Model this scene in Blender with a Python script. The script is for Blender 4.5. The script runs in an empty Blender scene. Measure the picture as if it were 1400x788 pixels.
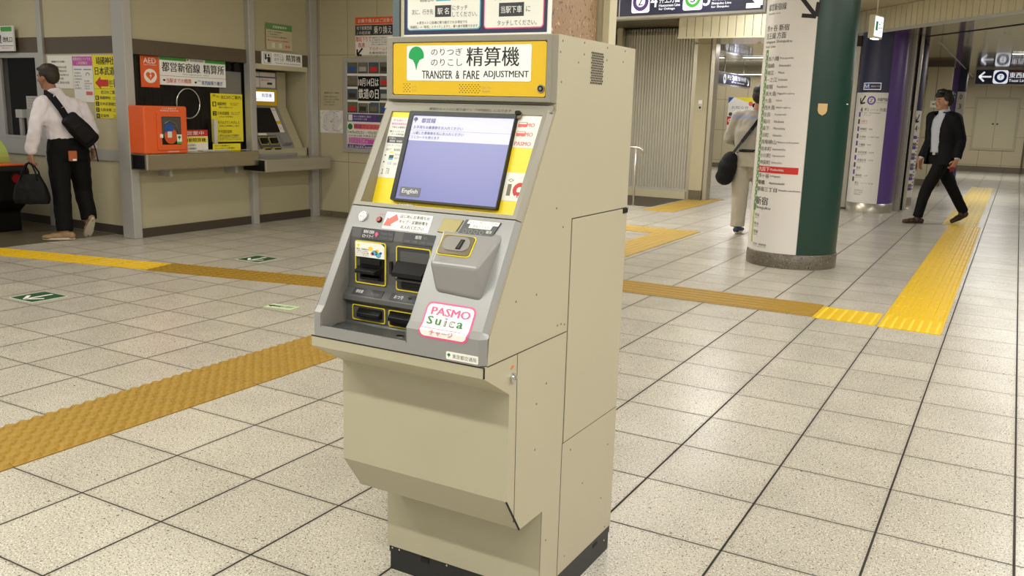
import bpy, bmesh, math, random
from mathutils import Vector, Matrix, noise
random.seed(7)
S = bpy.context.scene
COL = S.collection
PI = math.pi

# ------------------------------------------------------------------ camera, light, exposure
CAM = Vector((1.8526, -3.3440, 1.3282))
cd = bpy.data.cameras.new('camera')
cd.sensor_fit = 'HORIZONTAL'
cd.sensor_width = 36.0
cd.lens = 1202.0 / 1400.0 * 36.0
cd.clip_start = 0.05
cd.clip_end = 200
cam = bpy.data.objects.new('camera', cd)
COL.objects.link(cam)
yaw, pitch, roll = -0.511, 0.198, 0.029
fwd = Vector((-0.480, 0.855, -0.197)).normalized()
rt = Vector((0.869, 0.494, 0.028))
rt = (rt - fwd * rt.dot(fwd)).normalized()
up = rt.cross(fwd)
cam.matrix_world = Matrix(((rt.x, up.x, -fwd.x, CAM.x), (rt.y, up.y, -fwd.y, CAM.y), (rt.z, up.z, -fwd.z, CAM.z), (0, 0, 0, 1)))
S.camera = cam

S.view_settings.view_transform = 'Standard'
S.view_settings.look = 'None'
S.view_settings.gamma = 1.0
S.view_settings.use_curve_mapping = False
S.view_settings.exposure = 0.0

w = bpy.data.worlds.new('ambient_fill')
S.world = w
w.use_nodes = True
w.node_tree.nodes['Background'].inputs[0].default_value = (1.0, 0.985, 0.95, 1)
w.node_tree.nodes['Background'].inputs[1].default_value = 0.55  # even ambient fill added all round for the upright faces

def area(name, loc, sx, sy, power, color=(1.0, 0.985, 0.945)):
    l = bpy.data.lights.new(name, 'AREA')
    l.shape = 'RECTANGLE'
    l.size = sx
    l.size_y = sy
    l.energy = power
    l.color = color
    o = bpy.data.objects.new(name, l)
    o.location = loc
    COL.objects.link(o)
    return o

ZC, ZL = 2.92, 2.60          # high ceiling over the concourse, low ceiling beyond the diagonal fascia
WARM, COOL = (1.0, 0.955, 0.86), (1.0, 0.985, 0.95)
LIGHTS = [      # x, y, watts, colour
    (-3.9, -2.4, 16, WARM), (-3.9, 0.4, 22, WARM), (-3.9, 3.0, 7, WARM), (-6.9, 0.2, 24, WARM), (-4.0, 6.4, 14, WARM),
    (-1.3, -5.2, 24, WARM), (-1.3, -1.6, 36, WARM), (-1.3, 1.6, 26, WARM), (-1.3, 4.8, 20, WARM),
    (2.6, -5.2, 24, COOL), (2.6, -1.0, 58, COOL), (2.6, 2.4, 62, COOL), (2.6, 5.2, 34, COOL),
    (6.0, -2.6, 28, COOL), (6.0, 1.2, 34, COOL), (6.0, 4.2, 34, COOL),
    (-1.5, 8.0, 34, COOL), (-3.5, 6.7, 85, COOL),  # two unseen lamps added to brighten the valance and the shutter
]
for (x, y, p, c_) in LIGHTS:
    area('fluorescent_and_fill', (x, y, ZC - 0.05), 0.22, 2.4, p * 1.25, c_)
# the row of tubes across the hall just in front of the machine
area('fluorescent_and_fill', (0.5, -3.4, ZC - 0.05), 4.4, 0.12, 106, (0.97, 1.0, 0.90))
for (x, y, p) in [(2.0, 15.2, 60), (2.6, 11.0, 30), (1.2, 22.5, 75), (-2.8, 15.7, 50), (-4.4, 18.3, 50), (-1.4, 12.6, 30), (3.4, 20.0, 55)]:
    area('fluorescent_and_fill', (x, y, ZL - 0.06), 1.2, 0.16, p, COOL)

# ------------------------------------------------------------------ materials
def lin(c):
    c = c / 255.0
    return c / 12.92 if c <= 0.04045 else ((c + 0.055) / 1.055) ** 2.4
def rgb(c):
    return (lin(c[0]), lin(c[1]), lin(c[2]), 1.0)
MATS = {}
def mat(name, c, rough=0.5, metal=0.0, spec=0.5, var=0.06, scale=14.0, bump=0.0, bscale=200.0, emit=0.0, alpha=1.0, coat=0.0, stretch=None):
    m = bpy.data.materials.new(name)
    m.use_nodes = True
    nt = m.node_tree
    b = nt.nodes['Principled BSDF']
    b.inputs['Roughness'].default_value = rough
    b.inputs['Metallic'].default_value = metal
    b.inputs['Specular IOR Level'].default_value = spec
    b.inputs['Coat Weight'].default_value = coat
    b.inputs['Alpha'].default_value = alpha
    col = rgb(c)
    b.inputs['Base Color'].default_value = col
    geo = nt.nodes.new('ShaderNodeNewGeometry')
    vec = geo.outputs['Position']
    if stretch:
        mp = nt.nodes.new('ShaderNodeMapping')
        mp.inputs['Scale'].default_value = stretch
        nt.links.new(vec, mp.inputs['Vector'])
        vec = mp.outputs['Vector']
    if var > 0:
        n = nt.nodes.new('ShaderNodeTexNoise')
        n.inputs['Scale'].default_value = scale
        n.inputs['Detail'].default_value = 4.0
        nt.links.new(vec, n.inputs['Vector'])
        mx = nt.nodes.new('ShaderNodeMix')
        mx.data_type = 'RGBA'
        mx.inputs[6].default_value = tuple(min(1, v * (1 - var)) for v in col[:3]) + (1,)
        mx.inputs[7].default_value = tuple(min(1, v * (1 + var)) for v in col[:3]) + (1,)
        nt.links.new(n.outputs['Fac'], mx.inputs[0])
        nt.links.new(mx.outputs[2], b.inputs['Base Color'])
    if bump > 0:
        n2 = nt.nodes.new('ShaderNodeTexNoise')
        n2.inputs['Scale'].default_value = bscale
        nt.links.new(vec, n2.inputs['Vector'])
        bp = nt.nodes.new('ShaderNodeBump')
        bp.inputs['Strength'].default_value = bump
        bp.inputs['Distance'].default_value = 0.002
        nt.links.new(n2.outputs['Fac'], bp.inputs['Height'])
        nt.links.new(bp.outputs['Normal'], b.inputs['Normal'])
    if emit > 0:
        b.inputs['Emission Color'].default_value = col
        b.inputs['Emission Strength'].default_value = emit
    MATS[name] = m
    return m

def terrazzo(name, base, dark, light, s1=150.0, s2=95.0, rough=0.35, grid=None, spec=0.5, tilevar=0.05, t1=0.40, t2=0.66):
    m = bpy.data.materials.new(name)
    m.use_nodes = True
    nt = m.node_tree
    b = nt.nodes['Principled BSDF']
    b.inputs['Roughness'].default_value = rough
    b.inputs['Specular IOR Level'].default_value = spec
    N = nt.nodes.new
    geo = N('ShaderNodeNewGeometry')
    pos = geo.outputs['Position']
    def noise_mask(scale, lo, hi, detail=2.0):
        n = N('ShaderNodeTexNoise'); n.inputs['Scale'].default_value = scale; n.inputs['Detail'].default_value = detail
        nt.links.new(pos, n.inputs['Vector'])
        r = N('ShaderNodeMapRange'); r.inputs[1].default_value = lo; r.inputs[2].default_value = hi
        nt.links.new(n.outputs['Fac'], r.inputs[0])
        return r.outputs[0]
    def mix(f, a, c):
        x = N('ShaderNodeMix'); x.data_type = 'RGBA'
        if isinstance(f, float): x.inputs[0].default_value = f
        else: nt.links.new(f, x.inputs[0])
        for k, v in ((6, a), (7, c)):
            if isinstance(v, tuple): x.inputs[k].default_value = v
            else: nt.links.new(v, x.inputs[k])
        return x.outputs[2]
    c = mix(noise_mask(3.0, 0.35, 0.65), tuple(v * 0.93 for v in rgb(base)[:3]) + (1,), tuple(v * 1.05 for v in rgb(base)[:3]) + (1,))
    c = mix(noise_mask(s1, t1, t1 - 0.07), c, rgb(dark))
    c = mix(noise_mask(s2, t2 - 0.03, t2 + 0.04), c, rgb(light))
    c = mix(noise_mask(s2 * 0.55, 0.345, 0.29), c, tuple(v * 0.7 for v in rgb(dark)[:3]) + (1,))
    if grid:
        T, wx, wy, cx, cy = grid
        sep = N('ShaderNodeSeparateXYZ'); nt.links.new(pos, sep.inputs[0])
        def mth(op, a, v=None, clamp=False):
            x = N('ShaderNodeMath'); x.operation = op; x.use_clamp = clamp
            for k, q in ((0, a), (1, v)):
                if q is None: continue
                if isinstance(q, (int, float)): x.inputs[k].default_value = q
                else: nt.links.new(q, x.inputs[k])
            return x.outputs[0]
        def line(o, wd):
            f = mth('FRACT', mth('DIVIDE', o, T))
            d = mth('MULTIPLY', mth('MINIMUM', f, mth('SUBTRACT', 1.0, f)), T)
            r = N('ShaderNodeMapRange'); r.inputs[1].default_value = wd * 0.7; r.inputs[2].default_value = wd * 0.35
            nt.links.new(d, r.inputs[0]); return r.outputs[0], d
        lx, dx = line(sep.outputs[0], wx)
        ly, dy = line(sep.outputs[1], wy)
        # one tone per tile
        cmb = N('ShaderNodeCombineXYZ')
        nt.links.new(mth('FLOOR', mth('DIVIDE', sep.outputs[0], T)), cmb.inputs[0])
        nt.links.new(mth('FLOOR', mth('DIVIDE', sep.outputs[1], T)), cmb.inputs[1])
        wn = N('ShaderNodeTexWhiteNoise'); nt.links.new(cmb.outputs[0], wn.inputs['Vector'])
        k = mth('ADD', mth('MULTIPLY', wn.outputs['Value'], tilevar * 2), 1.0 - tilevar)
        vm = N('ShaderNodeVectorMath'); vm.operation = 'SCALE'
        nt.links.new(c, vm.inputs[0]); nt.links.new(k, vm.inputs['Scale'])
        c = vm.outputs[0]
        # grime along the joints
        gr = N('ShaderNodeMapRange'); gr.inputs[1].default_value = 0.022; gr.inputs[2].default_value = 0.0; gr.inputs[4].default_value = 0.22
        nt.links.new(mth('MINIMUM', dx, dy), gr.inputs[0])
        c = mix(gr.outputs[0], c, rgb((96, 84, 66)))
        c = mix(ly, c, rgb(cy))
        c = mix(lx, c, rgb(cx))
        rr = mth('ADD', mth('MULTIPLY', mth('MAXIMUM', lx, ly), 0.5), rough)
        nt.links.new(rr, b.inputs['Roughness'])
        bp = N('ShaderNodeBump'); bp.inputs['Strength'].default_value = 0.6; bp.inputs['Distance'].default_value = 0.002
        nt.links.new(mth('SUBTRACT', 1.0, mth('MAXIMUM', lx, ly)), bp.inputs['Height'])
        nt.links.new(bp.outputs['Normal'], b.inputs['Normal'])
    nt.links.new(c, b.inputs['Base Color'])
    MATS[name] = m
    return m

def lined(name, c, linec, xs=None, ys=None, zs=None, wd=0.006, rough=0.5, var=0.05):
    """plain panelled wall: joints every xs / ys / zs = (pitch, offset) metres"""
    m = mat(name, c, rough=rough, var=var, scale=2.2)
    nt = m.node_tree
    b = nt.nodes['Principled BSDF']
    src = b.inputs['Base Color'].links[0].from_socket
    N = nt.nodes.new
    geo = N('ShaderNodeNewGeometry'); sep = N('ShaderNodeSeparateXYZ'); nt.links.new(geo.outputs['Position'], sep.inputs[0])
    for k, p in enumerate((xs, ys, zs)):
        if not p: continue
        a = N('ShaderNodeMath'); a.operation = 'ADD'; a.inputs[1].default_value = -p[1]; nt.links.new(sep.outputs[k], a.inputs[0])
        d = N('ShaderNodeMath'); d.operation = 'PINGPONG'; d.inputs[1].default_value = p[0] / 2; nt.links.new(a.outputs[0], d.inputs[0])
        r = N('ShaderNodeMapRange'); r.inputs[1].default_value = wd * 0.7; r.inputs[2].default_value = wd * 0.35; nt.links.new(d.outputs[0], r.inputs[0])
        x = N('ShaderNodeMix'); x.data_type = 'RGBA'; nt.links.new(r.outputs[0], x.inputs[0]); nt.links.new(src, x.inputs[6]); x.inputs[7].default_value = rgb(linec)
        src = x.outputs[2]
    nt.links.new(src, b.inputs['Base Color'])
    return m

terrazzo('floor_tiles', (187, 181, 168), (104, 96, 82), (222, 217, 206), s1=175, s2=130, rough=0.27, grid=(0.4, 0.0075, 0.0058, (32, 28, 22), (54, 47, 37)), spec=0.42, t1=.43, t2=.62)
terrazzo('gate_stone', (92, 84, 68), (58, 52, 42), (120, 112, 94), rough=0.4)
terrazzo('granite_dark', (104, 96, 84), (44, 40, 36), (160, 150, 134), s1=110, s2=75, rough=0.3)
terrazzo('granite_pillar', (158, 128, 98), (104, 78, 56), (202, 178, 148), s1=70, s2=45, rough=0.5)
terrazzo('granite_skirt', (112, 102, 82), (66, 58, 46), (150, 140, 118), s1=150, s2=100, rough=0.4)
mat('cream_wall', (192, 183, 152), 0.55, var=0.04, scale=2.0)
mat('cream_wall_shaded', (176, 169, 140), 0.55, var=0.05, scale=2.5)  # wall cream with the shade on the office's long side mixed in
lined('cream_panel', (190, 182, 152), (142, 132, 102), xs=(0.43, -4.63), zs=(1.24, 1.92), wd=0.007)
lined('far_panel', (196, 184, 152), (146, 134, 104), xs=(0.6, 0.3), zs=(0.8, 0.2), wd=0.012)
mat('brown_band', (86, 74, 58), 0.4, var=0.1, scale=3)
mat('dark_base', (66, 56, 46), 0.5, var=0.08)
mat('aluminium', (178, 176, 172), 0.4, metal=0.2, var=0.05, scale=4)
mat('stainless', (186, 180, 168), 0.3, metal=0.6, var=0.08, scale=4, stretch=(1, 1, 0.1))
mat('stainless_h', (180, 174, 162), 0.32, metal=0.6, var=0.1, scale=5, stretch=(8, 0.4, 8))
mat('shutter_steel', (198, 194, 182), 0.36, metal=0.3, var=0.08, scale=3, stretch=(1, 1, 0.2))
mat('dark_gap', (22, 20, 18), 0.8, var=0)
mat('black', (12, 12, 13), 0.35, var=0.1, spec=.35)
mat('matte_black', (17, 17, 18), 0.7, var=0.1, spec=.3)
mat('white', (240, 239, 236), 0.5, var=0.02)
mat('paper', (238, 235, 228), 0.6, var=0.03)
mat('ink', (34, 32, 34), 0.6, var=0)
mat('grey_ink', (118, 116, 116), 0.6, var=0)
mat('soft_ink', (84, 82, 84), 0.6, var=0)
mat('green_ink', (38, 122, 62), 0.55, var=0)
mat('floor_green', (24, 78, 46), 0.4, var=0.05)
mat('leaf_green', (22, 160, 84), 0.5, var=0)
mat('sign_green', (70, 168, 62), 0.5, var=0.02)
mat('yellow_poster', (240, 226, 42), 0.55, var=0.03)
mat('orange', (226, 96, 42), 0.42, var=0.04)
mat('red', (204, 44, 40), 0.5, var=0.02)
mat('soft_red', (232, 104, 96), 0.5, var=0.02)
mat('pink', (226, 84, 140), 0.5, var=0.02)
mat('magenta', (206, 88, 178), 0.5, var=0.02)
mat('purple', (92, 66, 138), 0.42, var=0.04, scale=2)
mat('purple_ink', (104, 74, 168), 0.5, var=0)
mat('navy', (46, 48, 80), 0.45, var=0.06, scale=2)
mat('blue', (40, 84, 168), 0.5, var=0)
mat('cyan', (92, 168, 196), 0.5, var=0)
mat('glass_dark', (24, 24, 24), 0.08, var=0.0, alpha=0.45)
mat('glass_clear', (30, 30, 30), 0.04, var=0.0, alpha=0.10)
mat('ceiling_cream', (188, 178, 150), 0.5, var=0.04, scale=2)
mat('ceiling_gloss', (118, 108, 82), 0.12, var=0.05, scale=1.5, spec=0.9, coat=0.4)
mat('fascia_slat', (206, 198, 168), 0.5, var=0.05, scale=3)
mat('slat_gap', (70, 62, 46), 0.8, var=0)
mat('tactile_old', (158, 124, 36), 0.55, var=0.10, scale=9)
mat('tactile_worn', (180, 148, 64), 0.6, var=0.12, scale=7)
mat('tactile_new', (222, 182, 14), 0.42, var=0.05, scale=6)
mat('tactile_far', (214, 182, 44), 0.45, var=0.08, scale=6)
mat('yellow_bar', (244, 206, 60), 0.45, var=0.04)
mat('lamp_white', (255, 250, 238), 0.5, var=0, emit=6.0)
mat('sign_lit', (238, 240, 250), 0.4, var=0, emit=1.1)
mat('icon_lit', (236, 238, 248), 0.4, var=0, emit=0.75)

# ------------------------------------------------------------------ geometry helpers
class Fr:
    """a flat frame: a along u, b along v, c out of the face"""
    def __init__(s, o, u, v):
        s.o = Vector(o); s.u = Vector(u).normalized(); s.v = Vector(v).normalized(); s.n = s.u.cross(s.v)
        s.curved = False
    def m(s, a, b, c=0.0):
        return s.o + s.u * a + s.v * b + s.n * c
class CylFr:
    """a is arc length from angle ph0 (counter-clockwise from above), b height, c out of the surface"""
    def __init__(s, cx, cy, r, ph0):
        s.cx, s.cy, s.r, s.ph0 = cx, cy, r, ph0
        s.curved = True
    def m(s, a, b, c=0.0):
        t = s.ph0 + a / s.r
        return Vector((s.cx + (s.r + c) * math.cos(t), s.cy + (s.r + c) * math.sin(t), b))

_glyph = {}
def glyphs(body, bold):
    k = (body, bold)
    if k not in _glyph:
        c = bpy.data.curves.new('t', 'FONT')
        c.body = body
        c.resolution_u = 2
        c.offset = bold
        o = bpy.data.objects.new('t', c)
        m = o.to_mesh()
        vs = [(v.co.x, v.co.y) for v in m.vertices]
        fs = [tuple(p.vertices) for p in m.polygons]
        o.to_mesh_clear()
        bpy.data.objects.remove(o)
        bpy.data.curves.remove(c)
        _glyph[k] = (vs, fs)
    return _glyph[k]

class MB:
    def __init__(s):
        s.v = []; s.f = []; s.mi = []; s.sm = []; s.mats = []
    def slot(s, m):
        if m not in s.mats: s.mats.append(m)
        return s.mats.index(m)
    def add(s, vs, fs, m, smooth=False):
        b = len(s.v); k = s.slot(m)
        s.v.extend(Vector(p) for p in vs)
        for f in fs:
            s.f.append(tuple(b + i for i in f)); s.mi.append(k); s.sm.append(smooth)
        return s
    def hexa(s, p, m):
        """p: 8 corners, bottom ring 0-3 counter-clockwise from outside-top view, top ring 4-7"""
        return s.add(p, [(3, 2, 1, 0), (4, 5, 6, 7), (0, 1, 5, 4), (1, 2, 6, 5), (2, 3, 7, 6), (3, 0, 4, 7)], m)
    def box(s, x0, x1, y0, y1, z0, z1, m):
        return s.hexa([(x0, y0, z0), (x1, y0, z0), (x1, y1, z0), (x0, y1, z0), (x0, y0, z1), (x1, y0, z1), (x1, y1, z1), (x0, y1, z1)], m)
    def fbox(s, F, a0, a1, b0, b1, c0, c1, m):
        return s.hexa([F.m(a0, b0, c0), F.m(a1, b0, c0), F.m(a1, b1, c0), F.m(a0, b1, c0), F.m(a0, b0, c1), F.m(a1, b0, c1), F.m(a1, b1, c1), F.m(a0, b1, c1)], m)
    def fpoly(s, F, pts, c, m):
        return s.add([F.m(a, b, c) for a, b in pts], [tuple(range(len(pts)))], m)
    def fslab(s, F, pts, c0, c1, m):
        n = len(pts)
        vs = [F.m(a, b, c0) for a, b in pts] + [F.m(a, b, c1) for a, b in pts]
        fs = [tuple(reversed(range(n))), tuple(range(n, 2 * n))] + [(i, (i + 1) % n, n + (i + 1) % n, n + i) for i in range(n)]
        return s.add(vs, fs, m)
    def frect(s, F, a0, a1, b0, b1, c, m):
        if F.curved:
            n = max(2, int(abs(a1 - a0) / F.r / 0.08))
            vs = []; fs = []
            for i in range(n + 1):
                a = a0 + (a1 - a0) * i / n
                vs += [F.m(a, b0, c), F.m(a, b1, c)]
            for i in range(n):
                fs.append((2 * i, 2 * i + 2, 2 * i + 3, 2 * i + 1))
            return s.add(vs, fs, m, True)
        return s.fpoly(F, [(a0, b0), (a1, b0), (a1, b1), (a0, b1)], c, m)
    def ring(s, F, outer, inner, c0, c1, m):
        """a frame between two outlines with the same number of points"""
        n = len(outer)
        vs = [F.m(a, b, c0) for a, b in outer] + [F.m(a, b, c1) for a, b in outer] + [F.m(a, b, c0) for a, b in inner] + [F.m(a, b, c1) for a, b in inner]
        fs = []
        for i in range(n):
            j = (i + 1) % n
            fs += [(i, j, n + j, n + i), (n + i, n + j, 3 * n + j, 3 * n + i), (3 * n + i, 3 * n + j, 2 * n + j, 2 * n + i), (2 * n + i, 2 * n + j, j, i)]
        return s.add(vs, fs, m)
    def text(s, F, body, a0, a1, b0, b1, c, m, bold=0.0):
        vs, fs = glyphs(body, 0.0)
        if not vs: return s
        x0 = min(p[0] for p in vs); x1 = max(p[0] for p in vs); y0 = min(p[1] for p in vs); y1 = max(p[1] for p in vs)
        e = bold * 0.8      # heavier strokes: the same glyphs again, a hair to each side
        sx = (a1 - a0) / max(1e-6, x1 - x0 + 2 * e); sy = (b1 - b0) / max(1e-6, y1 - y0)
        for i, dx in enumerate((0.0, e, 2 * e) if bold > 0 else (0.0,)):
            s.add([F.m(a0 + (p[0] - x0 + dx) * sx, b0 + (p[1] - y0) * sy, c + i * 4e-5) for p in vs], fs, m)
        return s
    def tube(s, pts, r, m, n=10, caps=True, flat=None):
        pts = [Vector(p) for p in pts]
        rs = r if isinstance(r, (list, tuple)) else [r] * len(pts)
        vs = []; fs = []
        prev = None
        for i, p in enumerate(pts):
            d = (pts[min(i + 1, len(pts) - 1)] - pts[max(i - 1, 0)]).normalized()
            if prev is None:
                a = Vector((0, 0, 1)) if abs(d.z) < 0.9 else Vector((1, 0, 0))
                x = d.cross(a).normalized()
            else:
                x = (prev - d * prev.dot(d)).normalized()
            prev = x
            y = d.cross(x)
            for k in range(n):
                t = 2 * PI * k / n
                vs.append(p + x * math.cos(t) * rs[i] + y * math.sin(t) * rs[i])
        for i in range(len(pts) - 1):
            for k in range(n):
                k2 = (k + 1) % n
                fs.append((i * n + k, i * n + k2, (i + 1) * n + k2, (i + 1) * n + k))
        s.add(vs, fs, m, True)
        if caps:
            b = len(s.v) - len(vs)
            kk = s.slot(m)
            s.f.append(tuple(b + k for k in reversed(range(n)))); s.mi.append(kk); s.sm.append(False)
            s.f.append(tuple(b + (len(pts) - 1) * n + k for k in range(n))); s.mi.append(kk); s.sm.append(False)
        return s
    def lathe(s, cx, cy, prof, m, n=48, a0=0.0, a1=2 * PI):
        """prof: (r, z) from bottom to top"""
        full = abs(a1 - a0 - 2 * PI) < 1e-6
        cols = n if full else n + 1
        vs = []; fs = []
        for i in range(cols):
            t = a0 + (a1 - a0) * i / n
            for r, z in prof:
                vs.append((cx + r * math.cos(t), cy + r * math.sin(t), z))
        k = len(prof)
        for i in range(n):
            j = (i + 1) % cols
            for q in range(k - 1):
                fs.append((i * k + q, j * k + q, j * k + q + 1, i * k + q + 1))
        return s.add(vs, fs, m, True)
    def disc(s, F, a, b, r, c0, c1, m, n=24, rx=1.0):
        pts = [(a + rx * r * math.cos(2 * PI * k / n), b + r * math.sin(2 * PI * k / n)) for k in range(n)]
        return s.fslab(F, pts, c0, c1, m)
    def prism(s, prof, x0, x1, m, smooth=False):
        """prof: (y, z) outline seen from +X, counter-clockwise; extruded x0..x1"""
        n = len(prof)
        vs = [(x0, y, z) for y, z in prof] + [(x1, y, z) for y, z in prof]
        fs = [tuple(reversed(range(n))), tuple(range(n, 2 * n))] + [(i, (i + 1) % n, n + (i + 1) % n, n + i) for i in range(n)]
        return s.add(vs, fs, m, smooth)
    def build(s, name, parent=None, bevel=0.0, seg=2, label=None, fix=True):
        me = bpy.data.meshes.new(name)
        off = Vector((0, 0, 0))
        q = parent
        while q is not None:
            off += q.location; q = q.parent
        me.from_pydata([p - off for p in s.v], [], s.f)
        for m in s.mats: me.materials.append(MATS[m])
        me.polygons.foreach_set('material_index', s.mi)
        me.polygons.foreach_set('use_smooth', s.sm)
        me.validate()
        if fix:
            bm = bmesh.new(); bm.from_mesh(me)
            bmesh.ops.recalc_face_normals(bm, faces=bm.faces)
            bm.to_mesh(me); bm.free()
        o = bpy.data.objects.new(name, me)
        COL.objects.link(o)
        if parent is not None: o.parent = parent
        if bevel > 0:
            md = o.modifiers.new('edge', 'BEVEL'); md.width = bevel; md.segments = seg; md.limit_method = 'ANGLE'; md.angle_limit = math.radians(32)
            md.harden_normals = False
        if label: o['label'] = label
        return o

def tag(o, label, cat, group=None):
    o['label'] = label; o['category'] = cat
    if group: o['group'] = group
    return o
def thing(name, label, cat, loc=(0, 0, 0), group=None):
    o = bpy.data.objects.new(name, None)
    o.empty_display_size = 0.1
    o.location = loc
    COL.objects.link(o)
    return tag(o, label, cat, group)
def struct(name, mb, bevel=0.0):
    o = mb.build(name, bevel=bevel)
    o['kind'] = 'structure'
    return o
def rr(a0, a1, b0, b1, r, n=5):
    """rounded rectangle outline"""
    pts = []
    for cx, cy, t0 in ((a1 - r, b0 + r, -PI / 2), (a1 - r, b1 - r, 0), (a0 + r, b1 - r, PI / 2), (a0 + r, b0 + r, PI)):
        for k in range(n + 1):
            t = t0 + PI / 2 * k / n
            pts.append((cx + r * math.cos(t), cy + r * math.sin(t)))
    return pts
def arc(cx, cy, r, t0, t1, n=10):
    return [(cx + r * math.cos(t0 + (t1 - t0) * k / n), cy + r * math.sin(t0 + (t1 - t0) * k / n)) for k in range(n + 1)]
def leaf_pts(a, b, s):
    """ginkgo leaf outline: fan with a pointed stalk"""
    top = arc(a, b, s, math.radians(-8), math.radians(188), 16)
    left = [(a - s * 0.98, b - s * 0.22), (a - s * 0.45, b - s * 0.42), (a - s * 0.18, b - s * 0.85), (a, b - s * 1.55)]
    right = [(a + s * 0.18, b - s * 0.85), (a + s * 0.45, b - s * 0.42), (a + s * 0.98, b - s * 0.22)]
    return top + left + right
def arrow_pts(a, b, L, ang, wd=0.16, head=0.42):
    """block arrow centred on a, b pointing along ang"""
    p = [(L / 2, 0), (L / 2 - head * L, head * L * 0.72), (L / 2 - head * L, wd * L), (-L / 2, wd * L), (-L / 2, -wd * L), (L / 2 - head * L, -wd * L), (L / 2 - head * L, -head * L * 0.72)]
    return [(a + x * math.cos(ang) - y * math.sin(ang), b + x * math.sin(ang) + y * math.cos(ang)) for x, y in p]
def sign_arrow(mb, F, a, b, L, ang, c, m, t=0.13):
    """line arrow of three strokes: shaft and two barbs"""
    def st(x0, y0, x1, y1):
        dx, dy = x1 - x0, y1 - y0
        d = math.hypot(dx, dy); nx, ny = -dy / d * t * L / 2, dx / d * t * L / 2
        q = [(x0 + nx, y0 + ny), (x0 - nx, y0 - ny), (x1 - nx, y1 - ny), (x1 + nx, y1 + ny)]
        N_ = 14 if F.curved else 1
        for i in range(N_):
            f0, f1 = i / N_, (i + 1) / N_
            lp = lambda A_, B_, f_: (A_[0] + (B_[0] - A_[0]) * f_, A_[1] + (B_[1] - A_[1]) * f_)
            seg_ = [lp(q[0], q[3], f0), lp(q[1], q[2], f0), lp(q[1], q[2], f1), lp(q[0], q[3], f1)]
            mb.fpoly(F, [(a + x * math.cos(ang) - y * math.sin(ang), b + x * math.sin(ang) + y * math.cos(ang)) for x, y in seg_], c, m)
    st(-L / 2, 0, L / 2 - t * L * 0.4, 0)
    st(L / 2, 0, L * 0.08, L * 0.42)
    st(L / 2, 0, L * 0.08, -L * 0.42)
UP = (0, 0, 1)
def front(x, y, z=0.0):
    """frame on a face looking toward -Y"""
    return Fr((x, y, z), (1, 0, 0), UP)
def side(x, y, z=0.0):
    """frame on a face looking toward +X"""
    return Fr((x, y, z), (0, 1, 0), UP)
FL = Fr((0, 0, 0), (1, 0, 0), (0, 1, 0))
# ------------------------------------------------------------------ the setting
m = MB(); m.box(-13, 9, -9, 29, -0.12, 0.0, 'floor_tiles'); struct('floor', m)
m = MB(); m.box(-12.5, -5.96, -6, 2.36, 0.0, 0.002, 'gate_stone'); struct('floor_gate', m)

# diagonal fascia line, from near right to far left
FA, FB = Vector((4.6, 5.08, 0)), Vector((-0.9, 11.56, 0))
m = MB()
m.add([(-13, -9, ZC), (9, -9, ZC), (9, 5.08, ZC), (4.6, 5.08, ZC), (-0.9, 11.56, ZC), (-0.9, 10.4, ZC), (-13, 10.4, ZC),
       (-13, -9, ZC + .1), (9, -9, ZC + .1), (9, 5.08, ZC + .1), (4.6, 5.08, ZC + .1), (-0.9, 11.56, ZC + .1), (-0.9, 10.4, ZC + .1), (-13, 10.4, ZC + .1)],
      [(0, 1, 2, 3, 4, 5, 6), (13, 12, 11, 10, 9, 8, 7)], 'ceiling_cream')
struct('ceiling', m)
m = MB()
lo = [(9, 5.08), (9, 29), (-13, 29), (-13, 10.4), (-2.7, 10.4), (-0.9, 10.4), (-0.9, 11.56), (4.6, 5.08)]
m.add([(x, y, ZL) for x, y in lo] + [(x, y, ZL + .08) for x, y in lo], [tuple(range(8)), tuple(reversed(range(8, 16)))], 'ceiling_gloss')
struct('ceiling_low', m)
# slatted fascia between the two ceilings
d = (FB - FA).normalized()
F = Fr((FA.x, FA.y, 0), d * -1, UP)
L = (FB - FA).length
m = MB()
m.fbox(F, -L, 0, ZL - 0.02, ZC, -0.05, 0.0, 'slat_gap')
k = 0.0
while k < L:
    m.fbox(F, -min(L, k + 0.112), -k, ZL, ZC - 0.005, 0.0, 0.012, 'fascia_slat'); k += 0.12
m.fbox(F, -L, 0, ZL - 0.03, ZL + 0.012, 0.0, 0.022, 'aluminium')
struct('trim_1', m)
# shutter slot seam and light strips in the low ceiling
P1, P2 = Vector((1.738, 9.972, 0)), Vector((0.476, 11.563, 0))
dd = (P2 - P1).normalized()
F = Fr(P1 - dd * 3.2, dd, (0, 0, 1))
m = MB(); m.fbox(F, 0, 5.4, ZL - 0.006, ZL, -0.03, 0.03, 'dark_gap'); struct('trim_2', m)
m = MB(); m.box(0.57, 0.595, 12.4, 23.9, ZL - 0.006, ZL, 'aluminium'); struct('trim_3', m)
# booth soffit in front of the steel shutter
m = MB(); m.box(-6.5, -2.67, 8.0, 10.6, 2.70, 2.74, 'brown_band'); struct('ceiling_shutter', m)
# slatted valance beside the shutter
m = MB()
m.box(-2.65, -0.9, 9.46, 10.5, 2.45, 2.91, 'slat_gap')
k = -2.65
while k < -1.0:
    m.box(k, k + 0.112, 9.445, 9.462, 2.462, 2.9, 'fascia_slat'); k += 0.12
k = 9.46
while k < 10.45:
    m.box(-2.664, -2.65, k, k + 0.112, 2.462, 2.9, 'fascia_slat'); k += 0.12
m.box(-2.67, -0.9, 9.435, 9.47, 2.44, 2.464, 'fascia_slat')
m.box(-2.64, -0.9, 9.47, 10.5, 2.442, 2.45, 'ceiling_gloss')
struct('trim_4', m)

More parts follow.
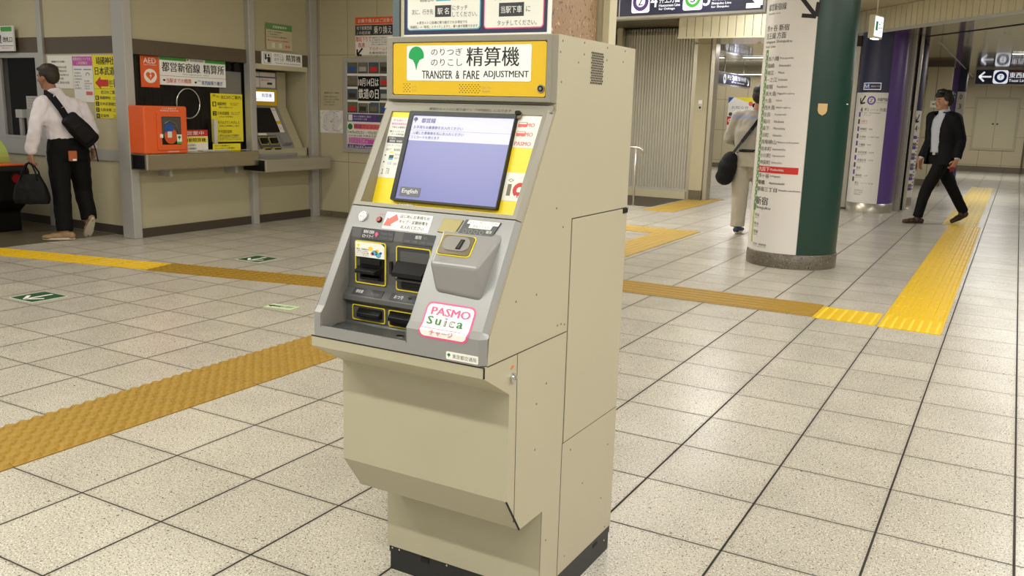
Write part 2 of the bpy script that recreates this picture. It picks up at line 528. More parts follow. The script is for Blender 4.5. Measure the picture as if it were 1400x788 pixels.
# --- ticket office, long side facing +X
X2 = -5.55
m = MB()
m.box(X2 - 0.12, X2, 2.34, 4.86, 0.0, 0.09, 'dark_base')
struct('baseboard_office', m)
m = MB()
m.box(X2 - 0.12, X2 - 0.02, 2.33, 4.80, 0.09, 0.83, 'cream_wall_shaded')
m.box(X2 - 0.12, X2 - 0.02, 2.33, 4.80, 1.905, 2.92, 'cream_wall_shaded')
m.box(X2 - 0.02, X2 - 0.012, 2.36, 3.80, 0.79, 0.835, 'aluminium')
struct('wall_office', m)
m = MB()
m.box(X2 - 0.10, X2 - 0.005, 2.34, 4.78, 1.765, 1.905, 'brown_band')
struct('trim_5', m)
# alcove for the small machine
m = MB()
AY0, AY1 = 3.90, 4.745
m.box(-6.35, X2 - 0.02, AY1, AY1 + 0.03, 0.70, 1.80, 'cream_wall_shaded')
m.box(-6.35, X2 - 0.02, AY0 - 0.03, AY0, 0.70, 1.80, 'cream_wall_shaded')
m.box(-6.40, -6.35, AY0 - .03, AY1 + 0.03, 0.70, 1.80, 'cream_wall_shaded')
m.box(-6.40, X2 - 0.02, AY0, AY1, 1.72, 1.80, 'cream_wall_shaded')
m.box(-6.40, X2 - 0.02, AY0, AY1, 0.66, 0.715, 'cream_wall_shaded')
m.box(X2 - 0.02, X2 + 0.005, AY0, AY1, 1.715, 1.77, 'cream_wall')
struct('wall_alcove', m)
# office window: clear pane, dim room behind
m = MB()
m.box(-6.6, -6.56, 2.5, 3.86, 0.8, 1.77, 'dark_gap')
k = 2.46
while k < 3.84:
    m.box(-6.40 + 0.03 * math.sin(k * 40), -6.36 + 0.03 * math.sin(k * 40), k, k + 0.05, 0.85, 1.77, 'matte_black'); k += 0.062
m.box(-6.5, X2 - 0.1, 2.46, 3.84, 0.78, 0.83, 'dark_base')
m.box(-6.6, X2 - 0.08, 2.42, 3.86, 1.772, 1.80, 'dark_base'); m.box(-6.6, X2 - 0.08, 2.42, 2.46, .8, 1.77, 'dark_base'); m.box(-6.6, X2 - 0.08, 3.835, 3.865, .8, 1.77, 'dark_base')
struct('wall_office_room', m)
m = MB(); m.box(X2 - 0.075, X2 - 0.067, 2.34, 3.82, 0.83, 1.77, 'glass_dark')
struct('window_1', m)
# office short side facing -Y
Y1 = 2.38
m = MB()
m.box(-12, -5.66, Y1, Y1 + 0.1, 0.0, 0.09, 'dark_base'); struct('baseboard_front', m)
m = MB()
m.box(-6.95, -5.66, Y1, Y1 + 0.1, 0.09, 2.92, 'cream_wall')
m.box(-12, -6.95, Y1, Y1 + 0.1, 0.09, 0.76, 'cream_wall')
m.box(-12, -6.95, Y1, Y1 + 0.1, 1.94, 2.92, 'cream_wall')
struct('wall_front', m)
m = MB()
m.box(-12, -5.66, Y1 - 0.008, Y1 + 0.02, 1.775, 1.935, 'brown_band'); struct('trim_6', m)
m = MB()
m.box(-6.92, -5.66, Y1 - 0.02, Y1 + 0.02, 0.735, 0.845, 'aluminium')
m.box(-12, -6.92, Y1 - 0.02, Y1 + 0.02, 0.735, 0.925, 'aluminium')
struct('trim_7', m)
m = MB()
m.box(-7.0, -6.92, Y1 - 0.035, Y1 + 0.03, 0.0, 2.92, 'aluminium'); struct('trim_8', m, bevel=0.004)
m = MB()
FW = front(0, Y1 - 0.025)
m.ring(FW, [(-7.75, .905), (-6.96, .905), (-6.96, 1.785), (-7.75, 1.785)], [(-7.69, .93), (-7.075, .93), (-7.075, 1.735), (-7.69, 1.735)], -0.03, 0.0, 'aluminium')
m.box(-7.69, -7.075, Y1, Y1 + 0.006, .925, 1.74, 'glass_clear')
struct('window_2', m)
m = MB()
m.box(-8.0, -6.95, Y1 + 0.55, Y1 + 0.58, 0.85, 1.95, 'dark_base')
m.box(-6.98, -6.95, Y1 + 0.1, Y1 + 0.58, 0.84, 1.95, 'dark_base'); m.box(-8.0, -6.95, Y1 + 0.1, Y1 + 0.58, 1.95, 2.0, 'dark_base'); m.box(-8.0, -7.95, Y1 + 0.1, Y1 + 0.58, .84, 2.0, 'dark_base')
m.box(-12, -7.76, Y1 + 0.02, Y1 + 0.1, 0.9, 1.95, 'aluminium')
struct('wall_window_back', m)
m = MB(); m.box(-8.0, -6.95, Y1 + 0.1, Y1 + 0.55, 0.84, 0.92, 'dark_base'); struct('trim_14', m)
# corner and side posts
for nm, (x0, x1, y0, y1) in (('trim_9', (-5.70, -5.53, 2.255, 2.35)), ('trim_10', (-5.60, -5.505, 3.80, 3.885)), ('trim_11', (-5.62, -5.505, 4.765, 4.885))):
    m = MB(); m.box(x0, x1, y0, y1, 0.0, 2.92, 'aluminium'); struct(nm, m, bevel=0.006)
# wall behind the posters
m = MB(); m.box(-5.62, -2.0, 4.90, 5.02, 0.0, 2.92, 'cream_panel'); struct('wall_left', m)
m = MB(); m.box(-5.50, -2.0, 4.885, 4.90, 0.0, 0.075, 'granite_skirt'); struct('baseboard_left', m)
# return of that wall, toward the shutter
m = MB(); m.box(-4.9, -4.8, 5.02, 10.7, 0.0, 2.92, 'cream_panel'); struct('wall_shutter_side', m)

# --- steel shutter, its kerb and the cream jamb
m = MB()
m.box(-4.85, -2.72, 10.64, 10.70, 0.0, 2.75, 'dark_gap')
vs = []; fs = []; k = -4.8; i = 0
while k < -2.75:
    for dx, yy in ((0.0, 10.60), (0.016, 10.575), (0.030, 10.575), (0.042, 10.60)):
        vs += [(k + dx, yy, 0.16), (k + dx, yy, 2.71)]
    k += 0.047
n = len(vs) // 2
fs = [(2 * j, 2 * j + 2, 2 * j + 3, 2 * j + 1) for j in range(n - 1)]
m.add(vs, fs, 'shutter_steel')
m.box(-4.85, -2.72, 10.55, 10.62, 0.12, 0.165, 'aluminium')
m.box(-2.765, -2.70, 10.53, 10.66, 0.0, 2.45, 'stainless')
struct('wall_shutter', m)
m = MB(); m.box(-4.85, -2.75, 10.50, 10.7, 0.0, 0.12, 'cream_wall'); struct('baseboard_shutter', m)
m = MB(); m.box(-4.6, -2.76, 8.98, 10.5, 0.0, 0.004, 'dark_base'); struct('floor_shutter', m)
m = MB()
m.box(-2.70, -2.49, 10.52, 10.78, 0.16, 2.46, 'cream_wall')
m.box(-2.70, -2.49, 10.515, 10.78, 0.0, 0.16, 'granite_skirt')
m.box(-2.49, -2.42, 10.56, 10.78, 0.0, 2.46, 'stainless')
struct('wall_jamb', m, bevel=0.004)
m = MB(); m.box(-4.02, -3.93, 10.38, 10.46, 0.0, 2.70, 'cream_wall'); struct('trim_12', m)
# --- passage beyond, and far walls
m = MB(); m.box(-9, -1.0, 20.4, 20.5, 0.0, 2.62, 'far_panel'); struct('wall_passage', m)
m = MB(); m.box(-9, -1.0, 20.38, 20.4, 0.0, 0.12, 'granite_skirt'); struct('baseboard_passage', m)
m = MB(); m.box(-1.0, -0.9, 13.5, 25.6, 0.0, 2.62, 'far_panel'); struct('wall_divider', m)
m = MB()
m.box(-1.0, 7, 25.5, 25.62, 0.0, 2.62, 'far_panel'); struct('wall_back', m)
m = MB(); m.box(-0.9, 7, 25.46, 25.5, 0.0, 0.16, 'granite_skirt'); struct('baseboard_back', m)
m = MB(); m.box(1.99, 2.03, 25.40, 25.47, 0.0, 2.6, 'brown_band'); struct('trim_13', m)
m = MB(); m.box(7.0, 7.1, -9, 25.6, 0.0, ZC, 'far_panel'); struct('wall_right', m)

# --- tactile paving
def domes(mb, x0, x1, y0, y1, pitch, r, h, mt):
    nx = max(1, round((x1 - x0) / pitch)); ny = max(1, round((y1 - y0) / pitch))
    for i in range(nx):
        for j in range(ny):
            cx = x0 + (i + .5) * (x1 - x0) / nx; cy = y0 + (j + .5) * (y1 - y0) / ny
            b = [(cx + r * math.cos(t * PI / 5), cy + r * math.sin(t * PI / 5), 0.004) for t in range(10)]
            c = [(cx + r * .62 * math.cos(t * PI / 5), cy + r * .62 * math.sin(t * PI / 5), 0.004 + h) for t in range(10)]
            mb.add(b + c, [(t, (t + 1) % 10, 10 + (t + 1) % 10, 10 + t) for t in range(10)] + [tuple(range(10, 20))], mt)
def bars(mb, F, a0, a1, b0, b1, n, L, mt, w=0.024, gap=0.03, h=0.005):
    """raised bars along b, n across"""
    k = b0
    while k < b1 - 0.05:
        for i in range(n):
            c = a0 + (i + .5) * (a1 - a0) / n
            e = min(b1, k + L) - gap
            lo, hi = 0.004, 0.004 + h
            mb.hexa([F.m(c - w / 2, k, lo), F.m(c + w / 2, k, lo), F.m(c + w / 2, e, lo), F.m(c - w / 2, e, lo),
                     F.m(c - w / 3, k + .008, hi), F.m(c + w / 3, k + .008, hi), F.m(c + w / 3, e - .008, hi), F.m(c - w / 3, e - .008, hi)], mt)
        k += L
def paving(name, label, mb, group=None):
    return tag(mb.build(name), label, 'tactile paving', group)
m = MB(); m.box(-1.612, -1.193, -2.6, 2.4, 0, 0.004, 'tactile_old'); domes(m, -1.612, -1.193, -2.6, 0.55, 0.060, 0.0285, 0.012, 'tactile_old')
for k in range(13):
    m.box(-1.612, -1.193, -2.402 + 0.4 * k, -2.398 + 0.4 * k, 0.004, 0.0043, 'dark_base')
paving('tactile_paving', 'worn mustard dotted tactile paving strip running beside the fare machine', m)
m = MB(); m.box(-1.66, -1.26, 3.3, 6.2, 0, 0.004, 'tactile_worn'); m.box(-2.25, -1.26, 6.2, 6.68, 0, 0.004, 'tactile_worn')
domes(m, -1.66, -1.26, 4.0, 6.2, 0.0667, 0.025, 0.005, 'tactile_worn'); domes(m, -2.25, -1.26, 6.2, 6.68, 0.0667, 0.025, 0.005, 'tactile_worn')
paving('tactile_paving', 'T-shaped patch of faded dotted tactile paving between machine and steel shutter', m)
m = MB(); m.box(-2.70, -2.24, 8.5, 11.0, 0, 0.004, 'tactile_worn'); domes(m, -2.70, -2.24, 8.5, 11.0, 0.0667, 0.025, 0.005, 'tactile_worn')
paving('tactile_paving', 'dull orange tactile patch in the opening beside the cream jamb', m)
# booth strip, slightly askew to the tiles
p0, p1 = Vector((-7.4, 0.72, 0)), Vector((-2.05, 1.84, 0))
u = (p1 - p0).normalized()
F = Fr(p0, Vector((-u.y, u.x, 0)) * -1, u)
LL = (p1 - p0).length
brk = 3.35
m = MB(); m.fbox(F, -0.15, 0.15, 0, brk, 0, 0.004, 'tactile_new'); bars(m, F, -0.15, 0.15, 0, brk, 5, 0.3, 'tactile_new')
paving('tactile_paving', 'bright yellow barred tactile strip in front of the ticket office', m)
m = MB(); m.fbox(F, -0.17, 0.17, brk + .003, LL, 0, 0.004, 'tactile_old')
for i in range(5):
    for j in range(int((LL - brk) / 0.066)):
        a, b = -0.17 + (i + .5) * .068, brk + (j + .5) * .066
        pts = [(a + .025 * math.cos(t * PI / 5), b + .025 * math.sin(t * PI / 5)) for t in range(10)]
        m.fslab(F, pts, 0.004, 0.009, 'tactile_old')
paving('tactile_paving', 'mustard dotted strip continuing from the office strip toward the fare machine', m)
m = MB(); m.box(-1.19, 0.765, 2.82, 3.27, 0, 0.004, 'tactile_old')
Fx = Fr((0, 0, 0), (0, 1, 0), (1, 0, 0))
for i in range(5):
    c = 2.82 + (i + .5) * .09
    m.hexa([(-1.19, c - .018, .004), (.76, c - .018, .004), (.76, c + .018, .004), (-1.19, c + .018, .004), (-1.19, c - .012, .009), (.76, c - .012, .009), (.76, c + .012, .009), (-1.19, c + .012, .009)], 'tactile_old')
paving('tactile_paving', 'mustard tactile strip with long ribs in front of the green column', m)
m = MB(); m.box(0.77, 1.175, 2.79, 3.21, 0, 0.004, 'tactile_new'); bars(m, FL, 0.77, 1.175, 2.79, 3.21, 6, 0.42, 'yellow_bar', h=0.003, w=0.018)
paving('tactile_paving', 'single bright yellow tactile tile joining the ribbed strip and the long runway', m)
m = MB(); m.box(1.19, 1.572, 2.77, 9.7, 0, 0.004, 'tactile_new'); bars(m, FL, 1.19, 1.572, 2.77, 3.17, 7, 0.4, 'yellow_bar', h=0.003, w=0.018); bars(m, FL, 1.19, 1.572, 3.17, 9.7, 6, 0.4, 'tactile_new', w=0.036, gap=0.02)
paving('tactile_paving', 'long bright yellow tactile runway leading to the walking businessman', m)
m = MB(); m.box(1.10, 1.52, 9.7, 18.2, 0, 0.004, 'tactile_far'); bars(m, FL, 1.10, 1.52, 9.7, 18.2, 6, 0.4, 'tactile_far', w=0.036, gap=0.02)
paving('tactile_paving', 'paler yellow tactile runway behind the walking businessman', m)
# ------------------------------------------------------------------ the fare adjustment machine
mat('machine_cream', (176, 169, 146), 0.42, var=0.03, scale=3, spec=0.4)
mat('machine_seam', (58, 50, 38), 0.8, var=0)
mat('machine_beige', (142, 136, 123), 0.38, var=0.04, scale=6)
mat('machine_grey', (142, 140, 139), 0.28, var=0.05, scale=6)
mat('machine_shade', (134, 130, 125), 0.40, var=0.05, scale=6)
mat('slot_grey', (82, 81, 80), 0.42, var=0.05, scale=8)
mat('slot_label', (56, 56, 60), 0.4, var=0.02)
mat('tray_grey', (76, 76, 76), 0.28, var=0.05, scale=8)
mat('machine_yellow', (226, 184, 34), 0.4, var=0.03)
mat('panel_yellow', (240, 210, 32), 0.4, var=0.02, emit=0.08)
mat('outline_yellow', (222, 200, 44), 0.45, var=0.02)
mat('plinth_black', (34, 34, 36), 0.5, var=0.1)
mat('screen_blue', (96, 97, 150), 0.3, var=0, emit=0.55)
mat('screen_pale', (168, 167, 200), 0.3, var=0, emit=0.58)
mat('screen_line', (140, 138, 190), 0.35, var=0, emit=0.5)
mat('screen_button', (82, 82, 92), 0.35, var=0, emit=0.25)
mat('screen_text', (60, 60, 84), 0.35, var=0, emit=0.15)
mat('sign_white', (236, 236, 232), 0.35, var=0.04, scale=9, emit=0.10)
mat('chrome', (214, 214, 214), 0.15, metal=1.0, var=0.02)
mat('satin_metal', (170, 164, 152), 0.3, metal=0.9, var=0.05)
mat('gold_plate', (134, 122, 74), 0.35, metal=0.3, var=0.06)
mat('sensor_dark', (40, 18, 16), .2, var=0)
mat('led_red', (140, 20, 24), 0.25, var=0.1)
mat('rivet', (120, 108, 88), 0.5, var=0)
mat('grime', (150, 138, 116), 0.7, var=0.1)

M0, M1 = 0.396, 0.896
MX = thing('fare_adjustment_machine', 'large cream and grey fare adjustment machine with yellow lit header and touch screen', 'ticket machine', (0.646, -1.2, 0))
# black plinth
m = MB()
m.box(M0 + .004, M1 - .003, -1.438, -0.980, 0.0, 0.054, 'plinth_black')
m.box(M0 + .002, M1 - .001, -1.441, -0.978, 0.056, 0.079, 'plinth_black')
for x in (0.41, 0.435, 0.6, 0.85):
    m.disc(front(x, -1.442, 0.07), 0, 0, 0.003, 0, 0.001, 'chrome', 8)
for y in (-1.30, -1.28, -1.02):
    m.disc(side(M1, y, 0.045), 0, 0, 0.003, -0.004, 0.001, 'chrome', 8)
m.box(0.512, 0.538, -1.4445, -1.438, 0.058, 0.068, 'dark_gap')
m.box(M1 - .005, M1 + .0005, -1.10, -1.07, 0.055, 0.064, 'dark_gap')
m.build('plinth', MX, label='black metal plinth')
# cream cabinet: header block, leaning console cheek, lip, chin and foot in one folded profile
prof = [(-.976, .079), (-.976, 1.508), (-1.45, 1.508), (-1.45, 1.335), (-1.735, .841), (-1.741, .774), (-1.753, .7735), (-1.753, .748), (-1.638, .682), (-1.638, .413), (-1.568, .3125), (-1.448, .3125), (-1.448, .079)]
core = [(-.976, .079), (-.976, 1.508), (-1.45, 1.508), (-1.45, 1.345), (-1.40, 1.33), (-1.50, 1.045), (-1.56, 1.04), (-1.59, .7765), (-1.741, .7755), (-1.753, .7735), (-1.753, .748), (-1.638, .682), (-1.638, .413), (-1.568, .3125), (-1.448, .3125), (-1.448, .079)]
m = MB(); m.prism(prof[::-1], M1 - .022, M1, 'machine_cream'); m.prism(prof[::-1], M0 + .001, M0 + .028, 'machine_cream'); m.prism(core[::-1], M0 + .028, M1 - .022, 'machine_cream')
m.build('cabinet', MX)
# seams, as slim dark joints let into the cheeks
m = MB()
Sd = side(M1, 0, 0)
def seam(F, p, q, wd, mt='machine_seam', c1=0.0006):
    p = Vector(p); q = Vector(q); dv = (q - p).normalized(); nv = Vector((-dv.y, dv.x)) * wd / 2
    m.fslab(F, [tuple(p - nv), tuple(q - nv), tuple(q + nv), tuple(p + nv)], -0.002, c1, mt)
seam(Sd, (-1.741, .7735), (-1.346, .7735), .0024)
seam(Sd, (-1.344, .079), (-1.344, .466), .002)
seam(Sd, (-1.605, .772), (-1.598, .345), .0016)
seam(Sd, (-1.5680, .3125), (-1.638, .413), .0045, 'dark_gap')
seam(Sd, (-1.7535, .772), (-1.7535, .749), .004, 'dark_gap')
seam(front(0, -1.753), (M0, .7735), (M1, .7735), .003)
seam(Sd, (-1.448, .3125), (-1.448, .079), .0015, 'grime')
seam(Sd, (-1.452, 1.335), (-1.735, .843), .003, 'grime')
m.build('panel_seam', MX, label='dark panel joints')
# side service door
m = MB()
m.fbox(Sd, -1.343, -0.979, .463, 1.068, -0.004, 0.0004, 'machine_seam')
m.fbox(Sd, -1.340, -0.981, .4665, 1.0645, -0.002, 0.0022, 'machine_cream')
dr = m.build('door', MX, bevel=0.0012, label='cream side service door')
m = MB(); m.fbox(Sd, -1.012, -0.980, 1.052, 1.066, 0.001, 0.0045, 'black')
m.build('latch', dr, label='small black latch')
# ventilation holes
m = MB()
m.fbox(Sd, -1.270, -1.194, 1.402, 1.480, -0.002, 0.0006, 'machine_cream')
for j in range(13):
    for i in range(9):
        a = -1.267 + .0083 * i + (.0041 if j % 2 else 0); b = 1.405 + .0061 * j
        if a < -1.196:
            m.disc(Sd, a + .002, b, .0031, 0, .001, 'matte_black', 6)
m.build('vent_grille', MX, label='perforated ventilation patch')
for y, z in ((-1.43, 1.494), (-1.31, 1.499), (-1.17, 1.497), (-1.05, 1.497), (-1.44, 1.468), (-1.31, 1.471), (-1.17, 1.466), (-1.06, 1.468), (-1.43, 1.40), (-1.34, 1.45), (-1.43, 1.10), (-1.39, 1.05), (-1.52, .90), (-1.33, .60), (-1.29, .43), (-1.50, .62), (-1.2, .30), (-1.42, .22), (-1.06, .20), (-1.02, .09), (-1.03, .36), (-1.3, .12), (-1.62, .9), (-1.40, .80), (-1.38, .80), (-1.36, .795), (-1.30, .785), (-1.45, .66), (-1.5, .5)):
    m = MB(); m.disc(Sd, y, z, .0028, 0, .0008, 'rivet', 7); m.build('screw', MX, label='small side screw')
# lock on the lip, with its orange mark
m = MB()
m.disc(Sd, -1.628, .722, .011, 0, .006, 'chrome', 16); m.disc(Sd, -1.628, .722, .0075, .006, .010, 'chrome', 16); m.fbox(Sd, -1.629, -1.627, .717, .727, .010, .0103, 'dark_gap')
lk = m.build('key_lock', MX, label='chrome key lock')
m = MB(); m.ring(Sd, arc(-1.627, .742, .008, .6, 3.2, 6), arc(-1.627, .742, .0045, .6, 3.2, 6), 0, .0006, 'orange'); m.build('lock_mark', lk, label='orange mark above the lock')

# header frame
HF = front(M0, -1.450)
m = MB()
o1 = [(0.0, 1.350), (.5, 1.350), (.5, 1.508), (0.0, 1.508)]
o2 = [(.012, 1.352), (.488, 1.352), (.488, 1.5075), (.012, 1.5075)]
inn = rr(.031, .478, 1.362, 1.4925, .006, 1)
m.hexa([HF.m(0, 1.348, .0002), HF.m(.5, 1.348, .0002), HF.m(.5, 1.508, .0002), HF.m(0, 1.508, .0002), HF.m(.012, 1.351, .010), HF.m(.488, 1.351, .010), HF.m(.488, 1.5072, .010), HF.m(.012, 1.5072, .010)], 'machine_beige')
q = [(.012, 1.351), (.488, 1.351), (.488, 1.5072), (.012, 1.5072)]
q2 = [(.031, 1.362), (.478, 1.362), (.478, 1.4925), (.031, 1.4925)]
m.ring(HF, q, q2, .008, .018, 'machine_beige')
m.build('header_frame', MX, bevel=0.002)
m = MB(); m.fslab(HF, rr(.0325, .4765, 1.3635, 1.491, .006), .009, .0155, 'machine_yellow')
hp = m.build('header_panel', MX, label='yellow header panel')
m = MB(); m.fslab(HF, rr(.076, .437, 1.3985, 1.4845, .004, 3), .0150, .0166, 'sign_white')
sp = m.build('sign_panel', hp, label='backlit white sign on the yellow header')
m = MB()
m.fpoly(HF, leaf_pts(.1055, 1.459, .0235), .0169, 'leaf_green')
m.text(HF, 'のりつぎ', .151, .244, 1.4600, 1.4775, .0169, 'ink'); m.text(HF, 'のりこし', .151, .244, 1.4345, 1.4520, .0169, 'ink')
m.text(HF, '精算機', .256, .405, 1.434, 1.4795, .0169, 'ink', 0.012)
for wd, a, b in (('TRANSFER', .1235, .216), ('&', .2255, .2365), ('FARE', .2475, .2945), ('ADJUSTMENT', .3055, .4315)):
    m.text(HF, wd, a, b, 1.4035, 1.4235, .0169, 'ink', 0.022)
m.build('lettering', hp, label='green leaf and dark characters of the header')
m = MB()
for j in range(5):
    for i in range(5):
        if (i + j) % 2 == 0: m.disc(HF, .066 + .0047 * i, 1.371 + .0047 * j, .0014, .0155, .0158, 'dark_gap', 6)
    for i in range(14):
        if (i + j) % 2 == 0: m.disc(HF, .237 + .0045 * i, 1.371 + .0047 * j, .0014, .0155, .0158, 'dark_gap', 6)
m.text(HF, 'インターホン', .091, .108, 1.380, 1.386, .0157, 'grime'); m.text(HF, 'マイク', .091, .104, 1.371, 1.377, .0157, 'grime')
m.text(HF, 'スピーカー', .302, .330, 1.380, 1.386, .0157, 'grime'); m.text(HF, 'Speaker', .302, .326, 1.371, 1.377, .0157, 'grime')
m.build('speaker_grille', hp, label='two dotted speaker grilles')
m = MB(); m.disc(HF, .4655, 1.3825, .0095, .0155, .019, 'satin_metal', 20); m.disc(HF, .4655, 1.3825, .0068, .019, .0205, 'matte_black', 20); m.disc(HF, .4655, 1.3825, .0035, .0205, .021, 'satin_metal', 12)
m.build('header_lock', hp, label='round header lock')

# slope frame for the console: a across, b up the slope, c outward
sv = Vector((0, .284, .494)).normalized()
SF = Fr((M0, -1.735, .841), (1, 0, 0), sv)
TH = .012
m = MB()
q = [(.0, .276), (.5, .276), (.5, .566), (.0, .566)]
q1 = [(.014, .2775), (.486, .2775), (.486, .563), (.014, .563)]
q2 = [(.034, .287), (.4755, .287), (.4755, .5465), (.034, .5465)]
m.ring(SF, [(.003, .277), (.497, .277), (.497, .565), (.003, .565)], [(.033, .286), (.4765, .286), (.4765, .5475), (.033, .5475)], -.02, -.0005, 'machine_beige')
n4 = 4
vs = [SF.m(a, b, 0.0) for a, b in q] + [SF.m(a, b, TH) for a, b in q1]
m.add(vs, [(i, (i + 1) % 4, 4 + (i + 1) % 4, 4 + i) for i in range(4)], 'machine_beige')
m.ring(SF, q1, q2, 0.0, TH, 'machine_beige')
# ledge and walls of the sunken screen bay
m.add([SF.m(.034, .287, TH), SF.m(.4755, .287, TH), SF.m(.4755, .279, -.045), SF.m(.034, .279, -.045)], [(0, 1, 2, 3)], 'machine_shade')
m.add([SF.m(.0345, .287, TH - .001), SF.m(.0345, .5465, TH - .001), SF.m(.0345, .5465, -.01), SF.m(.0345, .279, -.045)], [(0, 1, 2, 3)], 'machine_beige')
m.add([SF.m(.475, .287, TH - .001), SF.m(.475, .5465, TH - .001), SF.m(.475, .5465, -.01), SF.m(.475, .279, -.045)], [(0, 1, 2, 3)], 'machine_beige')
# hood strip under the header
m.fslab(SF, [(.004, .556), (.496, .556), (.496, .574), (.004, .574)], -.02, TH * .8, 'machine_beige')
sc = m.build('screen_surround', MX, label='beige screen surround')
m = MB(); m.text(SF, '都営からメトロに乗り継ぐと「70円割引」になります', .149, .388, .5520, .5600, TH + .0008, 'soft_ink', .01)
m.build('lettering', sc, label='slim line of small print above the screen')
IF = Fr((M0, -1.564, 1.072), (1, 0, 0), (0, .358, .934))
m = MB(); m.fslab(IF, [(.029, .0), (.4775, .0), (.4775, .27), (.029, .27)], -.012, 0.0, 'panel_yellow')
yp = m.build('backing_panel', sc, label='yellow panel around the screen')
m = MB()
m.fslab(IF, rr(.099, .410, .0265, .263, .004, 2), -.002, .011, 'black')
m.ring(IF, rr(.099, .410, .0265, .263, .004, 2), rr(.112, .4075, .0315, .252, .002, 2), .0105, .0145, 'black')
bz = m.build('bezel', MX, label='black screen bezel')
m = MB()
g = .0115
m.frect(IF, (.112), .4075, .0315, .186, g, 'screen_blue'); m.frect(IF, .112, .4075, .186, .252, g, 'screen_pale'); m.frect(IF, .115, .406, .2125, .2135, g + .0003, 'screen_line')
ds = m.build('display', MX, label='lit lavender touch screen')
m = MB()
m.fslab(IF, leaf_pts(.1215, .241, .0062), g + .0002, g + .0006, 'screen_text')
m.text(IF, '都営線', .140, .183, .233, .2455, g + .0006, 'screen_text', .012)
m.text(IF, 'お手持ちの乗車券をお入れください', .120, .268, .2165, .2255, g + .0006, 'screen_text', .006)
m.text(IF, '入場した乗車券を先にお入れください', .120, .274, .2015, .2100, g + .0006, 'screen_text', .006)
m.text(IF, 'ＩＣカードも使えます', .120, .205, .1905, .1985, g + .0006, 'screen_text', .006)
m.fslab(IF, [(.122, .0395), (.184, .0395), (.184, .0635), (.122, .0635)], g + .0002, g + .0008, 'screen_button'); m.text(IF, 'English', .129, .177, .0445, .0585, g + .0012, 'white')
m.build('lettering', ds, label='dark screen text and English button')
# papers beside the screen
m = MB()
m.fslab(IF, [(.032, .0865), (.097, .0865), (.097, .249), (.032, .249)], .0002, .0008, 'paper')
c = .0012
m.text(IF, '京王線から', .044, .084, .238, .2445, c, 'magenta'); m.text(IF, '都営新宿線経由', .041, .087, .2285, .2350, c, 'magenta')
m.text(IF, 'で来たお客様は', .043, .087, .2190, .2255, c, 'soft_ink'); m.text(IF, '●きっぷを入れ', .041, .086, .2080, .2140, c, 'soft_ink'); m.text(IF, 'データ表示後', .047, .086, .2000, .2060, c, 'soft_ink')
m.fslab(IF, [(.038, .1795), (.090, .1795), (.090, .1970), (.038, .1970)], .0008, .0011, 'slot_label')
m.text(IF, '京王線から', .042, .064, .1895, .1950, .0014, 'white'); m.text(IF, '都営線・新宿線', .046, .086, .1820, .1875, .0014, 'white')
m.add([IF.m(.090, .186, .0014), IF.m(.090, .194, .0014), IF.m(.0955, .190, .0014)], [(0, 1, 2)], 'red')
m.text(IF, 'にタッチして下さい', .041, .088, .170, .176, c, 'grey_ink'); m.text(IF, '続けて', .042, .058, .158, .165, c, 'soft_ink'); m.text(IF, '乗る駅名', .066, .086, .158, .165, c, 'soft_ink')
m.frect(IF, .056, .066, .153, .157, c, 'yellow_poster'); m.frect(IF, .055, .069, .134, .144, c, 'cyan'); m.frect(IF, .056, .070, .139, .147, c + .0002, 'slot_label')
m.text(IF, '例えば', .072, .088, .146, .152, c, 'grey_ink'); m.text(IF, 'を押す', .073, .087, .136, .142, c, 'grey_ink'); m.text(IF, '●', .041, .045, .144, .148, c, 'ink'); m.text(IF, '●', .041, .045, .126, .130, c, 'ink')
m.text(IF, '次に駅', .055, .068, .121, .129, c, 'cyan'); m.text(IF, 'を選ぶ', .073, .087, .121, .127, c, 'grey_ink')
m.text(IF, '１', .042, .048, .096, .109, c, 'ink', .03); m.text(IF, '７０', .056, .066, .096, .112, c, 'ink', .03)
m.build('paper_card', MX, label='white instruction card beside the screen')
m = MB()
m.fslab(IF, [(.411, .184), (.474, .184), (.474, .266), (.411, .266)], .0002, .0008, 'paper')
for k, b in enumerate((.236, .2125, .189)):
    m.text(IF, 'PASMO', .4140, .4590, b, b + .010, .0012, 'soft_red', .03)
for b in (.2345, .2115):
    m.fslab(IF, rr(.4140, .4385, b + .002, b + .0135, .002, 2), .0012, .0015, 'soft_red'); m.frect(IF, .416, .4365, b + .0085, b + .0118, .0018, 'paper')
    for a in (.418, .4225, .430, .4345): m.disc(IF, a, b + .002, .0018, .0012, .0017, 'soft_red', 10)
m.build('paper_card', MX, label='white card with red transport card wordmarks')
m = MB()
m.fslab(IF, [(.411, .0525), (.474, .0525), (.474, .122), (.411, .122)], .0002, .0008, 'paper')
m.frect(IF, .4205, .4310, .065, .0935, .0012, 'rivet'); m.ring(IF, [(.4265, .0985), (.4345, .103), (.4265, .1075), (.4185, .103)], [(.4265, .1000), (.4320, .103), (.4265, .1060), (.4210, .103)], .0008, .0012, 'grey_ink')
m.ring(IF, arc(.4545, .080, .0185, .7, 5.6, 14), arc(.4545, .080, .0085, .9, 5.4, 14), .0008, .0014, 'red'); m.frect(IF, .444, .474, .0655, .075, .0016, 'red')
for a in (.4475, .4560, .4660): m.disc(IF, a, .064, .0030, .0008, .0018, 'white', 12)
m.build('paper_card', MX, label='white card with brown and red i c mark')
m = MB(); m.fslab(SF, rr(.404, .420, .535, .552, .003), TH, TH + .004, 'rivet'); m.fslab(SF, rr(.405, .419, .543, .552, .003), TH, TH + .010, 'black')
m.build('knob', MX, label='small dark clip at the screen corner')
